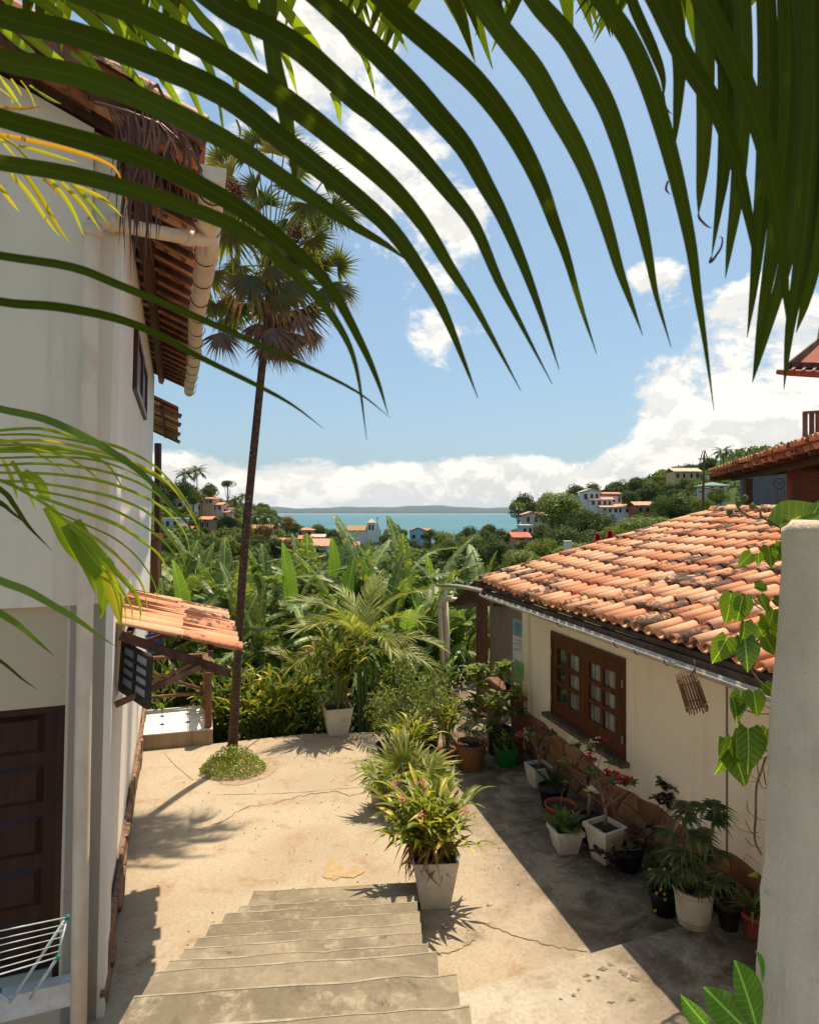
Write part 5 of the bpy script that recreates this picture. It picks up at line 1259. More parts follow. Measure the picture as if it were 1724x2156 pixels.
def pot_sq(o, wb, wt, h, rim=.0, n=4, rot=.1):
    """tapered square pot with rounded corners, hollow with soil"""
    b = MB(); wall = .018; rows = []
    prof = [(wb/2*.96, 0), (wb/2, .01), (wt/2, h-rim), ]
    if rim: prof += [(wt/2+.018, h-rim+.002), (wt/2+.02, h-.005), (wt/2+.012, h)]
    else: prof += [(wt/2, h-.004), (wt/2-.004, h)]
    prof += [(wt/2-wall, h), (wt/2-wall-.006, h-.06)]
    corners = []
    cr = .06
    for q in range(4):
        for k in range(3):
            a = math.pi/2*q+math.pi/4*k-0
            sx, sy = [(1, 1), (-1, 1), (-1, -1), (1, -1)][q]
            corners.append((sx*(1-cr)+cr*math.cos(a), sy*(1-cr)+cr*math.sin(a)))
    m_ = len(corners); cs, sn = math.cos(rot), math.sin(rot)
    for (w_, z) in prof:
        rows.append([o+V((x*cs-y*sn)*w_, (x*sn+y*cs)*w_, z) for x, y in corners])
    b.add([p for rw in rows for p in rw], [(j*m_+k, j*m_+(k+1) % m_, (j+1)*m_+(k+1) % m_, (j+1)*m_+k) for j in range(len(rows)-1) for k in range(m_)]+[tuple(range(m_))[::-1]])
    s = MB(); s.poly([p+V(0, 0, .012) for p in rows[-1]]); return b, s
def pot_rd(o, rb, rt, h, ribs=0, n=26, sq=None):
    prof = [(rb*.95, 0), (rb, .01)]
    if ribs:
        for k in range(ribs):
            z0 = .06+(h-.12)*k/ribs; dz = (h-.12)/ribs; f = lambda z: rb+(rt-rb)*z/h
            prof += [(f(z0)-.004, z0), (f(z0)+.005, z0+dz*.35), (f(z0)+.005, z0+dz*.65), (f(z0)-.004, z0+dz*.95)]
    prof += [(rt, h-.04), (rt+.012, h-.035), (rt+.014, h-.005), (rt+.006, h), (rt-.012, h), (rt-.02, h-.05)]
    b = MB(); b.lathe(o, prof, n, True, sq); s = MB(); pr = rt-.019
    s.poly([o+V(pr*math.cos(2*math.pi*k/20), pr*math.sin(2*math.pi*k/20), h-.045) for k in range(20)]); return b, s
def potted(label, potfn, mt, loc, cat='potted plant', group=None, soil=True):
    t = thing('potted_plant', label, cat, loc, group); b, s = potfn; part('pot', b, M[mt], t)
    if soil: part('soil', s, M['soil'], t)
    return t
def tuft(t, c, me, n, s, el=(20, 80), r=None, seed=0, name='leaf', rad=.02):
    r = random.Random(seed)
    for k in range(n):
        a = k*2.39996+r.uniform(-.2, .2); e = R(el[0]+(el[1]-el[0])*(k+.5)/n+r.uniform(-6, 6)); d = V(math.cos(a)*math.cos(e), math.sin(a)*math.cos(e), math.sin(e))
        inst(name, r.choice(me), aim(c+V(math.cos(a)*rad, math.sin(a)*rad, 0), d, V(0, 0, 1), s*r.uniform(.8, 1.1), r.uniform(-.15, .15)), t)
def leafcloud(c, rx, ry, rz, n, L, W, seed=0, up_=.3, shell=.55, hole=0.):
    """many small leaves on unseen twigs, as one mesh"""
    r = np.random.RandomState(seed); v = r.normal(size=(n, 3)); v /= np.linalg.norm(v, axis=1)[:, None]; rad = shell+(1-shell)*r.rand(n)**.6
    cl = r.normal(size=(max(3, n//60), 3))*.75; k = r.randint(0, len(cl), n)
    ps = v*rad[:, None]*.55+np.clip(cl[k], -1.1, 1.1)*.5; ps = ps*np.array([rx, ry, rz])+np.array(tuple(c))
    d = v+r.normal(size=(n, 3))*.5+np.array([0, 0, up_]); d /= np.linalg.norm(d, axis=1)[:, None]
    s = np.cross(d, r.normal(size=(n, 3))); s /= np.linalg.norm(s, axis=1)[:, None]
    l = L*(.6+.6*r.rand(n))[:, None]; w = W*(.6+.6*r.rand(n))[:, None]; nn = np.cross(d, s)
    b = MB(); a0 = ps; a1 = ps+d*l*.45+s*w*.5+nn*w*.12; a2 = ps+d*l-nn*l*.12; a3 = ps+d*l*.45-s*w*.5+nn*w*.12
    vs = np.stack([a0, a1, a2, a3], 1).reshape(-1, 3); b.v = list(map(tuple, vs.tolist())); b.f = [(4*i, 4*i+1, 4*i+2, 4*i+3) for i in range(n)]; b.sm = [False]*n
    return b
def twigs(c, tips, r0=.012):
    b = MB()
    for e in tips: b.tube(spline([c, c.lerp(e, .5)+V(rnd.uniform(-.06, .06), rnd.uniform(-.06, .06), rnd.uniform(.0, .08)), e], 3), [r0*(1-.75*i/6) for i in range(7)], 5)
    return b
def flowercluster(c, r, n, L=.035, W=.02, seed=0): return leafcloud(c, r, r, r*.8, n, L, W, seed, .2, .3)

# pot beside the stairs
o = G(915, 1913); t = potted('cream square tapered pot beside the stairs holding a big variegated shell ginger', pot_sq(o+V(0, .12, 0), .30, .46, .50, 0, rot=.05), 'pot_white', o)
canes(t, o+V(-.06, .12, .46), 34, .70, .56, LG, 9, .92, 3, 90, ('pink', .2), start=.15)
canes(t, o+V(-.06, .12, .46), 14, .38, .50, LG, 8, .8, 4, 10, None, start=.2)
LR_ = [mk(lance(.30, .045, .35, .5), 'leaf', M['ginger'])]
tuft(t, o+V(-.02, .1, .5), LG, 14, .8, (5, 50), seed=8)
# middle row of plants
o = G(850, 1722); t = potted('small fan palm in a dark pot in the plant row behind the shell ginger', pot_rd(o, .14, .17, .26), 'pot_black', o)
sf = [mk(fan(18, 120, .3, 200+i, .12), 'fan_leaf', M['areca']) for i in range(2)]
for k in range(15):
    a = k*2.4; e = R(rnd.uniform(10, 70)); d = V(math.cos(a)*math.cos(e), math.sin(a)*math.cos(e)*.8, math.sin(e)); hub = o+V(.02, .2, .32)+d*rnd.uniform(.25, .5)
    part('petiole', MB().tube([o+V(0, 0, .25), hub], .005, 4), M['stem'], t); inst('leaf', rnd.choice(sf), aim(hub, d, V(0, -.5, 1), rnd.uniform(.34, .46)), t)
o = G(865, 1648); t = potted('potted striped dracaena-like plant just beyond the small fan palm', pot_rd(o, .12, .15, .24), 'pot_black', o); canes(t, o+V(0, 0, .2), 16, .75, .42, LG, 9, .9, 21, 8)
o = G(940, 1612); t = potted('spindly green plant in a terracotta pot at the right side of the middle row', pot_rd(o, .12, .16, .26), 'pot_terra', o); canes(t, o+V(0, 0, .24), 14, .95, .30, LG, 10, .62, 22, 4)
o = G(800, 1695); t = potted('low spiky rosette in a grey pot at the left foot of the middle row', pot_rd(o, .11, .13, .2), 'pot_cream', o); tuft(t, o+V(0, 0, .2), LG, 22, .8, (5, 70), seed=31)
# bare-branched shrub with curled leaves
for (px_, py_, top, wd, lab, sd_, cnt) in ((862, 1618, 1395, 150, 'twiggy shrub with pale bare branches and curled leaves in the plant row', 5, 1500), (815, 1600, 1460, 80, 'leafy grey-green shrub in a dark pot at the back left of the plant row', 6, 1300), (905, 1570, 1420, 110, 'thin-branched pale green shrub at the back right of the plant row', 7, 1300)):
    o = G(px_, py_); H = (py_-top)*o.y/F*1.0; wv = wd*o.y/F/2
    t = potted(lab, pot_rd(o, .14, .17, .27), 'pot_black', o, 'shrub')
    tips = []
    for k in range(15):
        a = k*2.4; e = o+V(math.cos(a)*wv*rnd.uniform(.4, 1), math.sin(a)*wv*.8*rnd.uniform(.3, 1), H*rnd.uniform(.45, 1.0)); tips.append(e)
    for i in range(0, 15): part('branch', twigs(o+V(0, 0, .25+.02*(i % 5)), [tips[i]], .015), M['twig'], t)
    b = MB()
    for i, e in enumerate(tips): q = leafcloud(e-V(0, 0, .06), .26, .24, .24, cnt//15, .065, .036, sd_*100+i, -.5, .2); b.add(q.v, q.f)
    part('foliage', b, M['bush'], t, kind='stuff')
# far white pot with tall ginger
o = G(708, 1550); t = potted('white square tapered pot at the far courtyard edge holding a tall dense ginger', pot_sq(o+V(0, .15, 0), .34, .50, .50, 0, rot=.3), 'pot_white', o)
canes(t, o+V(0, .15, .46), 22, 1.35, .62, LG+LGG, 10, 1.1, 33, 16, ('pink', .3))
# back pot right
o = G(948, 1507); t = potted('grey-white square pot in the shade beside the down pipes', pot_sq(o+V(0, .15, 0), .30, .42, .42, 0, rot=-.1), 'pot_cream', o)
canes(t, o+V(0, .15, .4), 8, .5, .3, LGG, 6, .8, 35)
part('flowers', flowercluster(o+V(.15, .05, .78), .25, 26, .05, .035, 9), M['creamf'], t, kind='stuff')
# shrub with rounded leaves in a black pot near the wall
LO = [mk(oval(.17, .075, .3, .3), 'leaf', M['bush']), mk(oval(.15, .07, .6, .3), 'leaf', M['bush'])]
o = G(1052, 1590); t = potted('broad-leaved green shrub in a black pot beside the wooden bench', pot_rd(o+V(0, .1, 0), .17, .21, .42), 'pot_black', o)
for k in range(34):
    a = k*2.4; e = o+V(-.15, .1, .45)+V(math.cos(a)*rnd.uniform(.1, .55), math.sin(a)*rnd.uniform(.1, .35), rnd.uniform(.1, 1.0)); part('branch', twigs(o+V(0, .1, .4), [e], .008), M['twig'], t); tuft(t, e, LO, 11, 1.12, (-25, 60), seed=k+300, rad=.01)
# basket pot
o = G(994, 1628)
o.y += .2; t = potted('round woven basket planter with small leafy plants near the shadow edge', pot_rd(o, .19, .245, .40, 0, 30), 'basket', o)
part('rim', MB().tube([o+V(.25*math.cos(a), .25*math.sin(a), .385) for a in np.linspace(0, 2*math.pi, 25)], .016, 8, False), M['wicker'], t)
part('inner_pot', MB().lathe(o+V(0, 0, .30), [(.21, 0), (.215, .05), (.20, .06), (.19, 0)], 20), M['pot_cream'], t)
for k in range(18):
    a = k*2.4; e = o+V(.02, 0, .4)+V(math.cos(a)*rnd.uniform(.05, .30), math.sin(a)*rnd.uniform(.05, .25), rnd.uniform(.05, .42)); part('branch', twigs(o+V(0, 0, .36), [e], .006), M['twig'], t); tuft(t, e, LO, 6, .62, (-20, 60), seed=k+500, rad=.01)
# green pot with pink flower
o = G(1067, 1618); o.y += .14; t = potted('bright green square pot with a bushy plant and one pink flower head', pot_sq(o, .24, .32, .30, 0, rot=.2), 'pot_green', o)
LN = [mk(lance(.22, .03, .6, .4), 'leaf', M['ginger_green'])]
for k in range(9): tuft(t, o+V(rnd.uniform(-.12, .12), rnd.uniform(-.1, .1), .28+rnd.uniform(0, .12)), LN, 10, 1.05, (10, 80), seed=700+k)
part('flower_head', flowercluster(o+V(.22, -.05, .50), .075, 40, .05, .035, 3), M['pink'], t, kind='stuff'); part('stem', twigs(o+V(0, 0, .3), [o+V(.22, -.05, .46)], .006), M['stem'], t)
# row along the wall
def adenium(t, o, H, sd_, fl=None, spread=.28, n=6):
    r = random.Random(sd_); part('trunk', MB().tube([o, o+V(.01, 0, H*.25), o+V(0, .01, H*.4)], [.026, .020, .014], 9), M['twig'], t)
    for k in range(n):
        a = k*2.4+r.random(); e = o+V(math.cos(a)*spread*r.uniform(.5, 1), math.sin(a)*spread*r.uniform(.5, 1), H*r.uniform(.6, 1.05)); part('branch', twigs(o+V(0, 0, H*.35), [e], .008), M['twig'], t)
        tuft(t, e, [LO[0]], 12, .62, (0, 60), seed=sd_*10+k, rad=.01)
        if fl and k % 2 == 0:
            for j in range(6):
                c = e+V(r.uniform(-.06, .06), r.uniform(-.06, .06), r.uniform(.02, .07)); fb = MB()
                for q in range(5):
                    an = q*1.2566; d = V(math.cos(an), math.sin(an)-.35, .45).normalized()*.045; s_ = V(-math.sin(an), math.cos(an), 0)*.022; fb.add([c, c+d*.6+s_, c+d*1.1, c+d*.6-s_], [(0, 1, 2, 3)])
                part('flower', fb, M[fl if k != 4 or fl == 'creamf' else 'creamf'], t)
o = G(1138, 1660); o.y += .13; t = potted('white rounded square pot with a green desert rose, nearest the stone skirting corner', pot_sq(o, .24, .32, .29, .0, rot=.35), 'pot_white', o); adenium(t, o+V(0, 0, .26), .52, 3)
o = G(1168, 1706); o.y += .1; t = potted('dark pot with spiky aloe behind the terracotta pot', pot_rd(o, .15, .19, .28), 'pot_black', o)
LA = [mk(lance(.42, .045, .12, .9), 'leaf', M['bush_dark'])]; tuft(t, o+V(0, 0, .26), LA, 14, .9, (20, 80), seed=55)
o = G(1186, 1742); o.y += .12; t = potted('round terracotta bowl pot with a thin bare stem', pot_rd(o, .13, .20, .24), 'pot_terra', o); part('stem', twigs(o+V(0, 0, .2), [o+V(.05, 0, .5), o+V(.1, .05, .42)], .006), M['twig'], t)
tuft(t, o+V(.05, 0, .5), [LO[0]], 7, .4, (0, 60), seed=56)
o = G(1250, 1775); o.y += .05; t = potted('black pot half hidden between the ribbed pot and the square pot', pot_rd(o, .13, .16, .30), 'pot_black', o); adenium(t, o+V(-.03, .05, .28), .85, 9, 'red', .34, 7)
part('flowers', flowercluster(o+V(.02, .1, 1.12), .10, 26, .05, .03, 31), M['creamf'], t, kind='stuff'); tuft(t, o+V(-.22, -.02, .3), [LO[1]], 9, .6, (0, 70), seed=66)
o = G(1196, 1803); o.y += .13; t = potted('cream ribbed pot full of bright green fern', pot_sq(o, .23, .31, .27, .05, rot=.15), 'pot_white', o)
for k in range(6):
    zz = .03+.035*k; w_ = .115+(.155-.115)*zz/.27+.004
    part('rib', MB().frame(o+V(-w_*.93, -w_*1.09, zz), V(w_*2*.93*.98, w_*.28, 0), V(-.004, .012, 0), V(0, 0, .014)), M['pot_white'], t)
LF = [mk(pinnate(.26, 14, .06, .016, .6, 60, .2, 91, 2, .003, .1, .3), 'frond', M['ginger_green'])]
for k in range(7): tuft(t, o+V(rnd.uniform(-.08, .08), rnd.uniform(-.06, .06), .25), LF, 7, .9, (5, 75), seed=900+k, name='frond')
o = G(1283, 1826); o.y += .16; t = potted('white square rimmed pot with a red flowering desert rose', pot_sq(o, .22, .33, .40, .05, rot=.5), 'pot_white', o); adenium(t, o+V(0, 0, .38), .62, 12, 'red', .36, 8)
o = G(1335, 1850); o.y += .2; t = potted('dark red coleus sprawling between the square pot and the cream barrel pot', pot_rd(o, .13, .16, .22), 'pot_black', o)
LC_ = [mk(oval(.12, .08, .4, .2), 'leaf', M['coleus'])]
for k in range(16):
    a = k*2.4; e = o+V(math.cos(a)*rnd.uniform(.05, .42), math.sin(a)*rnd.uniform(.05, .3), .2+rnd.uniform(-.1, .38)); part('branch', twigs(o+V(0, 0, .2), [e], .006), M['twig'], t); tuft(t, e, LC_, 8, .9, (-20, 50), seed=k+1000, rad=.01)
o = G(1425, 1850); o.y += .15; t = potted('tall dark purple coleus standing against the cream wall', pot_rd(o, .13, .16, .22), 'pot_black', o)
for k in range(10):
    a = k*2.4; e = o+V(math.cos(a)*rnd.uniform(.02, .22), math.sin(a)*rnd.uniform(.02, .2), .2+rnd.uniform(.5, .85)); part('branch', twigs(o+V(0, 0, .2), [e], .007), M['twig'], t); tuft(t, e, LC_, 9, .85, (-20, 50), seed=k+1100, rad=.01)
def GS(x, y): return G(x, y, .3)
o = GS(1474, 1965); o.y += .13; t = potted('cream ribbed barrel pot with a lady palm on the raised slab', pot_rd(o, .135, .165, .33, 8), 'pot_cream', o)
M['lady'] = leaf('lady_palm_leaf', (.06, .085, .025), (.11, .13, .04), (.22, .22, .06), trans=.2)
LRh = [mk(fan(8, 75, .35, 300, .16), 'leaf', M['lady']), mk(fan(7, 60, .45, 301, .17), 'leaf', M['lady'])]
for k in range(22):
    a = k*2.4; e = o+V(math.cos(a)*rnd.uniform(.05, .30), math.sin(a)*rnd.uniform(.05, .25), .3+rnd.uniform(.05, .78)); part('cane', twigs(o+V(math.cos(a)*.05, 0, .3), [e], .008), M['stem'], t)
    for j in range(2): inst('leaf', rnd.choice(LRh), aim(e, V(math.cos(a+j*2), math.sin(a+j*2)-.3, .15), V(0, 0, 1), rnd.uniform(.16, .24)), t)
o = G(1405, 1935); o.y += .1; t = thing('flowering_plant', 'trailing dark green plant with small yellow flowers left of the barrel pot', 'plant', o)
part('pot', MB().lathe(o, [(.10, 0), (.14, .2), (.13, .22)], 16), M['pot_black'], t); part('foliage', leafcloud(o+V(.03, 0, .33), .22, .2, .36, 1500, .035, .016, 77), M['bush_dark'], t, kind='stuff')
for k in range(11):
    c = o+V(rnd.uniform(-.22, .12), -.20+rnd.uniform(-.03, .05), rnd.uniform(.05, .62)); fb = MB()
    for q in range(5):
        an = q*1.2566; d = V(math.cos(an), -.5, math.sin(an)).normalized()*.02; s_ = V(-math.sin(an), 0, math.cos(an))*.011; fb.add([c, c+d*.6+s_, c+d, c+d*.6-s_], [(0, 1, 2, 3)])
    part('flower', fb, M['yellowf'], t)
o = GS(1545, 1968); o.y += .09; t = potted('small black pot beside the barrel pot', pot_rd(o, .075, .095, .22), 'pot_black', o)
o = GS(1525, 1925); o.y += .09; t = potted('larger black pot half behind the barrel pot', pot_rd(o, .10, .12, .26), 'pot_black', o)
o = GS(1600, 1985); o.y += .09; t = potted('red pot with a striped arching plant at the edge of the rough wall', pot_rd(o, .075, .10, .20), 'pot_terra', o)
LS_ = [mk(lance(.34, .035, .75, .5), 'leaf', M['ginger_green'])]; tuft(t, o+V(-.02, 0, .2), LS_, 22, .85, (20, 85), seed=88)
# bench and the pots on it
bn0, bn1 = P(1032, 1428, 11.6), P(1096, 1490, 10.3)
bt = thing('wooden_bench', 'narrow worn wooden bench plank at the porch corner', 'bench', (bn0.x+.2, 11, 0))
part('plank', MB().bar(bn0, V(bn1.x, bn1.y, bn0.z-.02), .26, .04), M['wood_red'], bt)
for f_ in (.08, .9):
    c = bn0.lerp(bn1, f_); part('leg', MB().box(c.x-.10, c.x+.10, c.y-.03, c.y+.03, 0, bn0.z-.04), M['wood_red'], bt)
c = bn0.lerp(V(bn1.x, bn1.y, bn0.z), .62); zt_ = bn0.z+.01
t = potted('dark little pot with a spiky succulent on the bench', pot_rd(V(c.x+.02, c.y, zt_), .06, .08, .14, n=16), 'pot_black', V(c.x, c.y, zt_)); tuft(t, V(c.x+.02, c.y, zt_+.13), LA, 12, .62, (35, 85), seed=91)
c = bn0.lerp(V(bn1.x, bn1.y, bn0.z), .88)
t = potted('lime yellow little pot with a succulent on the bench end', pot_rd(V(c.x, c.y, zt_), .07, .09, .13, n=16), 'pot_lime', V(c.x, c.y, zt_)); tuft(t, V(c.x, c.y, zt_+.12), LO, 12, .75, (10, 70), seed=92)

# ---------------- planting beyond the courtyard edge ----------------
def hedge_ginger(x, yb, Y, H, n, lab, seed, red=0.0, leaves=None, ls=1.2, spread=.8, z=None):
    p = P(x, yb, Y); z = th(p.x, Y) if z is None else z; o = V(p.x, Y, z); t = thing('ginger_plant', lab, 'plant', o)
    canes(t, o, n, H, spread, leaves or LGG, 9, ls, seed, 3, ('crimson', red) if red else None, start=.25)
hedge_ginger(350, 1500, 12.7, 2.1, 16, 'leafy ginger clump seen through the railing of the landing', 41)
hedge_ginger(410, 1500, 13.2, 2.3, 16, 'leafy ginger clump behind the far rail of the landing', 42)
hedge_ginger(480, 1500, 12.1, 2.0, 20, 'ginger clump with a pink flower right beside the palm trunk', 43, .12, LGG+LG)
hedge_ginger(545, 1500, 11.95, 1.75, 22, 'yellow-green ginger clump at the courtyard edge right of the palm trunk', 44, .1, LG+LGG)
hedge_ginger(600, 1500, 12.0, 1.9, 22, 'yellow-green ginger clump left of the far white pot', 45, 0, LG+LGG)
hedge_ginger(520, 1420, 13.2, 2.4, 16, 'darker ginger clump behind the edge planting', 46)
hedge_ginger(655, 1500, 12.6, 2.1, 16, 'dark ginger clump under the areca palm', 47)
hedge_ginger(830, 1500, 12.5, 2.7, 18, 'red ginger clump behind the twiggy shrub', 48, .35, LGG, 1.3)
hedge_ginger(880, 1480, 14.6, 3.8, 18, 'tall red ginger clump left of the down pipes', 49, .45, LGG, 1.5, .8)
hedge_ginger(905, 1500, 12.4, 1.5, 12, 'low ginger clump in front of the down pipes', 50, .4, LGG, 1.2, .5)
# big paddle-leaved heliconias
HL = [mk(banana_leaf(1.3, .36, .25, .08, 70, 18), 'leaf', M['banana']), mk(banana_leaf(1.2, .34, .45, .15, 71, 18), 'leaf', M['banana_bright'])]
def heliconia(x, Y, H, n, lab, sd_):
    r = random.Random(sd_); px_ = P(x, 1400, Y).x; z = th(px_, Y); t = thing('heliconia', lab, 'plant', (px_, Y, z))
    for k in range(n):
        a = k*2.4+r.random(); rr = r.uniform(.1, .5); e = V(px_+math.cos(a)*rr, Y+math.sin(a)*rr*.7, z+H*r.uniform(.5, 1)); part('stalk', MB().tube([V(px_+math.cos(a)*.1, Y, z), e], .022, 6), M['stem'], t)
        d = V(math.cos(a)*.45, math.sin(a)*.4-.1, r.uniform(.5, 1.1)); inst('leaf', r.choice(HL), aim(e, d, V(0, -.3, 1), r.uniform(.8, 1.15), r.uniform(-.6, .6)), t)
heliconia(955, 15.6, 3.3, 14, 'tall paddle-leaved heliconia right behind the down pipes', 1); heliconia(895, 15.0, 2.8, 12, 'paddle-leaved heliconia left of the down pipes', 2); heliconia(985, 15.5, 2.4, 11, 'shaded heliconia between down pipes and porch post', 3)
heliconia(850, 13.8, 2.6, 10, 'heliconia behind the areca palm', 4); heliconia(460, 13.8, 2.6, 10, 'heliconia left of the palm trunk above the railing', 5); heliconia(620, 14.0, 2.6, 10, 'heliconia above the black cable', 6)
# dense dark undergrowth filling the slope
b = MB()
for k in range(18):
    x = rnd.uniform(-6.5, 2.2); y = rnd.uniform(13.0, 19); q = leafcloud(V(x, y, th(x, y)+.6), 1.1, .9, .9, 420, .28, .09, 400+k); b.add(q.v, q.f)
for k in range(8):
    x = rnd.uniform(-5.2, -.5); q = leafcloud(V(x, 12.0+rnd.uniform(-.1, .5), -.9), .6, .4, .9, 420, .16, .06, 460+k); b.add(q.v, q.f)
part('undergrowth', b, M['bush_dark'], None, kind='stuff')

# ---------------- vine and broad leaves at the near wall ----------------
vine = thing('climbing_vine', 'leafy climbing vine with brown twisting stems on the edge of the rough wall', 'vine', P(1600, 1700, 2.12))
def Z5(p): return [(1380.4+a*.3592, 1111+c*.3592) for a, c in p]
for p, w in (([(700, 960), (640, 930), (590, 880), (560, 830), (555, 780), (580, 700), (610, 640), (690, 510)], 9), ([(550, 780), (500, 690), (470, 640)], 6), ([(620, 480), (560, 440), (500, 400)], 6), ([(540, 390), (600, 440), (640, 480)], 6),
             ([(720, 1085), (600, 1090), (510, 1065), (480, 1080), (485, 1130), (510, 1190), (560, 1240), (650, 1310)], 10), ([(650, 1330), (620, 1420), (590, 1520), (585, 1700), (580, 1830), (620, 1920)], 11), ([(530, 960), (600, 1020), (670, 1060)], 6), ([(520, 1210), (650, 1230)], 6),
             ([(645, 1340), (600, 1370), (600, 1440), (620, 1520), (660, 1530)], 5), ([(630, 1400), (640, 1480), (655, 1540)], 7), ([(600, 1480), (540, 1440), (510, 1390)], 4), ([(585, 1490), (530, 1490)], 3), ([(580, 1700), (540, 1660), (535, 1600)], 4), ([(590, 1700), (640, 1720)], 4),
             ([(600, 1790), (520, 1780), (455, 1745)], 5), ([(610, 1820), (560, 1790), (525, 1715)], 4), ([(620, 1880), (560, 1860), (525, 1820)], 5), ([(605, 1970), (540, 1920), (515, 1915), (518, 1950)], 5), ([(600, 1700), (620, 1750), (590, 1790)], 4), ([(720, 230), (640, 200), (600, 190)], 4), ([(720, 290), (680, 250), (640, 225)], 4)):
    q = px3(Z5(p), 2.16, 2.12, 4); part('stem', MB().tube(q, w*.3592*2.1/F*.62, 6), M['vine_stem'], vine)
def heart(L, W, arch=.15, fold=.25):
    n = 9; pts = [V(0, L*u, L*(.05*u-arch*u*u)) for u in np.linspace(0, 1, n)]
    ws = [W*x for x in (.55, .92, 1.0, .95, .82, .66, .46, .24, .02)]; b = MB().ribbon(pts, ws, V(0, 0, 1), fold)
    b.v[0] = (b.v[0][0], b.v[0][1]-L*.12, b.v[0][2]); b.v[2] = (b.v[2][0], b.v[2][1]-L*.12, b.v[2][2]); return b
HM = [mk(heart(1, .78), 'vine_leaf', M['vine_leaf']), mk(heart(1, .68, .3, .5), 'vine_leaf', M['vine_leaf'])]
for (x, y, L, a, w) in ((560, 150, 110, 230, .8), (660, 110, 130, 270, 1), (700, 90, 60, 330, 1), (600, 150, 80, 280, .8), (440, 385, 190, 262, 1.05), (510, 400, 160, 262, .9), (610, 400, 110, 290, 1), (580, 340, 100, 350, .6), (640, 520, 160, 282, 1.05), (520, 550, 170, 262, .65), (690, 420, 90, 330, .8),
                        (420, 640, 190, 250, 1.0), (520, 650, 190, 270, 1.0), (640, 640, 130, 300, .9), (590, 560, 140, 300, .8), (640, 920, 110, 310, .9), (500, 960, 150, 258, .9), (450, 1000, 160, 285, .7), (570, 960, 150, 275, .8), (540, 1180, 250, 265, .8), (490, 1190, 170, 265, .8), (430, 1240, 280, 285, .9), (440, 1240, 230, 250, .65), (600, 1220, 130, 260, .7), (650, 1180, 130, 250, .8), (700, 120, 90, 300, .9), (590, 2030, 50, 190, .6), (520, 470, 110, 240, .7), (690, 480, 110, 250, .8)):
    o = P(1380.4+x*.3592, 1111+y*.3592, 2.10+rnd.uniform(-.05, .05)); an = R(a); s = L*.3592*2.1/F
    Mx = aim(o, V(math.cos(an), rnd.uniform(-.35, .25), math.sin(an)), V(rnd.uniform(-.4, .4), -1, rnd.uniform(-.15, .4)), s)
    inst('leaf', HM[0 if w > .72 else 1], Mx, vine)
for (x, y) in ((1560, 1059), (1588, 1066), (1540, 1078), (1572, 1048)):
    c = P(x-4, y-0, 2.15); part('bud', MB().lathe(c, [(.001, -.014), (.010, -.006), (.011, .004), (.001, .012)], 8), M['bush'], vine)
part('stem', MB().tube(px3([(1550, 1062), (1562, 1078), (1590, 1092), (1612, 1088)], 2.15, 2.15), .004, 5), M['vine_stem'], vine)
part('stem', MB().tube(px3([(1586, 1064), (1600, 1076), (1604, 1088), (1640, 1110)], 2.15, 2.15), .004, 5), M['vine_stem'], vine)
for (x, y, L, a) in ((1640, 1108, 110, 25), (1700, 1104, 60, 60)):
    inst('leaf', HM[0], aim(P(x, y, 2.06), V(math.cos(R(a)), 0, math.sin(R(a))), V(.1, -1, .6), L*2.06/F), vine)
bl = thing('broad_leaf_plant', 'broad-leaved bright green plant rising at the lower right foot of the rough wall', 'plant', (1.30, 2.0, 1.3))
def obov(W, arch, fold):
    n = 11; return MB().ribbon([V(0, u*(1-.1*arch*u), .05*u-arch*u*u) for u in np.linspace(0, 1, n)], [W*x for x in (.10, .28, .50, .70, .86, .97, 1.0, .96, .80, .48, .04)], V(0, 0, 1), fold)
BM = [mk(obov(.44, .12, .22), 'leaf', M['big_leaf']), mk(obov(.34, .12, .5), 'leaf', M['big_leaf'])]
for (x, y, L, a, k, up__) in ((1596, 2180, 165, 106, 0, (.3, -1, .3)), (1588, 2185, 150, 135, 0, (-.4, -1, .5)), (1515, 2190, 125, 132, 1, (-.6, -1, .3)), (1604, 2075, 75, 98, 1, (.9, -1, .1))):
    an = R(a); Yl = 1.93; inst('leaf', BM[k], aim(P(x, y, Yl), V(math.cos(an), -.05, math.sin(an)), V(*up__), L*Yl/F), bl)
part('stem', MB().tube(spline([V(1.05, 1.92, 2.2), V(1.10, 1.92, 1.6), V(1.12, 1.94, .0)], 4), .015, 8), M['stem'], bl)

# ---------------- small things ----------------
# wicker lantern hanging from the gutter
c0_ = P(1461, 1412, 5.15); t = thing('wicker_lantern', 'small cylindrical lantern of brown wooden rods hanging under the gutter', 'lantern', c0_)
ax = (P(1470, 1487, 5.15)-P(1449, 1420, 5.15)); top = P(1446, 1424, 5.15); an = ax.normalized(); r_ = 20*5.15/F; s1 = an.cross(V(0, 1, 0)).normalized(); s2 = an.cross(s1)
for k in range(22):
    a = 2*math.pi*k/22; d = s1*math.cos(a)+s2*math.sin(a); part('rod', MB().tube([top+d*r_-an*rnd.uniform(.0, .03), top+ax+d*r_*1.05+an*rnd.uniform(0, .03)], .006, 5), M['wicker'], t)
for f_ in (.12, .88):
    part('ring', MB().tube([top+ax*f_+(s1*math.cos(a)+s2*math.sin(a))*r_*1.07 for a in np.linspace(0, 2*math.pi, 20)], .007, 6, False), M['wicker'], t)
part('hook', MB().tube([top+V(.03, 0, .0), P(1464, 1405, 5.15), P(1461, 1388, 5.2)], .004, 5), M['wire'], t)
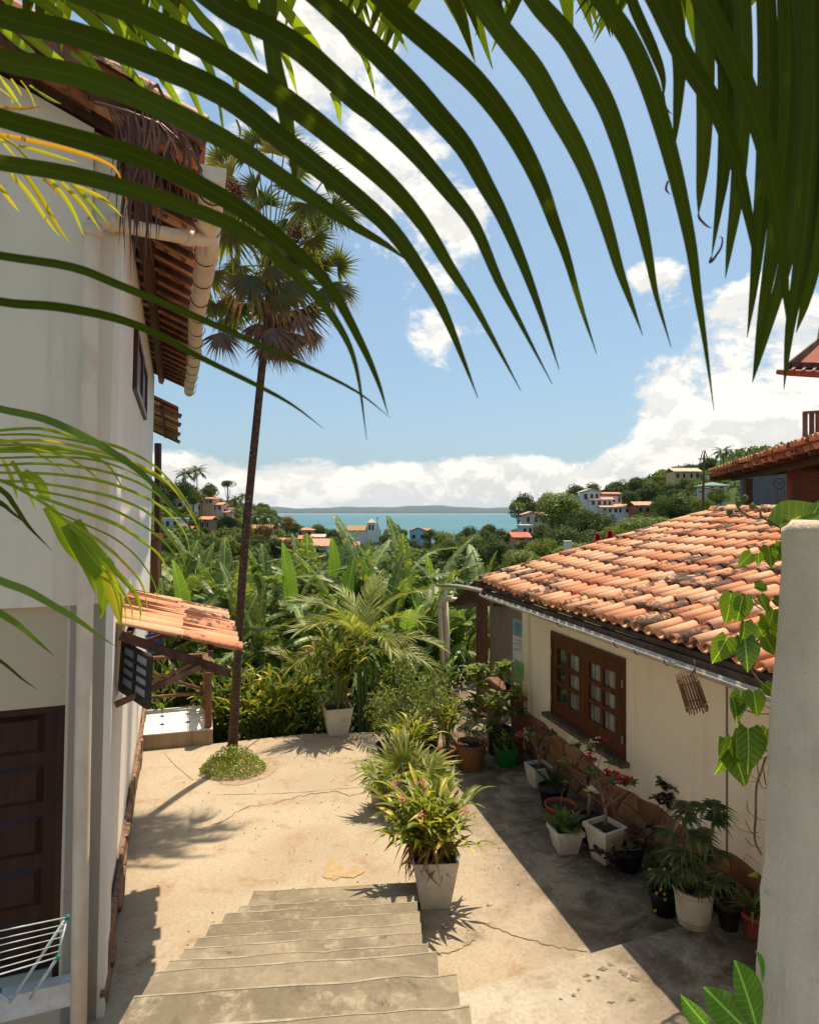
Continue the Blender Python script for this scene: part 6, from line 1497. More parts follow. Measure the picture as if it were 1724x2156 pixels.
# notices on the wall end: blue, white and green sheets
def sheet(x0, y0, x1, y1, x2, y2, x3, y3, Y): return [P(x0, y0, Y), P(x1, y1, Y), P(x2, y2, Y), P(x3, y3, Y)]
nt_ = thing('notice_sheets', 'three overlapping printed notices, blue-white and green, fixed to the wall end', 'notice', P(1090, 1360, 10.4))
def sh_(pts, mt, name):
    b = MB(); b.hexa([p+V(0, .004, 0) for p in pts[::-1]]+[p for p in pts[::-1]]); part(name, b, mt, nt_)
Yq = 10.30
wht = simple('sheet_white', (.72, .74, .74), .5); blu = simple('sheet_blue', (.25, .52, .66), .5); grn = simple('sheet_green', (.10, .36, .12), .5, (.16, .42, .16), 8); lg_ = simple('sheet_lime', (.32, .45, .22), .5)
sh_(sheet(1079, 1392, 1098, 1404, 1100, 1310, 1080, 1302, Yq), wht, 'sheet'); sh_(sheet(1079.5, 1336, 1099, 1342, 1100, 1309, 1081, 1301, Yq-.006), blu, 'sheet_top')
sh_(sheet(1085, 1404, 1102, 1410, 1103, 1397, 1082, 1387, Yq-.01), lg_, 'sheet'); sh_(sheet(1085, 1430, 1102, 1437, 1103, 1406, 1083, 1399, Yq-.014), grn, 'sheet')
txt = simple('print_ink', (.04, .07, .12), .6); txo = simple('print_orange', (.42, .30, .06), .6)
r5 = random.Random(5)
for k in range(7):   # lines of print too small to read
    y = 1310+k*4.2; x = 1083.5
    while x < 1096: w_ = r5.uniform(1.5, 4); q = sheet(x, y+1.6+(x-1080)*.3, x+w_, y+1.6+(x+w_-1080)*.3, x+w_, y+(x+w_-1080)*.3, x, y+(x-1080)*.3, Yq-.012); part('print_line', MB().poly(q), txt, nt_); x += w_+1
for (y, n_) in ((1345, 3), (1352, 2), (1365, 2)):
    for k in range(n_): x = 1083+k*5; q = sheet(x, y+1.3+(x-1080)*.3, x+3.8, y+2.4+(x-1080)*.3, x+3.8, y+1.2+(x-1080)*.3, x, y+(x-1080)*.3, Yq-.006); part('print_line', MB().poly(q), txt, nt_)
for y in (1411, 1417, 1423): q = sheet(1090, y+4, 1098, y+6.5, 1098, y+3, 1090, y+.5, Yq-.018); part('print_line', MB().poly(q), txo, nt_)
# drying rack in the doorway
rk = thing('drying_rack', 'folding white clothes drying rack with teal joints in the doorway', 'drying rack', (-2.75, 4.35, .35))
def Z4(x, y, Y): return P(x*.3515, 1616+y*.3515, Y)
ya = 4.45
a1, b1_ = Z4(402, 900, ya), Z4(345, 1140, ya-.12)
lft1, lft2 = Z4(-260, 1035, ya-.9), Z4(-260, 1320, ya-.95)
part('end_bar', MB().tube([a1, b1_], .007, 8), M['rack'], rk)
for f_ in (0, .18, .33, .5, .68, .85, 1.0):
    part('line_wire', MB().tube([a1.lerp(b1_, f_), lft1.lerp(lft2, f_)], .0035 if 0 < f_ < 1 else .005, 5), M['rack'], rk)
part('leg', MB().tube([a1, Z4(60, 1410, ya+.1)], .011, 8), M['rack'], rk); part('leg', MB().tube([b1_, Z4(180, 1385, ya+.12)], .011, 8), M['rack'], rk); part('leg', MB().tube([Z4(-60, 1320, ya+.1), Z4(66, 1405, ya+.1)], .011, 8), M['rack'], rk)
for p in (a1, b1_): part('joint', MB().lathe(p-V(0, 0, .022), [(.004, 0), (.017, .01), (.017, .035), (.004, .045)], 10), M['teal'], rk)
part('joint', MB().lathe(Z4(-2, 1340, ya+.1)-V(0, 0, .02), [(.004, 0), (.015, .01), (.015, .03), (.004, .04)], 10), M['teal'], rk)
# blue bucket-like vessel hanging behind the awning
c = P(325, 1352, 10.2); bk_ = solo('blue_bin', MB().lathe(c-V(0, 0, .16), [(.10, 0), (.12, .02), (.14, .26), (.15, .27), (.13, .27)], 16), simple('blue_plastic', (.01, .05, .25), .4), 'small blue plastic container hanging behind the tiled awning', 'container')
# cables across the garden
for (pts, lab, r_) in (([(498, 1323, 10.4), (560, 1324, 11), (650, 1326, 12.5), (780, 1318, 13.5), (925, 1300, 14)], 'upper black cable strung from the awning across the banana grove', .009), ([(480, 1366, 9.9), (560, 1372, 11), (640, 1360, 12.5), (760, 1352, 14)], 'lower thin cable sagging from the awning into the garden', .006), ([(520, 1280, 13), (600, 1292, 13), (740, 1290, 13.6), (930, 1276, 14)], 'thin grey wire above the black cable', .004)):
    solo('cable', MB().tube(spline([P(*p) for p in pts], 5), r_, 5), M['wire'], lab, 'cable')
# ---------------- trees ----------------
def crown_mesh(name, mt, n, L, seed, nb=14, flat=.75, spread=.62):
    r = np.random.RandomState(seed); bc = r.normal(size=(nb, 3)); bc /= np.linalg.norm(bc, axis=1)[:, None]; bc *= (spread*(.45+.55*r.rand(nb)))[:, None]; bc[:, 2] = np.where(bc[:, 2] < -.35, -bc[:, 2], bc[:, 2])*flat-.05
    br = .26+.22*r.rand(nb); k = r.randint(0, nb, n); v = r.normal(size=(n, 3)); v[:, 2] += .25; v /= np.linalg.norm(v, axis=1)[:, None]
    ps = bc[k]+v*(br[k]*(.72+.28*r.rand(n)**.5))[:, None]*np.array([1, 1, .85])
    ps += (r.rand(n, 1) < .06)*v*.08
    nrm = v+r.normal(size=(n, 3))*.45; nrm /= np.linalg.norm(nrm, axis=1)[:, None]; d = np.cross(nrm, r.normal(size=(n, 3))); d /= np.linalg.norm(d, axis=1)[:, None]; s = np.cross(nrm, d)
    l = (L*(.6+.7*r.rand(n)))[:, None]; vs = np.stack([ps-d*l*.5, ps+s*l*.28, ps+d*l*.5, ps-s*l*.28], 1).reshape(-1, 3)
    me = bpy.data.meshes.new(name); me.from_pydata(vs.tolist(), [], [(4*i, 4*i+1, 4*i+2, 4*i+3) for i in range(n)]); me.update(); me.materials.append(M[mt]); return me
FARC = {'a': [crown_mesh('crown', 'tree_a', 3800, .10, 1), crown_mesh('crown', 'tree_a', 3800, .10, 2, 9)], 'b': [crown_mesh('crown', 'tree_b', 3800, .10, 3), crown_mesh('crown', 'tree_b', 3800, .10, 4, 18)],
        'c': [crown_mesh('crown', 'tree_c', 2400, .12, 5), crown_mesh('crown', 'tree_c', 2400, .12, 6, 9, .5)], 'd': [crown_mesh('crown', 'tree_d', 2400, .12, 7)], 'u': [crown_mesh('crown', 'tree_b', 1200, .14, 8, 8, .35, .8)]}
NEARC = {'a': [crown_mesh('crown', 'bush', 9000, .075, 11, 20)], 'b': [crown_mesh('crown', 'tree_b', 11000, .075, 12, 22)], 'c': [crown_mesh('crown', 'tree_c', 7000, .07, 13, 14)]}
KIND = {'a': 'mid green', 'b': 'dark green', 'c': 'yellow-green', 'd': 'rust-tinged', 'u': 'sparse umbrella-shaped'}
CAT_T = 'trees on the hillsides and in the town'
def tree(x, ytop, wpx, Y, kind, label, near_=False, hfac=.95, base=None):
    c = P(x, ytop, Y); R_ = wpx/2*Y/F; z0 = th(c.x, Y) if base is None else base
    cz = c.z-R_*hfac; t = thing('tree', label, 'tree', (c.x, Y, z0-.2), CAT_T)
    me = rnd.choice((NEARC if near_ else FARC)[kind]); s = R_/(.80 if kind != 'u' else .95)
    Mx = Matrix.Translation((c.x, Y, cz)) @ Matrix.Rotation(rnd.random()*6.28, 4, 'Z') @ Matrix.Diagonal((s, s, s*hfac*1.05, 1))
    inst('crown', me, Mx, t)
    b = MB(); b.tube([V(c.x, Y, z0-.2), V(c.x+.1*R_, Y, (z0+cz)/2), V(c.x, Y, cz+.2*R_)], [.09*R_, .07*R_, .04*R_], 6)
    for k in range(4): a = k*1.6+rnd.random(); b.tube([V(c.x+.05*R_, Y, z0*.35+cz*.65), V(c.x+math.cos(a)*R_*.45, Y+math.sin(a)*R_*.45, cz+.15*R_)], [.045*R_, .02*R_], 5)
    part('trunk', b, M['bark'], t); return t
pf = [mk(pinnate(1, 20, .30, .045, 1.3, 60, .1, 80+i, 2, .012, .1, .9), 'frond', M['palm_far']) for i in range(2)]
def palm(x, ytop, rpx, Y, label, n=15):
    R_ = rpx*Y/F; c = P(x, ytop, Y)-V(0, 0, R_*.45); z0 = th(c.x, Y); t = thing('coconut_palm', label, 'palm tree', (c.x, Y, z0-.2), 'distant palms')
    part('trunk', MB().tube([V(c.x-.1*R_, Y, z0-.2), V(c.x, Y, (z0+c.z)/2), c], [.07*R_, .05*R_, .045*R_], 6), M['bark'], t)
    for k in range(n):
        a = k*2.4; e = R(75-85*k/n); d = V(math.cos(a)*math.cos(e), math.sin(a)*math.cos(e), math.sin(e)); inst('frond', rnd.choice(pf), aim(c, d, V(0, 0, 1), R_*1.05), t)
hboxes = []
# ---------------- far houses ----------------
def wallmat(c): return plaster('far_wall', c, amt=.35, streak=True, bs=.1)
FW = {'white': wallmat((.74, .72, .68)), 'grey': wallmat((.48, .49, .52)), 'coral': wallmat((.58, .27, .18)), 'red': wallmat((.46, .15, .09)), 'peach': wallmat((.68, .42, .27)), 'ochre': wallmat((.58, .42, .20)), 'blue': wallmat((.34, .55, .74)), 'brown': wallmat((.32, .18, .11)), 'pink': wallmat((.66, .50, .42))}
darkw = simple('far_window', (.035, .035, .04), .3); palew = simple('far_trim', (.70, .68, .62), .7)
roofm = {'clay': M['tile_far'], 'red': M['tile_far_red'], 'pale': simple('far_pale_roof', (.56, .48, .38), .85, (.40, .33, .25), 1.), 'salmon': simple('far_salmon_roof', (.64, .36, .24), .85, (.50, .26, .16), 1.), 'brown': simple('far_brown_roof', (.34, .20, .10), .9, (.48, .26, .13), 1.), 'green': simple('far_green_roof', (.20, .30, .20), .8)}
def fhouse(label, Y, blocks, cat='house', name='house'):
    """blocks: (x0, x1, ywalltop, ybase, wall, roofkind, roofmat, roof px height, ncols, nrows)"""
    x0 = min(b_[0] for b_ in blocks); x1 = max(b_[1] for b_ in blocks); yb = max(b_[3] for b_ in blocks); o = P((x0+x1)/2, yb, Y)
    t = thing(name, label, cat, (o.x, Y, min(o.z, th(o.x, Y)))); hboxes.append((x0, x1, min(b_[2]-b_[7] for b_ in blocks), yb, Y))
    for bi, (a, c, yt, yb_, wm, rk_, rm, rh, nc, nr) in enumerate(blocks):
        Yb = Y+bi*1.2; p0, p1 = P(a, yb_, Yb), P(c, yt, Yb); dp = max(5, (p1.x-p0.x)*.8); zb = min(p0.z, th(p0.x, Yb))-1.0; zt_ = p1.z; w_ = p1.x-p0.x
        wall = part('wall', MB().box(p0.x, p1.x, Yb, Yb+dp, zb, zt_), FW[wm], t)
        rhm = rh*Yb/F; ov = .5
        if rk_ == 'gable':      # ridge across the view
            for sg in (0, 1):
                bb = MB(); y0, y1 = (Yb-ov, Yb+dp/2) if sg == 0 else (Yb+dp/2, Yb+dp+ov); z0, z1 = (zt_-.1, zt_+rhm) if sg == 0 else (zt_+rhm, zt_-.1)
                q = [V(p0.x-ov, y0, z0), V(p1.x+ov, y0, z0), V(p1.x+ov, y1, z1), V(p0.x-ov, y1, z1)]; bb.hexa(q+[p+V(0, 0, .18) for p in q]); part('roof', bb, roofm[rm], t)
        elif rk_ == 'front':    # gable end faces the view
            xm = (p0.x+p1.x)/2
            bb = MB(); bb.hexa([V(p0.x, Yb, zt_), V(p1.x, Yb, zt_), V(p1.x, Yb+dp, zt_), V(p0.x, Yb+dp, zt_), V(xm-.01, Yb, zt_+rhm), V(xm+.01, Yb, zt_+rhm), V(xm+.01, Yb+dp, zt_+rhm), V(xm-.01, Yb+dp, zt_+rhm)]); part('gable', bb, FW[wm], t)
            for sg in (-1, 1):
                xe = p0.x-ov if sg < 0 else p1.x+ov; ze = zt_-ov*rhm/(w_/2); q = [V(xe, Yb-ov, ze), V(xm, Yb-ov, zt_+rhm), V(xm, Yb+dp, zt_+rhm), V(xe, Yb+dp, ze)]
                bb = MB(); bb.hexa([p+V(0, 0, .05) for p in q]+[p+V(0, 0, .25) for p in q]); part('roof', bb, roofm[rm], t)
        elif rk_ == 'hip':
            bb = MB(); xm = (p0.x+p1.x)/2; rx = max(.3, w_/2-dp/2*.8); q = [V(p0.x-ov, Yb-ov, zt_), V(p1.x+ov, Yb-ov, zt_), V(p1.x+ov, Yb+dp+ov, zt_), V(p0.x-ov, Yb+dp+ov, zt_)]; t0, t1 = V(xm-rx, Yb+dp/2, zt_+rhm), V(xm+rx, Yb+dp/2, zt_+rhm)
            bb.add(q+[t0, t1], [(0, 1, 5, 4), (1, 2, 5), (2, 3, 4, 5), (3, 0, 4), (3, 2, 1, 0)]); part('roof', bb, roofm[rm], t)
        else: part('roof', MB().box(p0.x-.15, p1.x+.15, Yb-.15, Yb+dp+.15, zt_+.003, zt_+.25), palew if rm != 'grey' else FW['grey'], t)
        hh = (P(0, yt, Yb).z-P(0, yb_, Yb).z)
        for i in range(nc):
            for j in range(nr):
                cx_ = p0.x+w_*(i+.5)/nc+rnd.uniform(-.2, .2); cz_ = zt_-hh*(j+.5)/nr; ww = min(1.3, w_/nc*.5)*rnd.uniform(.7, 1.1); wh = min(1.5, hh/nr*.55)
                f = part('window', MB().box(cx_-ww/2-.1, cx_+ww/2+.1, Yb-.08, Yb-.005, cz_-wh/2-.1, cz_+wh/2+.1), palew, t); part('pane', MB().box(cx_-ww/2, cx_+ww/2, Yb-.13, Yb-.083, cz_-wh/2, cz_+wh/2), darkw, f)
    return t
fhouse('white gabled house high on the left hillside beside the green frond tips', 150, [(358, 403, 1056, 1084, 'white', 'front', 'pale', 9, 3, 2)])
fhouse('grey-white house with a long red roof low on the left hillside', 125, [(347, 378, 1093, 1112, 'grey', 'flat', 'pale', 1, 2, 1), (340, 396, 1119, 1136, 'white', 'gable', 'red', 9, 4, 1)])
fhouse('terraced peach house with stepped balconies on the left hillside', 160, [(421, 449, 1050, 1062, 'peach', 'hip', 'clay', 4, 3, 1), (416, 466, 1063, 1076, 'pink', 'gable', 'salmon', 4, 5, 1), (424, 477, 1079, 1093, 'pink', 'gable', 'salmon', 3, 6, 1), (430, 480, 1071, 1080, 'peach', 'flat', 'pale', 1, 4, 1)])
fhouse('small brown house below the terraced peach house', 140, [(421, 442, 1094, 1116, 'brown', 'gable', 'clay', 5, 2, 1)])
fhouse('orange-roofed house half hidden right of the palm trunk', 190, [(532, 570, 1113, 1126, 'peach', 'gable', 'clay', 7, 3, 1)])
fhouse('coral coloured box house left of the church', 230, [(625, 658, 1116, 1131, 'coral', 'hip', 'clay', 5, 2, 1)])
fhouse('cluster of broad orange roofs in front of the coral house', 190, [(635, 690, 1150, 1172, 'white', 'gable', 'salmon', 14, 4, 1), (629, 652, 1135, 1150, 'coral', 'gable', 'clay', 6, 2, 1)])
fhouse('pale low house with a grey roof behind the orange roofs', 215, [(656, 682, 1131, 1142, 'pink', 'gable', 'pale', 5, 2, 1)])
fhouse('little orange-roofed house just left of the church', 270, [(709, 731, 1121, 1132, 'coral', 'gable', 'clay', 6, 2, 1)])
fhouse('orange roof below the church wall', 200, [(735, 754, 1150, 1165, 'white', 'gable', 'clay', 8, 2, 1)])
fhouse('small orange-roofed hut behind the banana leaves left of the coral house', 150, [(585, 604, 1142, 1156, 'coral', 'gable', 'clay', 7, 1, 1)])
ch_ = fhouse('white church with a brown tiled nave roof and a small pyramid-topped bell tower', 300, [(732, 773, 1117, 1150, 'white', 'gable', 'brown', 9, 0, 0)], 'church', 'church')
a_ = P(773, 1150, 299); b_ = P(790, 1102, 299); part('bell_tower', MB().box(a_.x, b_.x, 299, 303.5, a_.z-2, b_.z), FW['white'], ch_)
part('cornice', MB().box(a_.x-.3, b_.x+.3, 298.7, 303.8, b_.z+.003, b_.z+.35), palew, ch_)
xm = (a_.x+b_.x)/2; part('spire', MB().add([V(a_.x, 299, b_.z+.36), V(b_.x, 299, b_.z+.36), V(b_.x, 303.5, b_.z+.36), V(a_.x, 303.5, b_.z+.36), V(xm, 301.2, P(781, 1091, 300).z)], [(0, 1, 4), (1, 2, 4), (2, 3, 4), (3, 0, 4), (3, 2, 1, 0)]), FW['pink'], ch_)
for dx in (-.75, .75): part('belfry_opening', MB().box(xm+dx-.4, xm+dx+.4, 298.9, 298.99, b_.z-3.2, b_.z-.8), darkw, ch_)
q0, q1 = P(790, 1150, 300), P(803, 1118, 300); bb = MB(); pts = [q0, V(q1.x, 300, q0.z), V(q1.x, 300, q1.z), P(800, 1112, 300), P(797, 1104, 300), P(795, 1098, 300), P(793.5, 1098, 300), P(792, 1106, 300), P(790, 1114, 300)]
bb.add([*pts, *[p+V(0, 1, 0) for p in pts]], [tuple(range(9)), tuple(range(9, 18))[::-1]]+[(i, i+9, (i+1) % 9+9, (i+1) % 9) for i in range(9)]); part('facade_gable', bb, FW['white'], ch_)
p_ = P(794.5, 1098, 300.4); part('cross', MB().box(p_.x-.12, p_.x+.12, 300.3, 300.5, p_.z, p_.z+2.2).box(p_.x-.5, p_.x+.5, 300.28, 300.52, p_.z+1.3, p_.z+1.55), darkw, ch_)
fhouse('pale blue house with orange roof near the water', 240, [(862, 898, 1118, 1142, 'blue', 'front', 'clay', 7, 2, 1), (884, 905, 1120, 1140, 'blue', 'gable', 'clay', 6, 1, 1)])
fhouse('large white stepped villa on the right hillside', 170, [(1266, 1336, 1068, 1082, 'white', 'gable', 'salmon', 6, 6, 1), (1269, 1311, 1085, 1100, 'grey', 'gable', 'salmon', 5, 3, 1), (1243, 1290, 1052, 1066, 'white', 'gable', 'salmon', 5, 4, 1), (1227, 1262, 1036, 1055, 'white', 'front', 'pale', 6, 3, 1), (1262, 1308, 1046, 1060, 'white', 'flat', 'pale', 1, 4, 1), (1271, 1306, 1040, 1047, 'brown', 'gable', 'clay', 3, 3, 1), (1194, 1232, 1045, 1062, 'white', 'flat', 'pale', 1, 0, 0)])
fhouse('red brick house with a salmon roof right of the white villa', 165, [(1338, 1390, 1064, 1082, 'red', 'gable', 'salmon', 7, 3, 1)])
fhouse('pale pink house at the left foot of the right hill', 150, [(1104, 1134, 1084, 1104, 'pink', 'front', 'salmon', 5, 2, 1), (1120, 1153, 1086, 1104, 'white', 'gable', 'salmon', 6, 2, 1)])
fhouse('grey-white house under the pale pink house', 120, [(1098, 1122, 1108, 1126, 'grey', 'flat', 'pale', 1, 2, 1)])
fhouse('small house showing only a red roof among dark trees', 90, [(1084, 1112, 1132, 1140, 'coral', 'gable', 'red', 8, 1, 1)])
fhouse('ochre house with a pale roof near the top of the right hill', 175, [(1420, 1474, 993, 1010, 'ochre', 'gable', 'pale', 8, 4, 1)])
fhouse('green-roofed hut on the right hill above the cottage roof', 130, [(1490, 1530, 1022, 1034, 'pale' if False else 'grey', 'hip', 'green', 8, 2, 1)])
# ---------------- placed trees ----------------
for a in ((350, 1000, 75, 150, 'b', 'dark tree at the top left of the left hillside'), (388, 1008, 60, 158, 'b', 'dark tree under the two tall palms on the left hill'), (405, 1022, 48, 150, 'a', 'green tree right below the palms on the left hill'), (440, 1012, 46, 165, 'b', 'feathery tree crown left of the lone umbrella tree'),
          (372, 1070, 40, 140, 'b', 'dark tree between the white gabled house and the lower house'), (345, 1065, 40, 135, 'a', 'green tree at the house corner on the left hill'), (405, 1082, 44, 138, 'b', 'dark tree left of the brown house'), (478, 1082, 46, 150, 'b', 'dark tree right of the terraced peach house'),
          (512, 1088, 54, 160, 'c', 'yellow-green tree left of the palm trunk on the slope'), (470, 1115, 70, 110, 'c', 'wide olive tree low on the left slope'), (430, 1122, 60, 105, 'a', 'green tree above the banana grove at left'), (500, 1118, 60, 115, 'a', 'broad green tree beside the palm trunk'),
          (385, 1125, 60, 100, 'b', 'dark tree above the bananas by the house corner'), (350, 1130, 50, 90, 'a', 'green tree right behind the house corner post'), (556, 1100, 38, 170, 'd', 'rust coloured tree just right of the palm trunk'), (603, 1082, 42, 190, 'd', 'rust-topped tree at the left edge of the sea'),
          (620, 1098, 30, 185, 'b', 'dark tree beside the rust-topped tree'), (545, 1122, 40, 150, 'b', 'dark tree below the orange-roofed house'), (575, 1128, 50, 140, 'a', 'green tree below the rust coloured trees'), (605, 1128, 44, 140, 'd', 'olive brown tree left of the orange roofs'),
          (672, 1100, 50, 260, 'a', 'rounded green tree between the coral house and the church'), (700, 1112, 34, 260, 'b', 'dark tree behind the little orange-roofed house'), (650, 1106, 30, 265, 'c', 'small yellow-green tree behind the coral house'), (722, 1106, 26, 330, 'c', 'pale tree behind the church roof'), (752, 1104, 26, 330, 'c', 'small tree rising over the church roof'),
          (700, 1128, 36, 220, 'a', 'green tree in front of the church nave'), (828, 1100, 44, 230, 'c', 'rounded olive tree right of the church'), (845, 1112, 36, 225, 'a', 'green tree between the church and the blue house'), (812, 1122, 30, 220, 'b', 'dark tree at the church corner'),
          (905, 1112, 34, 200, 'b', 'dark tree in front of the blue house'), (940, 1108, 60, 160, 'c', 'yellow-green tree right of the blue house'), (985, 1105, 60, 165, 'b', 'dark green tree at the right edge of the sea'), (1030, 1100, 54, 170, 'a', 'green tree under the sea edge, left of the pink house'), (1060, 1108, 50, 150, 'b', 'dark tree left of the pale pink house'),
          (940, 1130, 70, 100, 'a', 'broad green tree over the banana tips right of centre'), (1000, 1128, 80, 95, 'b', 'dark broad tree above the rolled banana leaf'), (1050, 1132, 70, 90, 'b', 'dark tree left of the small red roof'),
          (1112, 1030, 78, 170, 'b', 'big dark dome tree standing against the sky at the right end of the sea'), (1090, 1050, 36, 165, 'c', 'olive tree left in front of the big dome tree'), (1143, 1050, 34, 150, 'd', 'golden-brown tree in front of the big dome tree'), (1160, 1036, 50, 175, 'a', 'green tree right of the big dome tree'),
          (1215, 1017, 56, 210, 'b', 'dark tree on the ridge above the white villa'), (1245, 1014, 50, 215, 'b', 'dark ridge tree above the villa gable'), (1300, 1008, 60, 200, 'b', 'dark ridge tree right of the villa'), (1335, 1000, 60, 200, 'a', 'green ridge tree above the red brick house'), (1365, 1012, 60, 185, 'b', 'dark tree behind the red brick house'),
          (1385, 995, 60, 195, 'c', 'olive ridge tree left of the ochre house'), (1415, 1010, 60, 165, 'b', 'dark tree below left of the ochre house'), (1405, 985, 40, 205, 'c', 'pale ridge tree just left of the ochre house'), (1455, 1012, 56, 160, 'a', 'green tree directly below the ochre house'), (1450, 975, 34, 215, 'b', 'dark tree behind the ochre house roof'),
          (1490, 960, 46, 200, 'b', 'dark tree under the ridge palm'), (1470, 985, 44, 180, 'c', 'olive tree right of the ochre house'), (1510, 985, 60, 180, 'c', 'yellow-green tree below the ridge palm'), (1540, 968, 60, 200, 'a', 'green ridge tree behind the brown porch roof'), (1585, 960, 60, 210, 'b', 'dark ridge tree beyond the brown porch roof'), (1520, 1015, 60, 150, 'b', 'dark tree below the green-roofed hut'),
          (1480, 1030, 60, 140, 'a', 'green tree right behind the antenna mast'), (1560, 1000, 50, 160, 'a', 'green tree left of the grey panel'), (1325, 1030, 44, 170, 'b', 'dark tree between the villa and the red brick house'), (1230, 1075, 40, 150, 'a', 'green tree under the villa wall'), (1350, 1086, 44, 120, 'c', 'yellow-green tree below the red brick house'),
          (1300, 1100, 50, 120, 'a', 'green tree below the villa porch'), (1395, 1045, 50, 140, 'b', 'dark tree right of the red brick house'), (1445, 1042, 70, 110, 'a', 'green tree left of the antenna mast')):
    tree(*a)
tree(479, 1004, 36, 170, 'u', 'lone umbrella tree on a thin bare trunk against the clouds', hfac=.85)
for a in ((1175, 1028, 100, 46, 'a', 'big glossy green tree with a pointed top in front of the villa'), (1240, 1062, 105, 42, 'b', 'dense dark mango tree in front of the villa'), (1205, 1098, 130, 38, 'b', 'dark leafy tree mass above the cottage roof edge'), (1418, 1032, 84, 36, 'b', 'leafy dark tree rising behind the cottage ridge left of the mast'),
          (1335, 1082, 80, 34, 'a', 'green tree behind the middle of the cottage roof'), (1385, 1082, 70, 32, 'a', 'bright leafy tree behind the upper cottage roof'), (1290, 1105, 80, 27, 'c', 'yellow-green bush tree right above the red flowers'), (1145, 1130, 110, 24, 'c', 'bright yellow-green bush above the left part of the cottage roof'),
          (1095, 1150, 80, 23, 'a', 'green bush above the rolled banana leaf'), (1210, 1135, 90, 22, 'a', 'green bush around the white chimney post'), (1480, 1045, 60, 32, 'c', 'yellow flowering tree beside the antenna mast'), (1530, 1060, 70, 24, 'c', 'golden-green bush left of the brown porch post'), (1340, 1112, 60, 22, 'a', 'low bush at the cottage roof edge'),
          (1505, 1062, 60, 30, 'a', 'green bush behind the cottage ridge')):
    tree(*a, near_=True, hfac=.95)
for a in ((391, 990, 22, 150, 'left one of two tall palms on the left hilltop'), (415, 984, 22, 160, 'right one of two tall palms on the left hilltop'), (425, 1042, 15, 155, 'small palm beside the orange terrace house'), (498, 1046, 18, 150, 'palm left of the tall palm trunk on the slope'), (512, 1040, 14, 155, 'slim palm close to the tall palm trunk'),
          (540, 1084, 17, 170, 'palm right of the tall palm trunk'), (562, 1083, 20, 165, 'palm in front of the far hills left of the sea'), (585, 1095, 16, 170, 'low palm left of the rust-topped tree'), (645, 1110, 12, 260, 'small palm near the coral house'), (1523, 944, 24, 170, 'palm on the ridge above the antenna mast'), (1092, 1066, 13, 150, 'small palm under the big dome tree')):
    palm(*a)
# trees standing at the foot of each house
NMH = ['white gabled hillside house', 'grey-white hillside house', 'terraced peach house', 'brown hillside house', 'orange-roofed house', 'coral house', 'broad orange roofs', 'pale low house', 'little orange house by the church', 'orange roof under the church', 'orange hut', 'church', 'blue house', 'white villa', 'red brick house', 'pale pink house', 'grey-white house under the pink one', 'red roofed house', 'ochre house', 'green-roofed hut']
for h, nm in zip(list(hboxes), NMH):
    n_ = max(2, int((h[1]-h[0])/26)); 
    for i in range(n_):
        x = h[0]+(h[1]-h[0])*(i+.5)/n_+rnd.uniform(-4, 4); w = (h[1]-h[0])/n_*1.5+rnd.uniform(0, 8); k = rnd.choice('abca')
        tree(x, h[3]-rnd.uniform(4, 9), max(w, 22), h[4]-8-3*rnd.random(), k, '%s tree at the %s foot, %s' % (KIND[k], nm, ('leftmost', 'second from the left', 'third from the left', 'fourth from the left', 'fifth from the left')[min(4, i)]), hfac=1.15)
# filler trees on the hillsides, kept out of the houses' fronts
LMK = [(380, 1065, 'the white gabled house'), (355, 1100, 'the grey-white house'), (368, 1118, 'the long red roof'), (450, 1075, 'the terraced peach house'), (431, 1104, 'the brown hillside house'), (480, 1020, 'the umbrella tree'), (505, 1060, 'the slope palms'), (551, 1112, 'the orange-roofed house'),
       (602, 1085, 'the rust-topped tree'), (641, 1120, 'the coral house'), (662, 1150, 'the broad orange roofs'), (752, 1125, 'the church nave'), (781, 1100, 'the church tower'), (828, 1112, 'the olive tree by the church'), (880, 1125, 'the blue house'), (940, 1112, 'the tree right of the blue house'),
       (985, 1110, 'the sea edge'), (1030, 1115, 'the pink house foot'), (1098, 1130, 'the small red roof'), (1112, 1050, 'the big dome tree'), (1128, 1092, 'the pale pink house'), (1245, 1050, 'the white villa'), (1300, 1075, 'the villa porch'), (1365, 1068, 'the red brick house'), (1447, 995, 'the ochre house'), (1510, 1020, 'the green-roofed hut'),
       (1480, 1000, 'the antenna mast'), (1523, 955, 'the ridge palm'), (1400, 1040, 'the cottage ridge'), (1560, 1000, 'the brown porch roof')]
used_l = set(); r7 = random.Random(77); n_f = 0
